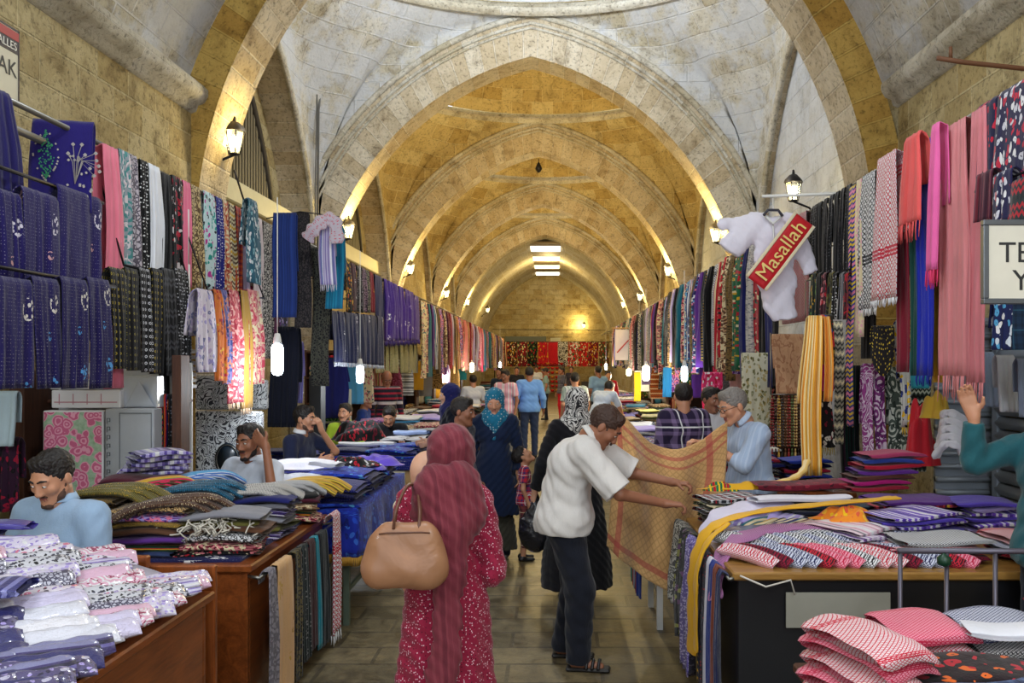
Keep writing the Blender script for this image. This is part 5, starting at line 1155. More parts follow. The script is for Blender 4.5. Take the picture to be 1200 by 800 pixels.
# white ribbed lamp post fitting
o = empty('ribbed_lamp', P(219, 455, 6.2), 0, 'white ribbed lamp fitting on a slender pole among left shawls', 'lamp')
b_ = MB(); b_.tube([(0, 0, .30), (0, 0, .9)], .022, 10); b_.tube([(0, 0, .9), (.0, 0, 1.3)], .016, 10); b_.obj('pole', M_WHITEP, o)
b_ = MB(); b_.lathe([(.03, .26), (.035, .30), (.02, .34)], n=14); [b_.lathe([(.03, k*.042), (.066, k*.042+.006), (.066, k*.042+.026), (.03, k*.042+.036)], n=16) for k in range(7)]; b_.obj('ribbed_cover', M_WHITEP, o)
b_ = MB(); b_.lathe([(.001, .50), (.034, .53), (.034, .57), (.001, .60)], n=12); b_.obj('red_eyed_knob', M_WHITEP, o)
# ornate black and white panels behind the man in the white shirt
def ornate(label, px0, px1, py0, py1, d):
    a = P(px0, py0, d); b = P(px1, py1, d); w, h = b.x-a.x, a.z-b.z
    o = MB(); o.box(0, w, 0, .08, 0, h, bev=.015); o = o.obj('scrollwork_board', c_('scroll', (206, 210, 212), (50, 52, 60), coord='OBJ', s=1.3, rough=.4), None, (a.x, d, b.z)); tag(o, label, 'panel'); return o, w, h
o, w, h = ornate('white panel printed with black scrollwork and an oval medallion', 228, 306, 482, 590, 6.9)
e = MB(); e.lathe([(.001, 0), (.095, 0), (.10, .006), (.001, .01)], n=28); e = e.obj('oval_medallion', plainmat('dark_medallion', (28, 40, 50), .3), o, (w*.5, -.002, h*.48)); e.rotation_euler = (PI/2, 0, 0); e.scale = (1, 1.35, 1)
e2 = MB(); e2.tube([(.088*math.cos(t*PI/12), .088*math.sin(t*PI/12)*1.35, .008) for t in range(25)], .004, 5); e2 = e2.obj('silver_rim', M_STEEL, o, (w*.5, -.002, h*.48)); e2.rotation_euler = (PI/2, 0, 0)
ornate('smaller scrollwork panel stacked above the medallion panel', 228, 270, 440, 480, 6.95)
ornate('narrow scrollwork panel right of the medallion panel', 276, 312, 445, 480, 7.7)
boxobj('shelf_post', 'dark wooden post left of the scrollwork panels', 'post', 206, 213, 440, 640, 6.6, .06, M_DWOOD); boxobj('shelf_post', 'grey metal post between scrollwork panel and blue cloth', 'post', 216, 222, 440, 640, 6.6, .05, M_STEEL)
# packaged lavender cloths and fabric rolls beyond
for i, (a, b_, lab, mt) in enumerate(((331, 343, 'lavender cloth in clear cover left of', (120, 120, 214)), (344, 356, 'lavender cloth in clear cover right of', (136, 132, 216)))): camhang('covered_cloth', lab+' the other below hanging bulb', 'cloth', a, b_, 402, 472, 8.5, cloth('plain', mt, coat=.8, rough=.4), nf=1, amp=.01)
for i, (a, b_, d_, mt) in enumerate(((381, 387, 'magenta', (190, 60, 140)), (388, 394, 'scarlet', (214, 30, 50)), (394, 400, 'crimson pleated', (190, 30, 60)))): camhang('fabric_length', f'{d_} fabric length hanging above the green framed case', 'fabric', a, b_, 418, 458, 11.3, c_('plain', mt), nf=2, amp=.02)
bx_, w, h = boxobj('glass_case', 'silver framed case with green leaves behind the man in lime', 'case', 378, 410, 456, 496, 11.4, .1, plainmat('silver_frame', (190, 196, 190), .4)); f_ = MB(); f_.box(.03, w-.03, -.006, -.001, .03, h-.03); f_.obj('green_leaf_picture', cloth('paisley', (30, 90, 50), (120, 160, 110), (20, 60, 30), coord='OBJ', rough=.3), bx_)
boxobj('round_pillar', 'dark grey post standing behind the left stalls', 'post', 362, 376, 440, 520, 9.6, .2, plainmat('dark_grey_post', (50, 54, 58), .6))
# ---- hanging bulbs
def bulb(px, py0, py1, d, label, cord_top=None, warm=False):
    a = P(px, py0, d); h = (py1-py0)/FP*d
    o = empty('hanging_bulb', tuple(a), 0, label, 'light bulb')
    b_ = MB(); b_.tube([(0, 0, .06), (0, 0, (cord_top or 3.1)-a.z)], .004, 5); b_.obj('cord', M_WHITEP, o)
    b_ = MB(); b_.lathe([(.001, .08), (.02, .075), (.03, .03), (.034, 0), (.001, -.001)], n=14); skt = b_.obj('socket', M_WHITEP, o)
    b_ = MB(); r = .035 if not warm else .05; b_.lathe([(.001, -.004), (r, -.01), (r*1.25, -h*.12), (r*1.3, -h*.5), (r*1.25, -h*.88), (r*.9, -h*.97), (.001, -h)], n=16)
    b_.obj('bulb', plainmat('lit_bulb_cool' if not warm else 'lit_bulb_warm', (226, 240, 255) if not warm else (255, 226, 170), .3, emit=10), skt); return o
BULBS = [(325, 402, 440, 6.7, 'large lit spiral bulb hanging before the royal blue shawl', False), (422, 428, 449, 9.9, 'lit bulb hanging below the lower navy beaded row', False), (522, 430, 438, 22, 'small warm lit bulb far along the left stalls', True), (553, 425, 436, 24, 'warm lit bulb over the far left stalls', True), (586, 424, 433, 30, 'cool lit bulb at the far end of left stalls', False),
         (757, 428, 446, 15, 'warm lit bulb glowing over right stalls beside the white poster', True), (802, 429, 447, 12, 'cool lit bulb above the man in plaid shirt', False), (737, 432, 440, 22, 'small lit bulb below the white poster', True), (710, 426, 433, 30, 'cool lit bulb at far end of right stalls', False)]
# ================================================================== RIGHT SIDE
Rr = lambda a, b, y1, desc, mt, where, **kw: rscarf('right', a, b, y1, desc, mt, where, **kw)
ETH = c_('flowers', (26, 24, 66), (196, 30, 60), WHITE, (206, 206, 216))
def motifs(o, w, L, cols, y=.045):
    m_ = MB(); 
    for zz in (.22, .30, .42): 
        for k in range(int(w/.05)): x = -w/2+.03+k*.05; m_.box(x, x+.02, y, y+.003, -L*zz, -L*zz+.05); m_.box(x, x+.045, y, y+.003, -L*zz-.012, -L*zz-.006)
    m_.obj('white_motif', FR(WHITE), o)
o = Rr(1176, 1260, 208, 'navy kilim-patterned shawl with white figures', ETH, 'at right edge', nf=2, amp=.015, pinch=.97)
o = Rr(1151, 1176, 214, 'navy shawl with red sprays and white bands', c_('flowers', (24, 24, 60), (196, 30, 60), (30, 28, 70), (190, 20, 50)), 'right of dusty pink', nf=1, amp=.012, pinch=.97)
for i, (a, b, nm) in enumerate(((1152, 1170, 'maroon'), (1170, 1192, 'navy and red'), (1192, 1260, 'dark green'))): rscarf('right', a, b, 258+i*2, f'{nm} patterned shawl in second row', [c_('stripes', (70, 20, 44), (110, 40, 60), (50, 16, 34), MAROON), ETH, c_('zigzag', (24, 40, 44), RED, (20, 30, 34))][i], 'behind the framed sign', py0=205, X=2.12, nf=1, pinch=.97, name='patterned_shawl', cat='shawl')
for i, (a, b) in enumerate(((1160, 1182), (1182, 1250))): camhang('indigo_cloth', ('indigo cloth with ring prints', 'dark teal netted cloth')[i]+' hanging below the framed sign', 'cloth', a, b, 352, 410, 4.3, [c_('flowers', (26, 34, 80), (206, 214, 226), WHITE, SKYB), c_('check', (20, 44, 70), (10, 26, 46), (40, 80, 100))][i], nf=1)
m = MB(); m.tube([(2.12, 3.7, 2.66), (2.12, 4.30, 2.66), (2.3, 4.30, 3.1)], .006, 6); tag(m.obj('hanging_bar', M_DARKMETAL), 'thin bar carrying shawls behind the framed sign', 'rail')
Rr(1143, 1166, 448, 'dusty pink shawl with long fringe, right one', c_('plain', (206, 122, 130)), 'of the pair', nf=2, amp=.02, fringe=(FR((206, 126, 130)), .12), name='fringed_shawl', cat='shawl')
Rr(1111, 1146, 440, 'dusty pink shawl with long fringe, left one', c_('plain', (214, 134, 138)), 'of the pair', nf=3, amp=.024, fringe=(FR((214, 136, 138)), .14), name='fringed_shawl', cat='shawl')
Rr(1103, 1114, 330, 'crimson shawl', c_('plain', (176, 20, 60)), 'between dusty pink and bright pink ones', nf=1)
Rr(1096, 1108, 316, 'bright pink shawl', c_('plain', (232, 104, 168)), 'with tasselled hem on right rail', nf=1, X=2.12, fringe=(FR((226, 60, 110)), .1))
Rr(1083, 1101, 440, 'cobalt blue long shawl', c_('plain', (24, 40, 176)), 'on right rail', nf=2, fringe=(FR((24, 40, 150)), .06))
Rr(1100, 1111, 448, 'yellow long shawl mostly hidden', c_('plain', (206, 160, 40)), 'behind bright pink one', X=2.3, nf=1)
Rr(1064, 1087, 262, 'coral shawl with knotted fringe', c_('plain', (226, 92, 90)), 'hung short on right rail', X=2.1, nf=2, amp=.03, fringe=(FR((226, 92, 90)), .1))
Rr(1074, 1082, 440, 'dark green narrow shawl', c_('plain', (16, 66, 60)), 'left of the cobalt one', nf=1)
Rr(1058, 1074, 436, 'deep crimson long shawl', c_('plain', (120, 14, 40)), 'between coral and checked ones', nf=1)
Rr(1031, 1060, 350, 'red and white keffiyeh with striped hem', PD['red and white checked'], 'on right rail', X=2.12, nf=2, amp=.02, fringe=(FR(WHITE), .05), uvs=.8)
Rr(1014, 1033, 362, 'black and white net-patterned keffiyeh', PD['black and white checked'], 'on right rail', nf=2, fringe=(FR(WHITE), .05), uvs=.8)
Rr(1008, 1016, 395, 'pink and cream lace scarf', c_('lace', (226, 170, 180), CREAM), 'left of the black net keffiyeh', nf=1)
Rr(1001, 1009, 500, 'long multicoloured ribbon scarf in yellow, blue and pink', c_('zigzag', (40, 60, 140), (226, 190, 50), (226, 130, 160)), 'on right rail', nf=1)
Rr(1016, 1031, 420, 'black crepe long scarf', c_('plain', BLACK), 'under the net keffiyeh', X=2.3, nf=2)
for i in range(7):
    a = 955+i*6.6; Rr(a, a+6.5, 324, f'black scarf with fine sparkle, {("first", "second", "third", "fourth", "fifth", "sixth", "last")[i]} from the left', [c_('dots', BLACK, (90, 90, 96)), c_('plain', BLACK), c_('lace', (40, 38, 42), BLACK)][i % 3], 'in black group', nf=1, group='black sparkling scarves on the right rail')
for i in range(7):
    a = 955+i*6.4; rscarf('right', a, a+6.2, 374, f'{("dark green", "black", "wine", "olive", "black dotted", "grey", "dark red")[i]} patterned scarf', [c_('flowers', (20, 40, 34), (96, 140, 60), BLACK, GOLD), c_('plain', BLACK), c_('flowers', (60, 14, 30), RED, BLACK, ROSE), c_('paisley', (70, 66, 30), BLACK, (120, 110, 60)), c_('dots', BLACK, WHITE), c_('stripes', GREY, BLACK, WHITE, BLACK), c_('paisley', (96, 16, 30), BLACK, RED)][i], 'in row below black group', py0=322, X=2.15, nf=1)
m = MB(); m.tube([(2.15, 6.2, 2.48), (2.15, 7.3, 2.5)], .008, 6); m.tube([(2.15, 6.2, 2.48), (2.2, 6.2, 3.1)], .006, 6); m.tube([(2.15, 7.3, 2.5), (2.2, 7.3, 3.1)], .006, 6); tag(m.obj('hanging_bar', M_DARKMETAL), 'thin bar under the black scarf group on the right', 'rail')
Rr(926, 954, 378, 'grey and red banded shawl', c_('kef', (150, 150, 150), (176, 30, 60)), 'beside the white outfit', nf=2, amp=.03)
Rr(918, 926, 330, 'dark red sequinned scarf', c_('sequin', (90, 16, 30), (220, 160, 170), RED, BLACK), 'above grey and red banded shawl', nf=1)
farrail('right', 8.2, 30.5, [(10, 'on right rail by the white outfit'), (13, 'on right rail above the grey-haired man'), (18, 'on right rail past the second arch'), (24, 'on right rail before the white poster'), (60, 'on right rail beside the white poster')], SRC, .22, zb=(1.55, 1.9))
# ---- white outfit with sash
RODA, RODB = P(893, 230, 6.9), P(976, 227, 6.9)
m = MB(); m.tube([RODA, RODB, Vector((3.45, 7.0, RODB.z))], .012, 8); tag(m.obj('white_rod', M_WHITEP), 'white rod reaching from right wall above the white outfit', 'rod')
m = MB(); m.tube([P(1098, 68, 4.6), P(1130, 73, 4.6), P(1215, 82, 4.6), Vector((3.42, 4.7, 3.3))], .014, 8); m.tube([P(1114, 55, 4.6), P(1114, 68, 4.6)], .01, 6); tag(m.obj('wooden_pole', plainmat('rusty_brown', (96, 58, 30), .7)), 'brown pole jutting from the right wall near the top corner', 'pole')
c = P(905, 300, 6.75); S = Sdf(.010)
W = lambda px, py, o=0: np.array(P(px, py, 6.75+o))-np.array(c)
Y2 = (0, 1, 0, 2.6); Y1 = (0, 1, 0, 2.0)
S.cap(W(886, 258), W(928, 257), .055, k=.03, flat=Y1); S.cap(W(900, 275), W(912, 275), .125, k=.03, flat=Y2); S.cap(W(899, 300), W(913, 300), .115, k=.03, flat=Y2); S.cap(W(903, 330), W(917, 330), .105, .115, k=.03, flat=Y2); S.cap(W(906, 275), W(914, 352), .135, .115, k=.03, flat=Y2); S.cap(W(910, 350), W(920, 372), .115, .10, k=.04, flat=Y2)
S.cap(W(884, 264), W(856, 290), .105, .10, k=.02, flat=Y1); S.plane(W(853, 294), (-.6, 0, -.75), c=W(853, 294), r=.17); S.cap(W(930, 264), W(950, 318), .072, .06, k=.02, flat=Y1); S.plane(W(951, 320), (.3, 0, -1), c=W(951, 320), r=.12)
S.cap(W(868, 262), W(846, 262), .055, .045, k=.04, flat=Y1)
S.plane(W(912, 376), (.15, 0, -1), c=W(912, 376), r=.25); S.ell(W(906, 247), (.07, .12, .05), sub=True, k=.01)
so = S.build('child_outfit', c_('plain', (226, 222, 234), coord='OBJ', rough=.55), loc=tuple(c), wr=(.005, 46, 30, 16, 1.2)); tag(so, 'white child ceremony shirt on a hanger with red sash across it', 'garment')
m = MB(); m.tube([W(868, 258, -.02), W(906, 246, 0), W(940, 258, -.02)], .008, 6); m.tube([W(906, 246, 0), W(906, 232, .1)], .005, 6); m.obj('hanger', M_WHITEP, so)
m = MB(); m.tube([W(895, 252, -.10), W(900, 246, -.09), W(912, 246, -.09), W(917, 253, -.10)], .012, 6); m.obj('dark_collar', plainmat('dark_grey_cloth', (60, 60, 70), .8), so)
m = MB(); m.tube([W(906, 262, -.075), W(907, 285, -.08), W(909, 305, -.07)], .006, 5); m.tube([W(896, 252, -.07), W(906, 262, -.085), W(917, 252, -.07)], .012, 6); m.obj('placket', M_WHITEP, so)
A1, B1 = Vector(P(943, 257, 6.60)), Vector(P(886, 332, 6.60)); dr = (B1-A1).normalized(); wd = .19
def strip(name, mat, off0, off1, y, parent=None, ext=0):
    sd = dr.cross(Vector((0, 1, 0))); mb = MB()
    mb.grid(lambda u, v: (A1-dr*ext+(B1-A1+dr*2*ext)*u+sd*(off0+(off1-off0)*v))+Vector((0, y-.012*math.sin(u*PI)-.004*math.sin(u*11), 0)), 24, 4, uvf=lambda u, v, p: (u, v)); return solid(mb.obj(name, mat, parent), .004)
sash = strip('ceremony_ribbon', c_('plain', (190, 24, 34), rough=.5), -wd/2, wd/2, 0); tag(sash, 'red satin sash with cream lace edges and lettering', 'sash')
strip('lace_edge', c_('lace', (226, 210, 190), CREAM), -wd/2-.006, -wd/2+.018, -.006, sash); strip('lace_edge', c_('lace', (226, 210, 190), CREAM), wd/2-.018, wd/2+.006, -.006, sash); strip('lace_edge', c_('lace', (226, 210, 190), CREAM), -wd/2, wd/2, -.006, sash) if False else None
tl = (A1+B1)/2; text_mesh('gold_lettering', 'Masallah', .158, plainmat('gold_thread', (232, 206, 120), .4), sash, (tl.x, tl.y-.028, tl.z), (PI/2, math.atan2(dr.z, -dr.x), 0), .002)
# ---- white poster with red script, far right
a = P(721, 386, 24); b = P(748, 422, 24); w, h = b.x-a.x, a.z-b.z
po = MB(); po.box(0, w, 0, .04, 0, h, bev=.01); po = po.obj('packaged_outfit', plainmat('white_film', (232, 226, 230), .3), None, (a.x, 24, b.z)); tag(po, 'white packaged outfit with red diagonal sash above the right stalls', 'garment')
s_ = MB(); s_.tube([(w*.08, -.01, h*.25), (w*.45, -.02, h*.55), (w*.92, -.01, h*.92)], .055, 6, flat=.3); s_.obj('sash', plainmat('red_ribbon', (206, 50, 50), .5), po)
m = MB(); m.tube([(a.x-.1, 24.02, a.z+.04), (2.2, 24.02, a.z+.04), (3.5, 24.1, a.z+.3)], .02, 6); tag(m.obj('wooden_batten', M_LWOOD), 'yellowish batten holding up the white packaged outfit', 'batten')
# ---- framed sign, right edge
a = P(1153, 257, 3.35); b = P(1262, 356, 3.35); w, h = b.x-a.x, a.z-b.z
sg = empty('framed_sign', (a.x, 3.35, b.z), 0, 'framed hanging sign reading TE and Y at the right edge', 'sign')
f_ = MB(); t_ = .022
for bx in ((0, w, 0, .03, 0, t_), (0, w, 0, .03, h-t_, h), (0, t_, 0, .03, t_, h-t_), (w-t_, w, 0, .03, t_, h-t_)): f_.box(*bx, bev=.003)
f_.obj('frame', plainmat('grey_aluminium', (96, 100, 106), .35, .6), sg); f_ = MB(); f_.box(t_, w-t_, .008, .022, t_, h-t_); f_.obj('white_board', plainmat('sign_board', (206, 200, 184), .5), sg)
bk = plainmat('black_ink', (20, 20, 22), .5); text_mesh('lettering', 'TE', .115, bk, sg, (.125, .007, h*.60), (PI/2, 0, 0), .001, 'CENTER'); text_mesh('lettering', 'Y', .115, bk, sg, (.150, .007, h*.27), (PI/2, 0, 0), .001, 'CENTER')
f_ = MB(); f_.tube([(w*.7, .015, h), (w*.7, .015, 3.1-b.z), (2.2-a.x, .6, 3.1-b.z)], .006, 6); f_.obj('hanging_wire', M_DARKMETAL, sg)
# ---- small wall sign on the left
def wallpt(px, py, X=-3.60): d = X*FP/(px-VX); return Vector((X, d, EYE-(py-VY)/FP*d))
p0, p1 = wallpt(-14, 104), wallpt(22, 58); ws = empty('wall_sign', (-3.61, p0.y, p0.z), 0, 'small wall sign with red band high on the left wall', 'sign'); dy = p1.y-p0.y+0; hh = p1.z-p0.z+.12
f_ = MB(); f_.box(0, .012, 0, dy, 0, hh, bev=.002); f_.obj('board', plainmat('sign_cream', (210, 204, 180), .5), ws)
f_ = MB(); f_.box(.0125, .015, .01, dy-.01, hh*.66, hh-.02); f_.obj('dark_band', plainmat('sign_dark', (52, 40, 44), .5), ws); f_ = MB(); f_.box(.0155, .017, .01, dy-.01, hh*.84, hh-.02); f_.obj('red_band', plainmat('sign_red', (170, 40, 36), .5), ws)
f_ = MB(); [f_.box(.0125, .016, *q_) for q_ in ((0, dy, 0, .012), (0, dy, hh-.012, hh), (0, .012, 0, hh), (dy-.012, dy, 0, hh))]; f_.obj('rim', plainmat('sign_dark', (52, 40, 44), .5), ws)
text_mesh('lettering', 'ALLES', .075, plainmat('sign_white', (230, 226, 214), .5), ws, (.018, dy*.58, hh*.745), (PI/2, 0, PI/2), .001); text_mesh('lettering', 'AK', .15, bk, ws, (.014, dy*.60, hh*.42), (PI/2, 0, PI/2), .001)
# ---- main right table
M_BLKP = plainmat('black_panel', (22, 22, 26), .35, var=.3)
desk('black_counter', 'black-fronted counter with worn yellow wooden edge on the right', 'counter', .88, 2.9, 4.1, 5.5, .80, woodmat('worn_yellow_wood', (130, 92, 40), (176, 132, 66), axis='X'), M_BLKP)
a = P(921, 694, 4.08); b = P(1043, 735, 4.08); m = MB(); m.box(a.x, b.x, 4.075, 4.083, b.z, a.z); cb = tag(m.obj('cardboard_sheet', plainmat('grey_card', (150, 148, 136), .8)), 'grey cardboard sheet tied to the black counter front', 'cardboard')
m = MB(); m.tube([(.88, 4.05, .79), (1.0, 4.04, .74), (1.12, 4.05, .77), (1.14, 4.05, .70)], .005, 5); tag(m.obj('knotted_string', FR((206, 200, 190))), 'white knotted string on the black counter front', 'string')
PK_ = PINK
KF = [('red and white checked', c_('kef', (226, 214, 218), (196, 30, 56), s=1.8)), ('black and white checked', c_('kef', WHITE, (30, 28, 34), s=1.8)), ('rose checked', c_('kef', (232, 150, 170), (200, 30, 70), s=1.8)), ('black and red netted', c_('kef', (60, 20, 30), (206, 40, 60), s=1.8)), ('white and navy netted', c_('kef', (206, 210, 226), (40, 44, 90), s=1.8)), ('deep red netted', c_('kef', (140, 20, 50), (30, 14, 24), s=1.8))]
RM = fold_mesh(.32, .085, .075, 1, 3, ex=2.1).mesh('rolled_keffiyeh', KF[0][1])
for i in range(15):
    x = .97+i*.070; d, m_ = KF[(i*5+i//3) % 6]
    for j in range(2):
        o = link('rolled_keffiyeh', RM, None, (x+j*.015, 4.27+j*.22, .80+.02*j), 0, m_ if j == 0 else KF[(i*3+1) % 6][1]); o.rotation_euler = (0, -.12, PI/2+.85); dd = d if j == 0 else KF[(i*3+1) % 6][0]
        tag(o, uniq(f'{dd} rolled keffiyeh, {("first", "second", "third", "fourth", "fifth", "sixth", "seventh", "eighth", "ninth", "tenth", "eleventh", "twelfth", "thirteenth", "fourteenth", "last")[i]} from the left in {"front" if j == 0 else "back"} row'), 'scarf', 'rolled keffiyehs along the black counter')
ribbon('lilac_band', 'lilac dotted cloth laid over the rolled keffiyehs and table corner', 'cloth', [(.80, 4.25, .62), (.83, 4.32, .76), (.93, 4.42, .875), (1.2, 4.60, .91), (1.5, 4.62, .91), (1.75, 4.52, .90)], .13, c_('tooth', (206, 140, 186), (110, 60, 110), s=2.2), th=.008, side=(-.25, .95, .1))
RP = [('white and purple striped', PD['striped lilac'], ), ('white', PD['white']), ('lilac', PD['lilac']), ('black and white checked', PD['black and white checked']), ('red and white checked', PD['red and white checked']), ('dark netted', c_('check', (40, 40, 50), WHITE, GREY))]
RWH = [('white lilac-edged', c_('stripes', (222, 214, 226), (170, 130, 190), (206, 190, 214), (90, 60, 120))), ('pinkish white', c_('stripes', (226, 206, 214), (206, 150, 170), WHITE, GREY)), ('silver grey', c_('stripes', (190, 190, 206), WHITE, (60, 60, 90), GREY))]
RPU = [('purple striped', c_('stripes', (110, 70, 190), (226, 220, 240), (70, 40, 150), WHITE)), ('lilac', PD['lilac']), ('violet satin', c_('plain', (86, 66, 180), rough=.5))]
def P2(px, py, d): v = P(px, py, d); return v.x, v.y, v.z
pile(1.62, 4.62, .815, 4, .34, .42, .03, 'pile right of rolled keffiyehs', 'folded cloths on the black counter', RWH, .5, kind='cloth', name='folded_cloth', cat='cloth')
pile(1.95, 4.40, .815, 3, .46, .34, .035, 'counter front behind railing', 'folded cloths on the black counter', KF, .1, kind='keffiyeh', name='folded_keffiyeh')
pile(1.98, 4.75, .815, 6, .50, .34, .028, 'pile behind front keffiyehs', 'folded cloths on the black counter', RPU, .4, kind='cloth', name='folded_cloth', cat='cloth')
pile(2.45, 4.42, .815, 3, .40, .34, .035, 'far right of counter front', 'folded cloths on the black counter', KF, .0, kind='keffiyeh', name='folded_keffiyeh')
pile(1.62, 5.15, .815, 5, .50, .30, .03, 'dark pile in counter middle', 'folded cloths on the black counter', [('dark blue', c_('plain', (26, 30, 50), rough=.5)), ('black', PD['plain black']), ('slate', c_('plain', (50, 56, 76), rough=.5)), ('dark teal', c_('plain', (20, 44, 60)))], .1, kind='garment', name='folded_garment', cat='garment')
pile(2.12, 5.15, .815, 6, .50, .34, .03, 'rainbow pile on counter right', 'folded cloths on the black counter', [('dark red striped', c_('stripes', (120, 20, 44), (190, 60, 70), (60, 16, 30), GOLD)), ('yellow and green striped', c_('stripes', (216, 190, 60), (60, 110, 50), RED, GOLD)), ('magenta', c_('plain', (150, 20, 80))), ('purple', PD['purple'])], .1, kind='shawl', name='folded_shawl', cat='shawl')
pile(2.55, 5.1, .815, 6, .36, .36, .03, 'pile at counter right end', 'folded cloths on the black counter', RPU, .1, kind='cloth', name='folded_cloth', cat='cloth')
pile(1.08, 5.25, .815, 5, .36, .28, .035, 'far aisle corner of counter', 'folded cloths on the black counter', [('grey zebra', c_('zebra', (170, 170, 166), (50, 50, 50))), ('olive patterned', c_('paisley', (96, 100, 60), CREAM, BLACK)), ('dark patterned', c_('check', (40, 40, 44), WHITE, RED))], .3, kind='scarf')
for i in range(9): folded('folded_shawl', f'lilac and white ribbed shawl, {("first", "second", "third", "fourth", "fifth", "sixth", "seventh", "eighth", "last")[i]} of the slanted row on counter', 'shawl', (.99+i*.052, 4.98, .86), .10, .34, .05, [PD['lilac'], c_('plain', (196, 184, 226)), PD['striped lilac']][i % 3], rz=-.5, layers=1, tilt=(0, .3), group='lilac ribbed shawls in a slanted row')
for i in range(8): folded('striped_scarf', f'{("teal", "gold", "black", "navy", "teal", "wine", "green", "brown")[i]} striped scarf, {("first", "second", "third", "fourth", "fifth", "sixth", "seventh", "last")[i]} in row behind navy shawl', 'scarf', (1.16+i*.055, 4.80, .86), .10, .30, .05, c_('stripes', (TEAL, GOLD, BLACK, NAVY, TEAL, MAROON, GREEN, BROWN)[i], CREAM, BLACK, GOLD), rz=-.8, layers=1, tilt=(0, .3), group='striped scarves in a slanted row')
folded('wrapped_shawl', 'navy shawl in plastic with white sprig at counter left corner', 'shawl', (1.08, 4.66, .83), .40, .22, .07, WRP('sequin', (36, 26, 100), (200, 196, 230), WHITE, LILAC), rz=.1)
folded('checked_cloth', 'fine grey checked cloth beside the wrapped navy shawl', 'cloth', (1.38, 4.62, .88), .26, .24, .03, c_('tooth', WHITE, (40, 44, 60)), rz=.2)
folded('folded_cloth', 'long white cloth with lace lying across counter middle', 'cloth', (1.45, 5.05, .985), .60, .16, .03, c_('plain', (226, 224, 234)), rz=.15)
ribbon('white_cloth', 'white satin cloth draped over the aisle corner of black counter', 'cloth', [(.84, 4.72, .62), (.86, 4.78, .76), (.93, 4.86, .915), (1.15, 5.0, .965), (1.4, 5.1, .965)], .17, c_('plain', (222, 216, 236), rough=.5), th=.008, side=(-.5, .85, .1))
YM = c_('plain', (226, 170, 30), rough=.6)
ribbon('yellow_scarf', 'long yellow scarf trailing over the black counter and down its aisle side', 'scarf', [(.745, 4.64, .22), (.745, 4.63, .5), (.75, 4.62, .7), (.81, 4.62, .865), (.92, 4.63, .945), (1.15, 4.66, .995), (1.45, 4.70, 1.02), (1.70, 4.76, 1.03), (1.95, 4.88, 1.03)], .085, YM, th=.007, side=(-.4, .9, 0), wave=1)
ribbon('yellow_scarf', 'shorter yellow scarf end hanging beside the counter corner', 'scarf', [(.745, 4.50, .28), (.745, 4.50, .5), (.75, 4.50, .7), (.81, 4.52, .85), (.93, 4.58, .94)], .06, YM, th=.007, side=(-.1, .95, 0), wave=1)
heap('orange_scarf', 'orange and yellow scarf crumpled on white folded cloths', 'scarf', 1.62, 4.72, .93, .17, .10, .07, c_('flowers', (236, 140, 40), (240, 190, 50), (220, 90, 60), YEL), 31)
heap('yellow_cloth', 'yellow cloth bunched at far edge of the counter by grey-haired man', 'cloth', 1.25, 5.42, 1.0, .28, .07, .04, YM, 33)
heap('green_scarf', 'green, red and yellow scarf at far aisle corner of counter', 'scarf', 1.05, 5.42, .99, .10, .07, .05, c_('stripes', (20, 110, 70), YEL, RED, RED), 35)
pile(1.45, 5.38, .815, 5, .34, .2, .03, 'pile by the yellow cloth', 'folded cloths on the black counter', [('garnet', c_('plain', (110, 16, 40))), ('garnet dotted', PD['pink dotted maroon'])], 0, kind='scarf')
# things hung down the aisle side of the counter
m = MB(); m.tube([(.83, 4.06, .77), (.83, 5.5, .77)], .008, 6); m.tube([(.83, 4.06, .77), (.88, 4.1, .77)], .008, 6); m.tube([(.83, 5.5, .77), (.88, 5.45, .77)], .008, 6); tag(m.obj('hanging_bar', M_STEEL), 'thin rod along the aisle side of the black counter', 'rail')
for a, b, zb, d, m_, am in ((5.18, 5.5, .30, 'black and white patterned', c_('zebra', (60, 60, 56), (190, 190, 180)), .05), (4.98, 5.20, .18, 'dark floral', c_('flowers', (36, 34, 30), (150, 150, 70), WHITE, (110, 60, 110)), .05), (4.72, 5.0, .06, 'violet glittering', c_('shimmer', (100, 84, 160), (190, 180, 226)), .045), (4.56, 4.66, .08, 'black with gold dots', c_('gold', (20, 16, 36), GOLD), .02), (4.46, 4.54, .08, 'dark red beaded', c_('dots', (34, 20, 40), RED), .02), (4.37, 4.44, .06, 'white silky', c_('plain', (214, 212, 226), rough=.5), .02), (4.27, 4.35, .06, 'royal blue', c_('plain', (30, 50, 130)), .02), (4.17, 4.26, .05, 'rust brown', c_('plain', (120, 56, 34)), .02), (4.09, 4.16, .05, 'navy', c_('plain', (30, 36, 80)), .02)):
    hang('hanging_scarf', f'{d} scarf hanging down the aisle side of the black counter', 'scarf', (.825, (a+b)/2, .78), 'right', (b-a), .78-zb, m_, Lb=.03, nf=2, amp=am, group='scarves hung down the black counter', pinch=.9)
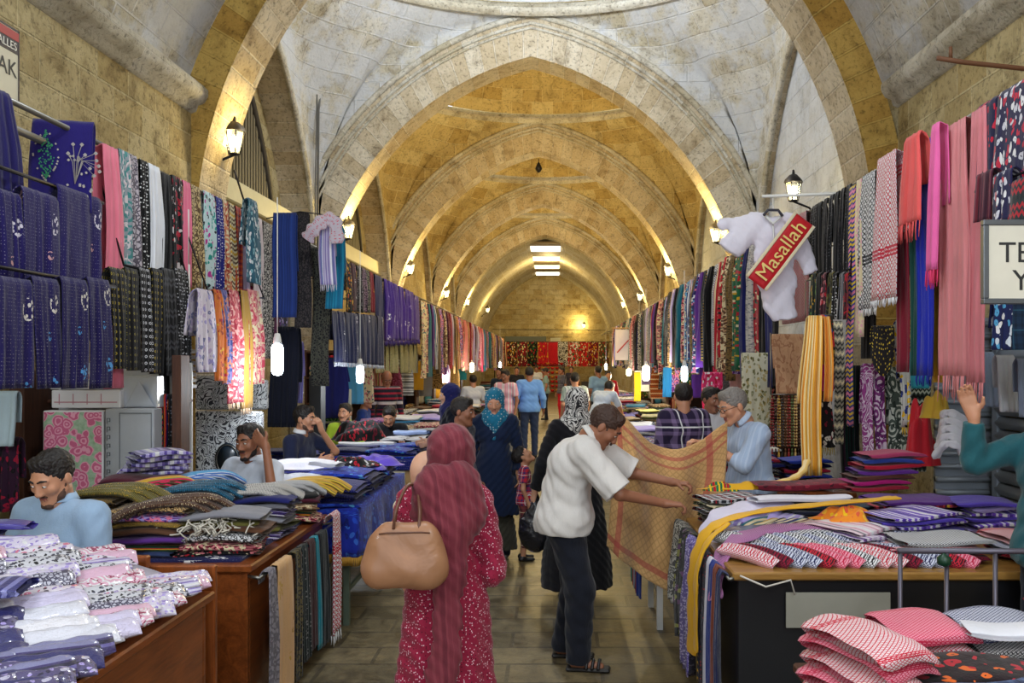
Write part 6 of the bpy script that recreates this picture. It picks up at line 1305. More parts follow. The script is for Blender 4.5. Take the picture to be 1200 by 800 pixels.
# ---- low front stand with keffiyehs
desk('low_stand', 'low metal stand of folded keffiyehs in front of the black counter', 'stand', 1.0, 2.1, 2.75, 3.45, .58, M_DWOOD, M_DARKMETAL, kind='frame')
m = empty('metal_railing', (1.9, 3.68, 0), 0, 'grey metal railing between low stand and black counter', 'railing')
r_ = MB(); r_.tube([(-.42, 0, .99), (.75, 0, .985)], .013, 8); r_.obj('top_rail', plainmat('grey_rail', (96, 92, 104), .4, .5), m)
for x in (-.41, -.21, 0, .21, .42): r_ = MB(); r_.tube([(x, 0, 0), (x, 0, .985)], .010, 6); r_.obj('upright', plainmat('grey_rail', (96, 92, 104), .4, .5), m)
r_ = MB(); r_.lathe([(.001, -.03), (.028, -.018), (.03, .01), (.001, .03)], n=12); r_.obj('green_knob', plainmat('green_plastic', (20, 60, 40), .4), m, (1.67-1.9, -.02, .955))
LW = [(1.06, 2.9, 6, .22, .46, 'front left pile of low stand', [KF[2], KF[0]], .25), (1.35, 3.2, 5, .28, .38, 'rear left pile of low stand', [KF[2], KF[0]], .1), (1.68, 3.2, 5, .32, .34, 'rear middle pile of low stand', [KF[4], KF[1]], .0), (1.4, 2.85, 4, .46, .30, 'front middle pile of low stand', [('dark denim checked', c_('check', (40, 54, 90), (70, 90, 130), (24, 30, 54))), ('black green beaded', c_('dots', (20, 34, 34), (60, 110, 90))), ('red and black beaded', c_('flowers', (30, 14, 20), RED, ORANGE, BLACK))], .1),
      (2.0, 3.18, 6, .40, .36, 'rear right pile of low stand', [KF[0], KF[2]], -.35), (1.88, 2.82, 4, .44, .34, 'front right pile of low stand', [KF[5], ('dark plum checked', c_('check', (50, 24, 44), (90, 40, 60), (30, 14, 30))), KF[5]], -.1)]
for x, y, n, w, l, wh, ms, rz in LW: pile(x, y, .59, n, w, l, .054, wh, 'folded cloths on the low stand', ms, rz, kind='cloth', name='folded_keffiyeh', sag=.5, jit=.015)
folded('folded_cloth', 'white satin cloth folded on the low stand behind red beaded one', 'cloth', (1.62, 3.02, .835), .32, .14, .035, c_('plain', (222, 222, 230), rough=.5), rz=-.1)
folded('red_cloth', 'bright red cloth with white flowers on low stand, right edge', 'cloth', (2.0, 2.98, .86), .26, .2, .045, c_('flowers', (214, 20, 30), WHITE, (214, 20, 30), (214, 30, 30)), rz=-.5)
folded('denim_cloth', 'dark denim-blue checked cloth folded at the near edge of low stand', 'cloth', (1.42, 2.66, .74), .5, .2, .05, c_('check', (40, 54, 90), (80, 100, 140), (24, 30, 54)), rz=.1)
# ---- small white frame table and cloths behind the ochre shawl
desk('white_table', 'small white metal table beyond the ochre shawl', 'table', .66, .95, 5.72, 6.35, .74, M_WHITEP, M_WHITEP, kind='frame')
for i, (d, m_) in enumerate((('cobalt', c_('plain', (34, 60, 150))), ('dark red', c_('plain', (130, 30, 40))), ('pale blue', c_('plain', (140, 170, 190))), ('crimson', c_('plain', (160, 30, 50))), ('emerald striped', c_('stripes', (20, 120, 96), (80, 170, 150), (14, 90, 70), GREEN)))):
    a_ = 5.74+i*.12; hang('hanging_cloth', f'{d} cloth hanging over the side of small white table', 'cloth', (.615, a_+.06, .76), 'right', .12 if i < 4 else .2, .55, m_, Lb=.02, nf=1, amp=.02, group='cloths hung over the small white table')
pile(.8, 5.95, .75, 4, .24, .34, .035, 'on the small white table', 'scarves on the small white table', None, 0)
desk('trestle_table', 'trestle table with red and blue scarves before the man in plaid', 'table', 1.0, 2.3, 6.6, 7.3, .80, M_WOOD, M_DARKMETAL, kind='frame')
MX = [('red and blue patterned', c_('flowers', (150, 30, 50), (40, 60, 150), WHITE, NAVY)), ('royal blue', c_('plain', (40, 60, 160))), ('crimson', PD['crimson']), ('navy', PD['plain navy']), ('white checked', PD['black and white checked']), ('black floral', PD['black and red floral'])]
for i, (x, y) in enumerate(((1.22, 6.8), (1.6, 6.85), (2.0, 6.8), (1.22, 7.12), (1.62, 7.15))): pile(x, y, .81, 6, .36, .3, .04, ('near left', 'near middle', 'near right', 'far left', 'far middle')[i]+' pile before plaid man', 'scarves before the man in plaid', MX, .1)
# ---- hangings behind the right counter
def back(px0, px1, py0, py1, d, name, label, cat, mat, **kw): return camhang(name, label, cat, px0, px1, py0, py1, d, mat, **kw)
back(905, 942, 394, 462, 7.3, 'brown_paper', 'brown wrapping paper sheet with faint print above prayer beads', 'paper', cloth('paisley', (206, 160, 122), (200, 152, 114), (176, 124, 90), coord='UV', rough=.6), nf=1, amp=.006, pinch=1)
SWZ = P(920, 408, 7.25).z
text_mesh('faint_lettering', 'TESBIH', .05, plainmat('brown_ink', (140, 90, 60), .7), COL.objects['brown_paper'], (.0, .05, -.1), (PI/2, 0, PI), .0008) if False else None
bdc = [(130, 20, 24), (60, 14, 16), (196, 150, 60), (26, 24, 22), (110, 70, 40), (150, 30, 30), (90, 110, 60), (220, 180, 110), (40, 20, 20), (170, 90, 40)]
bn = ['crimson', 'dark maroon', 'amber', 'black', 'brown', 'red', 'olive', 'pale amber', 'near-black', 'copper']
for i in range(10):
    x = P(905+i*3.9, 462, 7.2).x; o = MB(); z = P(905, 463, 7.2).z
    n = 17
    for s_ in (-1, 1):
        for k in range(n): zc = -.01-k*.026; xx = s_*.011*math.sin(min(1, k/6)*PI/2)+0; o.lathe([(.001, zc-.011), (.009, zc-.005), (.010, zc), (.009, zc+.005), (.001, zc+.011)], c=(xx, 0, 0), n=8)
    o = o.obj('prayer_beads', plainmat('bead_%d' % i, bdc[i], .25, coat=.5), None, (x, 7.2, z)); tag(o, f'{bn[i]} string of prayer beads under brown paper, {("first", "second", "third", "fourth", "fifth", "sixth", "seventh", "eighth", "ninth", "last")[i]} from left', 'prayer beads', 'prayer beads hanging in a row')
    t_ = MB(); t_.tube([(0, 0, -.45), (0, 0, -.48)], .006, 6); t_.tube([(0, 0, -.48), (0, 0, -.55)], [.007, .013], 8); t_.obj('tassel', plainmat('tassel_%d' % i, bdc[i], .8), o)
m = MB(); m.tube([P(903, 462, 7.2), P(944, 462, 7.2)], .006, 6); m.tube([P(944, 462, 7.2), P(944, 390, 7.2)], .006, 6); m.tube([P(903, 462, 7.2), P(903, 390, 7.2)], .006, 6); m.tube([P(944, 390, 7.2), P(944, 330, 7.2)], .005, 6); tag(m.obj('bead_rack', M_STEEL), 'thin wire rack the prayer beads hang from', 'rack')
camhang('golden_scarf', 'golden yellow satin scarf hanging in a long fold on right', 'scarf', 940, 963, 371, 556, 5.95, c_('stripes', (232, 166, 48), (244, 222, 160), (216, 140, 34), (240, 196, 110), rough=.5), nf=2, amp=.035, pinch=.7)
camhang('golden_scarf', 'narrow orange end of scarf looped beside golden satin one', 'scarf', 962, 972, 374, 470, 5.98, c_('stripes', (226, 140, 40), (240, 200, 120), (206, 120, 30), GOLD, rough=.5), nf=1, amp=.03, pinch=.7)
ribbon('golden_scarf', 'tail of golden scarf trailing onto the black counter', 'scarf', [P(946, 540, 5.85), P(940, 553, 5.7), P(925, 562, 5.55), P(905, 566, 5.5)], .05, c_('stripes', (240, 170, 40), (250, 226, 170), (236, 150, 30), (250, 210, 120), rough=.5), normal=(0, -.3, 1), th=.015)
back(957, 974, 372, 420, 6.1, 'floral_scarf', 'olive, red and blue rose-printed scarf under black scarves', 'scarf', c_('flowers', (40, 34, 24), (196, 40, 50), (170, 150, 60), (60, 80, 160)), nf=1)
back(957, 974, 416, 458, 6.15, 'magenta_scarf', 'magenta shawl folded below the rose-printed scarf', 'scarf', c_('plain', (190, 20, 110)), nf=1)
back(954, 974, 456, 524, 6.2, 'dark_shawl', 'black shawl with white sprays and fringe', 'shawl', c_('flowers', (20, 16, 18), (206, 200, 190), (120, 20, 40), BLACK), nf=2, fringe=(FR((170, 150, 60)), .06))
back(974, 985, 378, 520, 6.25, 'snake_scarf', 'grey and cream snake-patterned narrow scarf', 'scarf', c_('zigzag', (150, 146, 130), (60, 60, 54), CREAM), nf=1)
for i, (a, b_, lab, mt) in enumerate(((1009, 1022, 'magenta printed tablecloth with lace pattern', c_('scroll', (150, 60, 130), (226, 206, 222))), (1023, 1036, 'violet printed tablecloth with medallions', c_('paisley', (130, 50, 120), (220, 200, 216), (90, 30, 90))), (1037, 1060, 'grey-green printed tablecloth with diamonds', c_('paisley', (80, 92, 84), (206, 210, 200), (50, 60, 56))), (1060, 1088, 'dark green tablecloth with white diamonds', c_('zigzag', (50, 66, 58), (196, 204, 190), BLACK)))): back(a, b_, 428+i*2, 552, 6.3+.03*i, 'printed_tablecloth', lab+' behind right counter', 'tablecloth', mt, nf=1, pinch=1, amp=.008)
back(1050, 1062, 378, 500, 6.0, 'patterned_scarf', 'white, yellow and blue floral scarf with tassels', 'scarf', c_('flowers', (206, 206, 200), (40, 60, 140), YEL, BLACK), nf=2, fringe=(FR((226, 190, 60)), .06))
back(1020, 1046, 385, 424, 5.9, 'bead_necklaces', 'dark beaded scarves looped with gold and green beads', 'scarf', c_('dots', (30, 26, 30), (206, 180, 60)), nf=3, scallop=-.15)
back(1056, 1070, 375, 412, 5.95, 'yellow_checked_scarf', 'yellow and navy checked small scarf', 'scarf', c_('check', (226, 200, 40), (20, 40, 110), BLACK), nf=1)
back(1058, 1086, 412, 455, 6.15, 'turquoise_cloth', 'turquoise cloth hanging behind the deep crimson shawl', 'cloth', c_('plain', (60, 170, 190)), nf=1)
back(983, 1005, 430, 560, 6.5, 'dark_backcloth', 'dark green and black cloth behind the counter', 'cloth', c_('stripes', (20, 50, 44), BLACK, (60, 30, 50), BLACK), nf=3, amp=.04)
heap('red_bundle', 'red satin garment bunched upright beside the tablecloths', 'garment', *P2(1078, 545, 5.9), .11, .10, .40, c_('plain', (190, 24, 40), rough=.5), 41)
# grey roller shutter at the right
a = P(1098, 410, 6.6); b = P(1220, 520, 6.6); m = MB(); w = 3.40-a.x
for k in range(16): z0 = -k*(1.6/16); m.tube([(0, .02, z0), (w, .02, z0)], .05, 6, flat=.5)
m.box(0, w, .03, .06, -1.62, .05); sh = m.obj('roller_shutter', plainmat('pale_grey_metal', (150, 158, 168), .45, .3), None, (a.x, 6.6, 2.1)); tag(sh, 'pale grey ribbed shutter facing the hall behind the right shop', 'shutter')
m = MB()
for k in range(19): m.tube([(3.37, 4.3, 2.55-k*.1), (3.37, 6.45, 2.55-k*.1)], .05, 6)
m.box(3.33, 3.40, 4.25, 4.32, .2, 2.6); m.box(3.33, 3.40, 6.43, 6.5, .2, 2.6); tag(m.obj('roller_shutter', plainmat('pale_grey_metal', (150, 158, 168), .45, .3)), 'pale grey ribbed shutter along the right wall below framed sign', 'shutter')
for i in range(4): camhang('folded_jean', f'{("grey", "steel blue", "pale grey", "slate")[i]} folded denim garment against the right shutter', 'garment', 1118+i*24, 1140+i*24, 412+i*4, 470+i*6, 5.6-.25*i, c_('plain', [(170, 176, 190), (140, 156, 180), (190, 194, 200), (120, 130, 150)][i]), nf=2, amp=.02)
# yellow sacks and white clutter behind the counter, right
heap('yellow_cloth', 'yellow cloth bundle below the fringe of dusty pink shawl', 'cloth', *P2(1098, 490, 5.6), .10, .1, .16, c_('plain', (206, 170, 60)), 43)
for i in range(5): ribbon('white_towel', f'white looped towel, {("lowest", "second", "third", "fourth", "topmost")[i]} in the bundle behind the teal sleeve', 'towel', [P(1096+i*3, 535-i*9, 5.5), P(1108, 520-i*9, 5.4), P(1124, 524-i*9, 5.4), P(1130+i*2, 540-i*9, 5.5)], .05, c_('plain', (220, 220, 226)), normal=(0, -1, .3), th=.02, group='looped white towels')
for i in range(7): folded('folded_garment', f'{("red striped", "magenta", "brown", "purple", "crimson", "blue", "dark pink")[i]} folded garment, {ORD[i] if i < 6 else "topmost"} in pile left of teal sleeve', 'garment', (2.0+.02*i, 5.4, 1.0+i*.034), .38, .24, .036, c_('plain', [(150, 30, 50), (170, 20, 110), (90, 50, 40), (90, 40, 130), (170, 20, 50), (40, 60, 140), (170, 60, 100)][i], CREAM, BLACK, RED), rz=.1)
folded('red_shawl_flat', 'dark red woven shawl spread at rear of the counter', 'shawl', (1.6, 5.42, 1.0), .7, .2, .05, c_('flowers', (110, 20, 40), (60, 10, 24), (150, 40, 60), MAROON), rz=.05)
# ================================================================== THE STALLS FURTHER ALONG
stall_src = PU
names = {0: 'first', 1: 'second', 2: 'third', 3: 'fourth', 4: 'fifth', 5: 'sixth', 6: 'seventh', 7: 'last'}
def stall(side, i, y0, y1, xa, xb, nx, ny, hmax):
    nm = f'stall, {names[i]} in the far row'
    desk('stall_table', f'cloth-covered table of {side} {nm}', 'table', xa, xb, y0, y1, .78, M_WOOD, M_DWOOD)
    cl = R.choice([('navy', c_('plain', (24, 28, 80))), ('dark red', c_('plain', (96, 20, 34))), ('white', c_('plain', (206, 206, 212))), ('grey', c_('plain', (110, 110, 120))), ('brown', c_('plain', (90, 64, 44)))])
    drape('stall_cover', f'{cl[0]} cover on the table of {side} {nm}', xa, xb, y0, y1, .782, .28, cl[1], seed=i, cat='tablecloth')
    for a in range(nx):
        for b in range(ny):
            x = xa+(xb-xa)*(a+.5)/nx; y = y0+(y1-y0)*(b+.5)/ny; n = R.randint(2, hmax)
            pile(x, y, .795, n, (xb-xa)/nx*.86, (y1-y0)/ny*.8, .045, f'{("near", "far")[b]} {("left", "middle", "right")[a] if nx > 2 else ("left", "right")[a]} pile, {names[i]} {side} stall', f'folded scarves on {side} stalls', PF+[PU[11]]*6+[PU[4]]*3, R.uniform(-.1, .1))
def shelf(side, i, y, x0, x1, label, rows=3, cols=4):
    o = empty('shelf_unit', ((x0+x1)/2, y, 0), 0, label, 'shelf'); w = x1-x0
    for nm, bx in [('side_panel', (-w/2, -w/2+.03, 0, .35, 0, 2.0)), ('side_panel', (w/2-.03, w/2, 0, .35, 0, 2.0)), ('back_panel', (-w/2+.03, w/2-.03, .33, .35, 0, 2.0))]+[('shelf', (-w/2+.03, w/2-.03, .01, .33, z, z+.025)) for z in [.75+.4*k for k in range(rows+1)]]:
        b_ = MB(); b_.box(*bx); b_.obj(nm, M_DWOOD, o)
    for r_ in range(rows):
        for c in range(cols):
            d, m_ = R.choice(PU+[PU[11]]*8)
            folded('folded_garment', f'{d} folded garment, {("bottom", "middle", "top")[r_]} shelf, {("first", "second", "third", "fourth", "fifth")[c]} column, {label.split("shelves")[-1].strip()}', 'garment', ((x0+x1)/2-w/2+.05+(c+.5)*(w-.1)/cols, y+.17, .776+.4*r_), (w-.1)/cols*.9, .28, R.uniform(.12, .3), m_, layers=5, group=f'garments on the {side} shelves')
ys = [11.3, 13.9, 16.5, 19.2, 22.2, 25.4, 29.4, 33.0]
for i, y in enumerate(ys):
    far = y > 20
    stall('left', i, y, y+1.7, -2.9, -1.45, 3 if not far else 2, 2 if y < 26 else 1, 4 if y > 13 else 5)
    if i < 6: shelf('left', i, y+2.0, -3.9, -3.0, f'dark wooden shelves behind left {names[i]} stall')
ys = [8.6, 11.2, 13.9, 16.6, 19.4, 22.6, 26.2, 30.0]
for i, y in enumerate(ys):
    far = y > 20
    stall('right', i, y, y+1.6, 1.0, 2.3, 3 if not far else 2, 2 if y < 26 else 1, 4 if y > 13 else 5)
    if i < 6: shelf('right', i, y+1.9, 2.45, 3.3, f'dark wooden shelves behind right {names[i]} stall')
# garments hung low in the shops, catching the bulbs
lows = [('left', -2.9, y) for y in (11.2, 12.0, 12.8, 13.7, 15.0, 16.2, 17.5, 19, 20.5, 22, 24, 26)]+[('right', 2.35, y) for y in (8.1, 8.9, 9.7, 10.5, 11.4, 12.4, 13.4, 14.6, 16, 17.5, 19, 21, 23)]
for k, (s_, x, y) in enumerate(lows):
    d, m_ = PU[(k*7+3) % len(PU)]
    hang('hanging_garment', f'{d} garment hanging low behind {s_} stalls, {int(round(y))} paces along', 'garment', (x, y, 1.85), 'cam', .42, R.uniform(.5, .85), m_, nf=2, amp=.03, pinch=.7, Lb=.3, group=f'garments hanging low behind the {s_} stalls')
for s_, x in (('left', -2.9), ('right', 2.35)):
    m = MB(); m.tube([(x, 8.0 if s_ == 'right' else 11.0, 1.865), (x, 26.5, 1.865)], .008, 6)
    for y in range(12, 27, 3): m.tube([(x, y, 1.865), (x+(-.0), y, 3.1), (RXL if s_ == 'left' else RXR, y, 3.1)], .005, 5)
    tag(m.obj('hanging_bar', M_DARKMETAL), f'low wire carrying garments behind the {s_} stalls', 'rail')
# special bright pieces seen on the right
camhang('yellow_scarf', 'yellow scarf hanging below the white packaged outfit', 'scarf', 742, 750, 437, 470, 16, c_('plain', (210, 186, 40)), nf=1, amp=.02)
camhang('sky_blue_scarf', 'sky blue scarves hanging left of the cool bulb', 'scarf', 776, 786, 432, 465, 13, c_('plain', (70, 170, 220)), nf=2, amp=.03)
camhang('pink_floral_cloth', 'hot pink rose-printed cloth above the grey-haired man', 'cloth', 822, 846, 438, 456, 10.2, c_('flowers', (220, 50, 110), WHITE, (240, 130, 170), RED), nf=1)
camhang('white_print_cloth', 'cream cloth with small print behind grey-haired man', 'cloth', 868, 902, 415, 500, 8.6, c_('flowers', (220, 216, 190), (190, 170, 110), (150, 150, 110), OLIVE), nf=2)
# ---- end of the hall
m = MB(); m.tube([(-3.9, 47, 2.95), (3.2, 47, 2.95)], .03, 6); m.tube([(-3.3, 47, 0), (-3.3, 47, 2.95)], .03, 6); m.tube([(2.8, 47, 0), (2.8, 47, 2.95)], .03, 6); tag(m.obj('end_rail', M_DARKMETAL), 'rail across the hall end carrying red rugs', 'rail')
rugs = [('brown striped', 'stripes', BROWN, RED, BLACK, CREAM), ('dark floral', 'flowers', (60, 30, 24), RED, GOLD, CREAM), ('maroon and green', 'flowers', MAROON, GREEN, RED, CREAM), ('black rose', 'flowers', BLACK, (150, 120, 60), RED, GREEN), ('red with yellow corners', 'flowers', (176, 20, 40), GOLD, MAROON, RED), ('crimson lace', 'lace', (190, 20, 44), RED), ('black and white', 'scroll', (40, 34, 40), WHITE), ('scarlet medallion', 'paisley', (206, 24, 44), GREEN, WHITE), ('red and green', 'flowers', (190, 30, 40), GREEN, BLACK, CREAM), ('wine', 'flowers', (110, 20, 40), RED, CREAM, GOLD), ('brown floral', 'flowers', (90, 60, 40), CREAM, RED, GREEN)]
for i, r_ in enumerate(rugs):
    hang('hanging_rug', f'{r_[0]} rug hanging across the hall end, {("first", "second", "third", "fourth", "fifth", "sixth", "seventh", "eighth", "ninth", "tenth", "last")[i]} from left', 'rug', (-2.9+i*.56, 47, 2.95), 'cam', .54, 1.35, cloth(r_[1], *r_[2:], s=.35), nf=1, amp=.02, pinch=1, Lb=.3, group='rugs hanging across the hall end')
so = empty('red_shelf', (-.25, 46, 0), 0, 'stepped red shelf stacked with red bowls at hall end', 'shelf')
for k in range(7): b_ = MB(); b_.box(-.75, .75, .28*k*.35, .28*k*.35+.3, .22+k*.24, .25+k*.24); b_.obj('shelf_board', plainmat('red_board', (120, 24, 24), .6), so)
for s_ in (-1, 1): b_ = MB(); b_.box(s_*.78-.03, s_*.78+.03, 0, .9, 0, 1.75); b_.obj('side_panel', plainmat('dark_red_wood', (70, 24, 20), .6), so)
bm_ = MB(); bm_.lathe([(.001, 0), (.05, 0), (.10, .06), (.12, .12), (.105, .12), (.05, .02)], n=14); bme = bm_.mesh('bowl', plainmat('red_glaze', (196, 30, 34), .25))
for k in range(7):
    for c in range(6): o = link('bowl', bme, None, (-.25-.62+c*.25, 46.12+.098*k, .25+k*.24), 0, plainmat('red_glaze', (196, 30, 34), .25) if (k*3+c) % 4 else plainmat('gold_glaze', (200, 130, 40), .3)); tag(o, f'{"red" if (k*3+c) % 4 else "golden"} bowl on the stepped red shelf, {ORD[k] if k < 6 else "topmost"} step, {("first", "second", "third", "fourth", "fifth", "last")[c]} from left', 'bowl', 'bowls on the stepped red shelf')
for i, x in enumerate((-3.2, -2.4, -1.6, 1.2, 2.0, 2.7)):
    o, w, h = boxobj('merchandise_crate', f'low dark display crate at the hall end, {("first", "second", "third", "fourth", "fifth", "last")[i]} from left', 'crate', 650+x*1000/44-14, 650+x*1000/44+2, 446, 465, 44, .5, plainmat('crate_%d' % i, [(90, 40, 30), (60, 60, 70), (120, 80, 50)][i % 3], .7)); o.location.z = 0
o, w, h = boxobj('shutter_box', 'grey rolled shutter box on the end wall', 'shutter', 592, 640, 394, 400, 49.5, .4, plainmat('grey_green_metal', (96, 104, 96), .5)); 
m = MB(); m.box(-.25, .35, 49.6, 49.9, 2.75, 3.25); tag(m.obj('ventilator', plainmat('pale_panel', (206, 206, 190), .5)), 'pale square panel on end wall beside shutter box', 'panel')
m = MB(); m.tube([(-3.6, 49.8, 3.75), (3.0, 49.8, 3.7)], .015, 5); m.tube([(1.0, 49.8, 3.72), (1.0, 49.8, 3.3), (-3.4, 49.8, 3.3)], .012, 5); tag(m.obj('cable_run', M_DARKMETAL), 'thin cables strung across the end wall', 'cable')
# ================================================================== WALL LANTERNS
def lantern(x, y, z, side, label, w=90):
    s_ = 1 if side == 'left' else -1
    o = empty('wall_lantern', (x, y, z), 0 if s_ > 0 else PI, label, 'lantern')
    b_ = MB(); b_.tube([(-.28, 0, -.30), (-.20, 0, -.22), (-.10, 0, -.18), (0, 0, -.14)], .014, 6); b_.lathe([(.001, -.02), (.05, -.01), (.05, .01), (.001, .02)], c=(-.28, 0, -.30), n=10); b_.obj('bracket', M_DARKMETAL, o)
    b_ = MB()
    for k in range(6):
        a = k*PI/3; c0 = (.06*math.cos(a), .06*math.sin(a), -.13); c1 = (.105*math.cos(a), .105*math.sin(a), .10); b_.tube([c0, c1], .006, 5)
    b_.lathe([(.001, -.15), (.065, -.14), (.065, -.125), (.001, -.12)], n=6); b_.lathe([(.125, .10), (.11, .14), (.05, .20), (.02, .21), (.015, .26), (.001, .27)], n=6); cg = b_.obj('cage', M_DARKMETAL, o)
    b_ = MB(); b_.lathe([(.055, -.12), (.098, .098)], n=6); g = b_.obj('glass_panes', M_LGLASS, cg)
    b_ = MB(); b_.lathe([(.001, -.06), (.03, -.04), (.038, 0), (.03, .04), (.001, .06)], n=12); b_.obj('bulb', plainmat('lantern_bulb', (255, 244, 190), .3, emit=40), o)
    return o
M_LGLASS, nt, b = newmat('lantern_glass'); b.inputs['Base Color'].default_value = (1, .97, .85, 1); b.inputs['Roughness'].default_value = .25; b.inputs['Transmission Weight'].default_value = 0; b.inputs['Alpha'].default_value = .25
LANT = [('left', -3.36, 8.95, 4.12, 'wall lantern on the first left pier beside the dark grille'), ('left', -3.6, 14.9, 4.1, 'wall lantern on the second left pier above sequinned scarves'), ('left', -3.62, 21.4, 4.15, 'wall lantern on the third left pier'), ('left', -3.62, 28.5, 4.1, 'wall lantern on the fourth left pier'), ('left', -3.62, 35.3, 4.3, 'wall lantern on the fifth left pier'), ('left', -3.3, 42.0, 4.4, 'wall lantern in the last barrel on the left'),
        ('right', 3.05, 10.9, 4.0, 'iron lantern on the whitewashed right wall above the white outfit'), ('right', 2.83, 15.0, 4.05, 'wall lantern on the second right pier'), ('right', 2.85, 21.4, 4.1, 'wall lantern on the third right pier'), ('right', 2.85, 28.5, 4.0, 'wall lantern on the fourth right pier'), ('right', 2.85, 35.3, 4.2, 'wall lantern on the fifth right pier'), ('right', 1.7, 49.6, 3.95, 'bright fitting on the end wall, right of centre')]
for s_, x, y, z, lb in LANT: lantern(x, y, z, s_, lb)
for px, py0, py1, d, lb, wm in BULBS: bulb(px, py0, py1, d, lb, warm=wm)
o = empty('pendant_lamp', (-.4, 21.3, 6.9), 0, 'tiny dark pendant hanging from the crown of third arch', 'lamp')
b_ = MB(); b_.tube([(0, 0, 0), (0, 0, -.12)], .01, 5); b_.obj('cord', M_DARKMETAL, o); b_ = MB(); b_.lathe([(.02, -.1), (.05, -.16), (.09, -.26), (.04, -.34), (.001, -.36)], n=10); b_.obj('shade', M_DARKMETAL, o)
m = MB(); m.tube([(-3.99, 14.35, 2.5), (-3.97, 14.3, 4.6), (-3.93, 14.2, 6.0), (-3.8, 14.1, 7.0)], .02, 6); m.tube([(-3.99, 14.2, 2.5), (-3.97, 14.15, 4.6), (-3.9, 14.0, 6.2)], .012, 6); tag(m.obj('wall_cable', plainmat('grey_cable', (90, 88, 84), .6)), 'grey cables running up the left wall beside second arch', 'cable')
m = MB(); m.tube([(-3.36, 8.95, 3.82), (-3.35, 9.25, 3.5), (-3.9, 9.3, 3.1)], .012, 6); tag(m.obj('wall_cable', M_DARKMETAL), 'black cable dropping from the first left lantern', 'cable')
# ================================================================== PEOPLE
SH = lambda c, k='plain', *a, **kw: cloth(k, c, *a, coord='OBJ', **kw)
JEAN = SH((44, 56, 84)); DKT = SH((22, 30, 46)); BLKS = plainmat('black_leather', (26, 24, 26), .4)
F = lambda *a: tuple(a)
# 1 seller, pale blue shirt, looking down, at the near desk
person('seated man in pale blue shirt looking down behind wrapped scarves', (-2.31, 4.02, .11), PI+.1-.35, dict(hc=(0, .07, 1.16), wrL=(-.12, .32, .86), wrR=(.10, .34, .85)), SIT, res=.006, skin=SK, head=(.05, .42, .0), hands=dict(L=dict(d=(.6, .6, -.1)), R=dict(d=(-.6, .6, -.1))),
       top=SH((150, 176, 204)), sleeve=1.9, legs='t', legm=DKT, shoe=BLKS, beard=STUB, collar=cloth('plain', (160, 186, 212)), loose=.012, wide=1.05)
# 2 seller, white shirt, hand to forehead
person('bearded man in white shirt resting his hand on his forehead', (-2.07, 5.90, .09), PI-.45, dict(elL=(-.36, .20, .80), wrL=(-.215, .12, 1.15), elR=(.26, .12, .76), wrR=(.10, .36, .88)), SIT, res=.006, skin=SKD, head=(.1, .12, .05), hands=dict(L=dict(d=(.72, .02, .55), n=(.2, -1, 0), s=-1, curl=.35), R=dict(d=(-.6, .5, -.1))),
       top=SH((206, 214, 226)), sleeve=1.1, legm=DKT, shoe=BLKS, beard=plainmat('dark_beard', (34, 26, 24), .8, bump=.4, bs=150), collar=cloth('plain', (214, 220, 230)), loose=.012)
# 3 man in profile, navy shirt with white collar
person('dark-haired man in navy shirt in profile, chin resting on hand', (-2.38, 7.95, .10), -PI/2-.25, dict(elL=(-.20, .26, .86), wrL=(-.05, .20, 1.07), hc=(0, .06, 1.18)), SIT, res=.007, skin=SK, head=(0, .1, 0), hands=dict(L=dict(d=(.2, -.1, .7), n=(0, -1, 0), curl=1.0)), top=SH((30, 36, 64)), sleeve=.9, legm=DKT, shoe=BLKS, collar=cloth('plain', WHITE), beard=STUB)
# 4 man in lime shirt
person('bearded man in lime green shirt facing the camera', (-2.62, 10.75, .0), PI-.2, {}, SIT, res=.008, skin=SK, top=SH((176, 206, 60)), sleeve=1.8, legm=DKT, shoe=BLKS, beard=STUB, collar=cloth('plain', (196, 220, 90)))
# 5 man in black
person('man in black T-shirt bending over paperwork at the light cabinet', (-2.08, 10.62, .0), PI+.35, dict(hc=(0, .14, 1.15)), SIT, res=.008, skin=SK, head=(-.3, .6, 0), top=SH((22, 22, 28)), sleeve=.8, legm=DKT, shoe=BLKS, beard=STUB)
# 6 boy in blue beyond
person('dark-haired youth in blue and yellow beyond the men at cabinet', (-2.95, 13.1, .05), PI/2+PI, {}, SIT, res=.010, skin=SK, top=SH((40, 70, 150)), sleeve=.8, legm=DKT, shoe=BLKS, eyes=False)
# 7 bald man striped sweater
person('balding man in dark sweater with red and white stripes', (-2.65, 13.45, .0), PI+.5, dict(), BASE, sc=.97, res=.010, skin=SKD, head=(-.1, .6, 0), top=cloth('hstripes', (30, 24, 40), (150, 30, 50), (214, 206, 206), (30, 24, 40), coord='OBJ', s=.5), sleeve=1.8, legm=DKT, shoe=BLKS, hair=HAIR, hairkind='bald')
# 8 woman in navy hijab, black coat
person('woman in navy headscarf and long black coat in profile facing left', (-1.14, 9.3, 0), PI/2+.25, dict(wrL=(-.16, .26, 1.05), wrR=(.14, .28, 1.05)), sc=.90, res=.008, skin=SKP, head=(.1, .05, 0), robe=(SH((16, 20, 34)), .12, .22, .20), hijab=SH((30, 32, 92)), hair=None, legm=DKT, shoe=BLKS)
# 9 youth with dark hair, behind the front woman
person('dark-haired youth in grey jacket turning behind the burgundy headscarf', (-.80, 7.35, 0), -PI/2-.3, {}, sc=.86, res=.008, skin=SKD, head=(0, .1, 0), top=SH((70, 70, 84), 'check', (40, 40, 50), BLACK), sleeve=1.8, legm=DKT, shoe=BLKS)
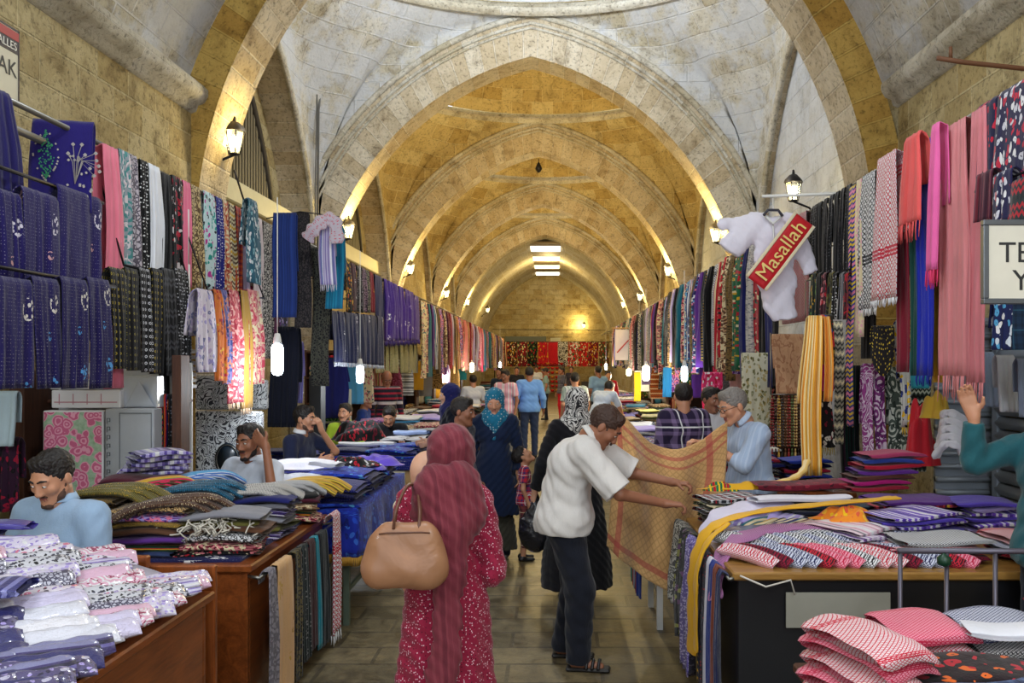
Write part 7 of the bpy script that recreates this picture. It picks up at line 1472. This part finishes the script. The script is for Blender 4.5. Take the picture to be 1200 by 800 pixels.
# 10 teal headscarf woman
person('woman in teal headscarf and dark knee-length coat standing in the aisle', (-.55, 7.85, 0), PI-.05, {}, sc=.895, res=.007, skin=SK, head=(.05, .15, 0), robe=(SH((14, 30, 60)), .42, .22, .17), hijab=SH((22, 108, 140), 'dots', (190, 200, 200), s=1.0), hair=None, skirt=(SH((56, 54, 44)), .60, .10, .20), legm=DKT, shoe=BLKS)
# 11 pink shirt man
person('man in pale pink polo shirt and grey trousers beside the blue-shirted man', (-.92, 16.0, 0), PI-.5, dict(wrR=(.05, .26, 1.08), elR=(.24, .05, 1.08)), sc=.97, res=.010, skin=SKD, head=(.1, .3, 0), top=SH((226, 160, 180), 'stripes', (230, 180, 196), WHITE), sleeve=.7, legm=SH((130, 128, 124)), shoe=BLKS)
# 12 blue shirt back
person('man in light blue shirt and jeans seen from behind', (-.48, 16.2, 0), .1, dict(elL=(-.26, -.05, 1.13), elR=(.26, -.05, 1.13), wrL=(-.27, .04, .90), wrR=(.27, .04, .90), anL=(-.10, -.12, .10), knL=(-.1, .0, .49)), sc=1.0, res=.009, skin=SKD, top=SH((112, 160, 226)), sleeve=1.8, legm=JEAN, shoe=BLKS, eyes=False, loose=.012)
# 13 child in red plaid, looking up
person('small boy in red checked shirt looking up beside the aisle', (-.28, 7.8, 0), -PI/2+.1, dict(hc=(0, -.02, 1.60)), sc=.59, res=.006, skin=SK, head=(0, -.75, 0), hands={}, top=SH((196, 40, 56), 'check', (30, 50, 110), WHITE, s=1.2), sleeve=.7, legm=SH((130, 60, 60), 'check', (60, 30, 40), CREAM), shoe=BLKS, shortleg=True)
# 14-15 people further along
person('distant person in grey-green top and black trousers in mid hall', (-.28, 27, 0), PI/2, {}, sc=.95, res=.013, skin=SKD, head=(0, .4, 0), top=SH((130, 160, 160)), sleeve=.7, legm=DKT, shoe=BLKS, eyes=False)
person('distant person in dark checked shirt and red trousers', (.22, 26.5, 0), PI/2+.4, {}, sc=.97, res=.013, skin=SKD, top=SH((60, 60, 76), 'check', (120, 120, 140), BLACK), sleeve=.8, legm=SH((196, 24, 44)), shoe=BLKS, eyes=False)
person('person with cropped hair in pale striped shirt seen from behind', (.36, 15.2, 0), .2, {}, sc=.94, res=.010, skin=SK, top=SH((176, 190, 180), 'stripes', (150, 166, 160), WHITE), sleeve=.8, legm=DKT, shoe=BLKS, eyes=False)
person('person in white shirt bending towards the right stalls', (.72, 14.2, 0), -.6, dict(wa=(0, .05, 1.08), ch=(0, .16, 1.24), nk=(0, .30, 1.36), hc=(0, .40, 1.44), shL=(-.18, .24, 1.33), shR=(.18, .24, 1.33), elL=(-.24, .36, 1.08), elR=(.24, .36, 1.08), wrL=(-.2, .52, .95), wrR=(.2, .52, .95)), sc=.95, res=.010, skin=SK, head=(0, .5, 0), top=SH((206, 216, 230)), sleeve=.8, legm=DKT, shoe=BLKS, eyes=False)
person('person in pale blue shirt standing at the far right stalls', (1.05, 20.5, 0), .5, {}, sc=1.0, res=.012, skin=SKD, top=SH((140, 180, 220)), sleeve=.8, legm=DKT, shoe=BLKS, eyes=False)
person('person in red beside the far right stalls', (1.35, 21.5, 0), PI, {}, sc=.92, res=.013, skin=SK, top=SH((206, 30, 50)), sleeve=1.8, legm=DKT, shoe=BLKS, eyes=False)
# far left
person('person in white shirt seated with back turned at left stalls', (-1.75, 18.4, .25), .3, {}, SIT, res=.012, skin=SK, top=SH((210, 216, 226)), sleeve=.9, legm=DKT, shoe=BLKS, eyes=False)
person('person in dark jacket standing by the far left stalls', (-1.25, 19.5, 0), PI-.5, {}, sc=.98, res=.012, skin=SKD, top=SH((24, 40, 60)), sleeve=1.8, legm=DKT, shoe=BLKS, eyes=False)
person('person in black beyond the left stalls near hall end', (-1.2, 27, 0), PI, {}, sc=.97, res=.014, skin=SKD, top=SH((26, 26, 34)), sleeve=1.8, legm=DKT, shoe=BLKS, eyes=False)
person('distant person in dark clothes near the red bowls', (.65, 33, 0), PI-.3, {}, sc=.96, res=.014, skin=SKD, top=SH((40, 34, 44)), sleeve=1.8, legm=DKT, shoe=BLKS, eyes=False)
person('distant person in white at the hall end', (-.75, 35, 0), PI, {}, sc=.96, res=.014, skin=SKD, top=SH((206, 206, 206)), sleeve=.8, legm=DKT, shoe=BLKS, eyes=False)
# 16 woman in zebra headscarf and black abaya behind the man in white
person('woman in black-and-white zebra headscarf and black abaya holding a bag', (.17, 6.6, 0), .25, dict(elL=(-.30, -.02, 1.12), wrL=(-.34, .08, .88)), sc=.92, res=.007, skin=SKP, head=(-.1, .2, 0), robe=(SH((14, 14, 20)), .08, .26, .20), hijab=SH((206, 204, 200), 'zebra', (40, 38, 42), s=1.0), hair=None, legm=DKT, shoe=BLKS, eyes=False)
# black plastic bag with blue mark
o = Sdf(.007); o.ell((0, 0, 0), (.13, .11, .17), k=.05); o.cap((0, 0, .10), (0, 0, .26), .05, .02, k=.06); o.cap((0, 0, .24), (0, 0, .31), .016, k=.02)
pm, nt, b = newmat('black_plastic'); q = N(nt); co = q.coord('Object'); q.l(q.mix(q.math('MULTIPLY', q.math('LESS_THAN', q.vor(co, 6)[0], .2), .8), (.012, .012, .016), (.02, .08, .5)), b.inputs['Base Color']); b.inputs['Roughness'].default_value = .22; q.bump(q.noise(co, 12, 3, .5, 1.0)[0], b, .8, .03)
bo = o.build('plastic_bag', pm, loc=(-.15, 6.62, .50), wr=(.006, 30, 34, 18, .4)); tag(bo, 'shiny black plastic bag with a blue mark carried by the abaya woman', 'bag')
# 17 front woman with burgundy headscarf
RB = np.array((-.425, 3.32, 0))
fw = person('woman in burgundy headscarf and speckled maroon dress seen from behind', tuple(RB), .10, dict(shL=(-.145, 0, 1.39), shR=(.145, 0, 1.39), elL=(-.215, .05, 1.14), wrL=(-.18, .22, 1.22), elR=(.205, -.03, 1.10), wrR=(.14, .18, 1.04), hc=(.03, .03, 1.575), nk=(.01, 0, 1.44)), sc=.905, res=.006, skin=SKP, head=(-.35, .15, 0), robe=(SH((142, 24, 56), 'specks', (226, 196, 206), (60, 8, 24), s=1.8), .06, .205, .19), hijab=SH((112, 42, 54), 'stripes', (122, 52, 62), (100, 36, 48), (112, 42, 54), s=1.6), hair=None, legm=None, shoe=BLKS, eyes=False)
t = Sdf(.006)      # the shawl's loose end down her back
t.chain([(.02, -.10, 1.32), (.02, -.14, 1.18), (.015, -.16, 1.00), (.01, -.16, .86)], [.075, .07, .055, .05], k=.04, flat=(0, 1, 0, 2.0)); t.chain([(.015, -.175, .90), (.01, -.19, .75), (-.02, -.20, .58)], [.055, .05, .062], k=.02, flat=(0, 1, 0, 2.4))
t.cap((-.05, -.05, 1.24), (.08, -.06, 1.22), .085, k=.06); t.cap((-.03, -.06, 1.33), (.05, -.05, 1.34), .085, k=.06); t.plane((0, 0, .54), (0, 0, -1))
t.build('headscarf_tail', SH((112, 42, 54), 'stripes', (122, 52, 62), (100, 36, 48), (112, 42, 54), s=1.6), fw, wr=(.006, 55, 30, 24, .3))
# tan bag on her left shoulder
bg = empty('shoulder_bag', (RB[0]-.115, RB[1]-.235, 1.105), .10, 'large tan leather bag carried on the left shoulder', 'bag')
t = Sdf(.006)
for a, r_, z, w in ((0, .058, -.065, .092), (0, .056, -.02, .090), (0, .046, .04, .078), (0, .034, .085, .062)): t.cap((-w, 0, z), (w, 0, z), r_*1.0, k=.05, flat=(0, 1, 0, 1.15))
t.plane((0, 0, -.118), (0, 0, -1)); tm, nt, b = newmat('tan_leather'); q = N(nt); co = q.coord('Object'); q.l(q.mix(q.noise(co, 5, 4)[0], sr((138, 94, 64)), sr((172, 124, 90))), b.inputs['Base Color']); b.inputs['Roughness'].default_value = .42; b.inputs['Coat Weight'].default_value = .15; q.bump(q.noise(co, 6, 3, .5, .8)[0], b, .5, .03)
t.build('bag_body', tm, bg, wr=(.004, 24, 20, 16, .7))
for s_ in (-1, 1): t = MB(); t.tube(smooth_path([(-.04, s_*.025, .10), (-.03, s_*.025, .17), (.0, s_*.015+.10, .235), (.03, s_*.01+.16, .22), (.05, s_*.025+.04, .16), (.05, s_*.025, .10)], 6), .006, 6); t.obj('strap', plainmat('dark_tan_leather', (96, 60, 44), .45), bg)
t = MB(); t.tube([(-.09, -.036, .085), (-.06, -.042, .09), (.06, -.042, .09), (.09, -.036, .085)], .003, 5); t.obj('zip_seam', plainmat('dark_tan_leather', (96, 60, 44), .45), bg)
# baby she holds
bb_ = Sdf(.005); h_ = np.array((0, 0, 0)); bb_.ell((0, -.005, .012), (.062, .074, .066)); bb_.ell((0, .02, -.018), (.05, .05, .05), k=.03); bb_.ell((-.06, 0, -.01), (.008, .014, .02), k=.006); bb_.ell((.06, 0, -.01), (.008, .014, .02), k=.006); bb_.cap((0, .06, -.012), (0, .066, -.018), .008, k=.01)
bb_.cap((0, -.01, -.05), (0, 0, -.12), .038, .06, k=.03); bb_.cap((0, 0, -.12), (0, 0, -.32), .075, .08, k=.05); bb_.chain([(-.06, -.0, -.10), (-.11, -.05, -.16), (-.12, -.12, -.18)], [.03, .026, .018], k=.02); bb_.chain([(.06, 0, -.10), (.11, .03, -.16)], [.03, .024], k=.02)
hand(bb_, (-.12, -.12, -.18), (-.1, -.7, -.3), (1, 0, -.2), 1, .6, .55)
for s_ in (-1, 1): bb_.chain([(s_*.04, 0, -.32), (s_*.07, .08, -.40), (s_*.07, .02, -.50)], [.045, .035, .028], k=.03)
ba = bb_.build('person', [SKP], loc=(-.535, 3.56, 1.355)); ba.rotation_euler = (0, 0, PI-.5); tag(ba, 'bald baby in cream held against the woman in burgundy headscarf', 'person')
t = Sdf(.006); t.cap((0, 0, -.11), (0, 0, -.33), .085, .095, k=.05); t.chain([(-.06, -.0, -.10), (-.11, -.05, -.16), (-.118, -.10, -.175)], [.04, .036, .03], k=.02); t.chain([(.06, 0, -.10), (.11, .03, -.16)], [.04, .034], k=.02); t.plane((-.118, -.10, -.175), (-.1, -.7, -.2), c=np.array((-.118, -.10, -.175)), r=.05); t.build('romper', SH((226, 210, 176)), ba)
# 18 man in white shirt, bending over the ochre shawl
MW = person('man in loose white shirt and dark trousers bending over ochre shawl', (.10, 5.12, 0), -PI/2-.12, dict(pel=(0, -.04, .88), wa=(0, -.03, 1.04), ch=(0, .01, 1.20), nk=(0, .11, 1.36), hc=(0, .20, 1.42), shL=(-.17, .10, 1.30), shR=(.17, .09, 1.28), elL=(-.20, .36, 1.12), elR=(.21, .30, 1.05), wrL=(-.10, .60, 1.08), wrR=(.08, .56, .98), hiL=(-.09, -.04, .87), hiR=(.09, -.04, .87), knL=(-.10, .02, .48), knR=(.10, .06, .48), anL=(-.11, -.06, .08), anR=(.11, .05, .08)),
       sc=1.0, res=.005, skin=SKD, head=(-.05, .75, 0), hands=dict(L=dict(d=(.1, .8, -.05), n=(0, 0, -1), curl=1.1), R=dict(d=(-.1, .8, -.05), n=(0, 0, -1), curl=1.1)), top=SH((214, 210, 206)), sleeve=.95, loose=.034, hem=.15, legm=SH((20, 24, 36)), shoe=None, hair=HAIRB, beard=None, collar=cloth('plain', (214, 210, 206)), wrk=.004, legw=1.25)
b_ = Sdf(.005); Tm = lambda x, y, z: np.array((0, .20, 1.42))+rotm(-.05, .75, 0) @ V3(x, y, z)
b_.cap(Tm(-.024, .100, -.050), Tm(.024, .100, -.050), .0085, k=.01); b_.build('moustache', HAIRB, MW, smooth=False)
for s_, f in ((-1, (-.11, -.06)), (1, (.11, .05))):
    t = MB(); t.box(f[0]-.045, f[0]+.045, f[1]-.07, f[1]+.19, .0, .022, bev=.012); so = t.obj('sandal', plainmat('dark_sole', (30, 26, 24), .6), MW)
    for k in (.05, .085, .12): t = MB(); t.tube(smooth_path([(f[0]-.046, f[1]+k, .02), (f[0]-.03, f[1]+k+.005, .055), (f[0], f[1]+k+.01, .066), (f[0]+.03, f[1]+k+.005, .055), (f[0]+.046, f[1]+k, .02)], 4), .009, 6, flat=.6); t.obj('sandal_strap', plainmat('black_strap', (24, 22, 24), .4), MW)
# 19 grey-haired man with glasses
person('grey-haired man with glasses in light blue shirt holding the ochre shawl', (1.36, 5.95, 0), PI/2+.25, dict(hc=(0, .13, 1.50), nk=(0, .04, 1.39), ch=(0, .02, 1.22), shL=(-.19, .02, 1.32), shR=(.19, .02, 1.32), elL=(-.22, .16, 1.12), wrL=(-.06, .36, 1.25), elR=(.24, .14, 1.08), wrR=(.10, .38, 1.18)), sc=1.0, res=.005, skin=SK, head=(.15, .35, 0), hands=dict(L=dict(d=(.1, .8, .2), n=(0, 0, -1), curl=1.2), R=dict(d=(-.1, .8, .1), n=(0, 0, -1), curl=1.2)),
       top=SH((160, 178, 204), 'stripes', (176, 192, 214), (160, 178, 204)), sleeve=1.3, legm=DKT, shoe=BLKS, hair=HAIRG, beard=None, glasses=True, loose=.014, collar=cloth('plain', (176, 192, 214)), hairkind='short')
# 20 plaid shirt man, back
person('man in dark plaid shirt seen from behind among right stalls', (1.17, 7.75, 0), .12, {}, sc=.93, res=.007, skin=SK, head=(0, .15, 0), top=cloth('check', (40, 30, 60), (130, 110, 150), WHITE, coord='OBJ', s=.45), sleeve=1.7, legm=DKT, shoe=BLKS, eyes=False, loose=.02)
# 21 man behind with partial face
person('dark-haired man in white facing camera between the right stalls', (1.72, 9.5-.0, 0), PI, {}, sc=.93, res=.009, skin=SKD, head=(.3, .1, 0), top=SH((220, 220, 226)), sleeve=.8, legm=DKT, shoe=BLKS) if False else person('dark-haired man in white facing camera between the right stalls', (1.50, 8.2, 0), PI+.3, {}, sc=.90, res=.008, skin=SKD, head=(.2, .1, 0), top=SH((220, 220, 226)), sleeve=.8, legm=DKT, shoe=BLKS)
# 22 person mostly outside the right edge, raised hand
person('person in teal sleeve at the right edge raising an open hand', (2.28, 3.89, 0), PI/2, dict(elL=(-.20, -.05, 1.12), wrL=(-.19, .0, .88), elR=(.16, .29, 1.33), wrR=(.14, .30, 1.545)), sc=1.0, res=.007, skin=SK, head=(0, .1, 0), hands=dict(R=dict(d=(.0, .28, .8), n=(-.9, .45, 0), curl=.3)), top=SH((30, 84, 92)), sleeve=1.88, legm=DKT, shoe=BLKS, loose=.014, eyes=True, wrk=.005)
# ---- ochre shawl held between the two men
OM, nt, b = newmat('ochre_shawl'); q = N(nt); co = q.coord('UV'); sp = q.n('ShaderNodeSeparateXYZ'); q.l(co, sp.inputs[0]); x, y, _ = sp.outputs
def tri(v, p): return q.math('ABSOLUTE', q.math('SUBTRACT', q.math('FRACT', q.math('DIVIDE', v, p)), .5))
c0 = q.mix(q.math('LESS_THAN', q.math('MINIMUM', tri(q.math('ADD', x, y), .05), tri(q.math('SUBTRACT', x, y), .05)), .12), sr((204, 160, 102)), sr((184, 142, 88)))
for (ax, v, wd) in ((x, .10, .022), (x, .86, .022), (y, .12, .018), (y, .20, .010), (y, .90, .02)): c0 = q.mix(q.math('MULTIPLY', q.math('LESS_THAN', q.math('ABSOLUTE', q.math('SUBTRACT', ax, v)), wd), .65), c0, sr((176, 64, 62)))
q.l(c0, b.inputs['Base Color']); b.inputs['Roughness'].default_value = .8; b.inputs['Sheen Weight'].default_value = .3; b.inputs['Transmission Weight'].default_value = 0
q.bump(q.noise(q.coord('Object'), 9, 3)[0], b, .3, .02)
rows = [[P(716, 470, 5.32), P(738, 494, 5.38), P(762, 518, 5.5), P(790, 526, 5.6), P(820, 516, 5.66), P(851, 494, 5.66)],
        [P(716, 525, 5.32), P(742, 545, 5.32), P(765, 560, 5.5), P(792, 568, 5.6), P(822, 560, 5.66), P(852, 535, 5.70)],
        [P(716, 585, 5.24), P(740, 602, 5.35), P(765, 618, 5.5), P(790, 625, 5.58), P(815, 615, 5.62), P(848, 590, 5.66)],
        [P(711, 640, 5.28), P(735, 662, 5.38), P(760, 680, 5.5), P(790, 692, 5.55), P(818, 680, 5.6), P(846, 650, 5.64)]]
def shsheet():
    g = [smooth_path(r_, 8) for r_ in rows]; mm = len(g[0]); cols = [smooth_path([g[i][j] for i in range(4)], 12) for j in range(mm)]; k = len(cols[0]); mb = MB()
    mb.grid(lambda u, v: cols[round(u*(mm-1))][round(v*(k-1))]+Vector((0, .022*math.sin(u*16+v*3)+.014*math.sin(u*29-v*6)+.02*math.sin(v*7+u*5), 0)), mm-1, k-1, uvf=lambda u, v, p: (u, v)); return mb
o = solid(shsheet().obj('ochre_shawl', OM), .003); tag(o, 'large ochre shawl with red border stripes spread between two men', 'shawl')
o = ribbon('shawl_fold', 'gathered upper fold of the ochre shawl by man in white', 'shawl', [P(722, 640, 5.17), P(722, 600, 5.14), P(724, 540, 5.12), P(727, 500, 5.12), P(724, 474, 5.14)], .10, c_('kef', (214, 158, 74), (176, 122, 56)), normal=(0, -1, 0), th=.02) if False else None
WORLD_S = 1.0; EXPO = 0.92
YW = (1, .74, .26); CW = (.86, .93, 1.0)
def point(x, y, z, w, c=(1, 1, 1), r=.08, name='lamp_or_fill_light'):
    l = bpy.data.lights.new(name, 'POINT'); l.energy = w; l.color = c; l.shadow_soft_size = r
    o = bpy.data.objects.new(name, l); COL.objects.link(o); o.location = (x, y, z); return o
for s_, x, y, z, lb in LANT:
    k = 1 if s_ == 'left' else -1
    point(x+k*.22, y-.05, z+.1, (48 if y > 10 else 14) if 'whitewashed' not in lb else 6, YW, .12)
for px, py0, py1, d, lb, wm in BULBS:
    p = P(px, py1, d); point(p.x, p.y-.05, p.z-.08, 8 if d < 15 else 36, CW if not wm else (1, .85, .6), .08)
# unseen cool fill points added to brighten the near bays, no fittings there
for x, y, z, w in ((-2.0, 1.2, 2.9, 55), (1.6, 1.2, 2.9, 55), (-.3, 3.0, 5.6, 130), (-.3, 11.5, 7.6, 210)): point(x, y, z, w, CW, .25)
for y, w in ((18, 110), (24.5, 110), (31.5, 110), (42, 150)): point(-.3, y, 6.3, w, (1, .76, .34), .25)  # warm fill points added along the deeper bays, not tied to any fitting
# ================================================================== LIGHT AND CAMERA
def point(x, y, z, w, c=(1, 1, 1), r=.08, name='lamp_or_fill_light'):
    l = bpy.data.lights.new(name, 'POINT'); l.energy = w; l.color = c; l.shadow_soft_size = r
    o = bpy.data.objects.new(name, l); COL.objects.link(o); o.location = (x, y, z); return o
W = bpy.data.worlds.new('World'); SC.world = W; W.use_nodes = True
bg = W.node_tree.nodes['Background']; bg.inputs[0].default_value = (.86, .93, 1.0, 1); bg.inputs[1].default_value = WORLD_S
cam = bpy.data.cameras.new('camera'); co_ = bpy.data.objects.new('camera', cam); COL.objects.link(co_)
co_.location = (0, 0, EYE); co_.rotation_euler = (PI/2, 0, 0)
cam.sensor_width = 36; cam.lens = 30; cam.shift_x = -50/1200; cam.shift_y = 25/1200; cam.clip_start = .05; cam.clip_end = 200
SC.camera = co_
SC.view_settings.view_transform = 'Standard'; SC.view_settings.look = 'None'; SC.view_settings.gamma = 1; SC.view_settings.use_curve_mapping = False
SC.view_settings.exposure = EXPO
SC.cycles.use_denoising = True; SC.cycles.max_bounces = 6; SC.cycles.diffuse_bounces = 4; SC.cycles.sample_clamp_indirect = 6
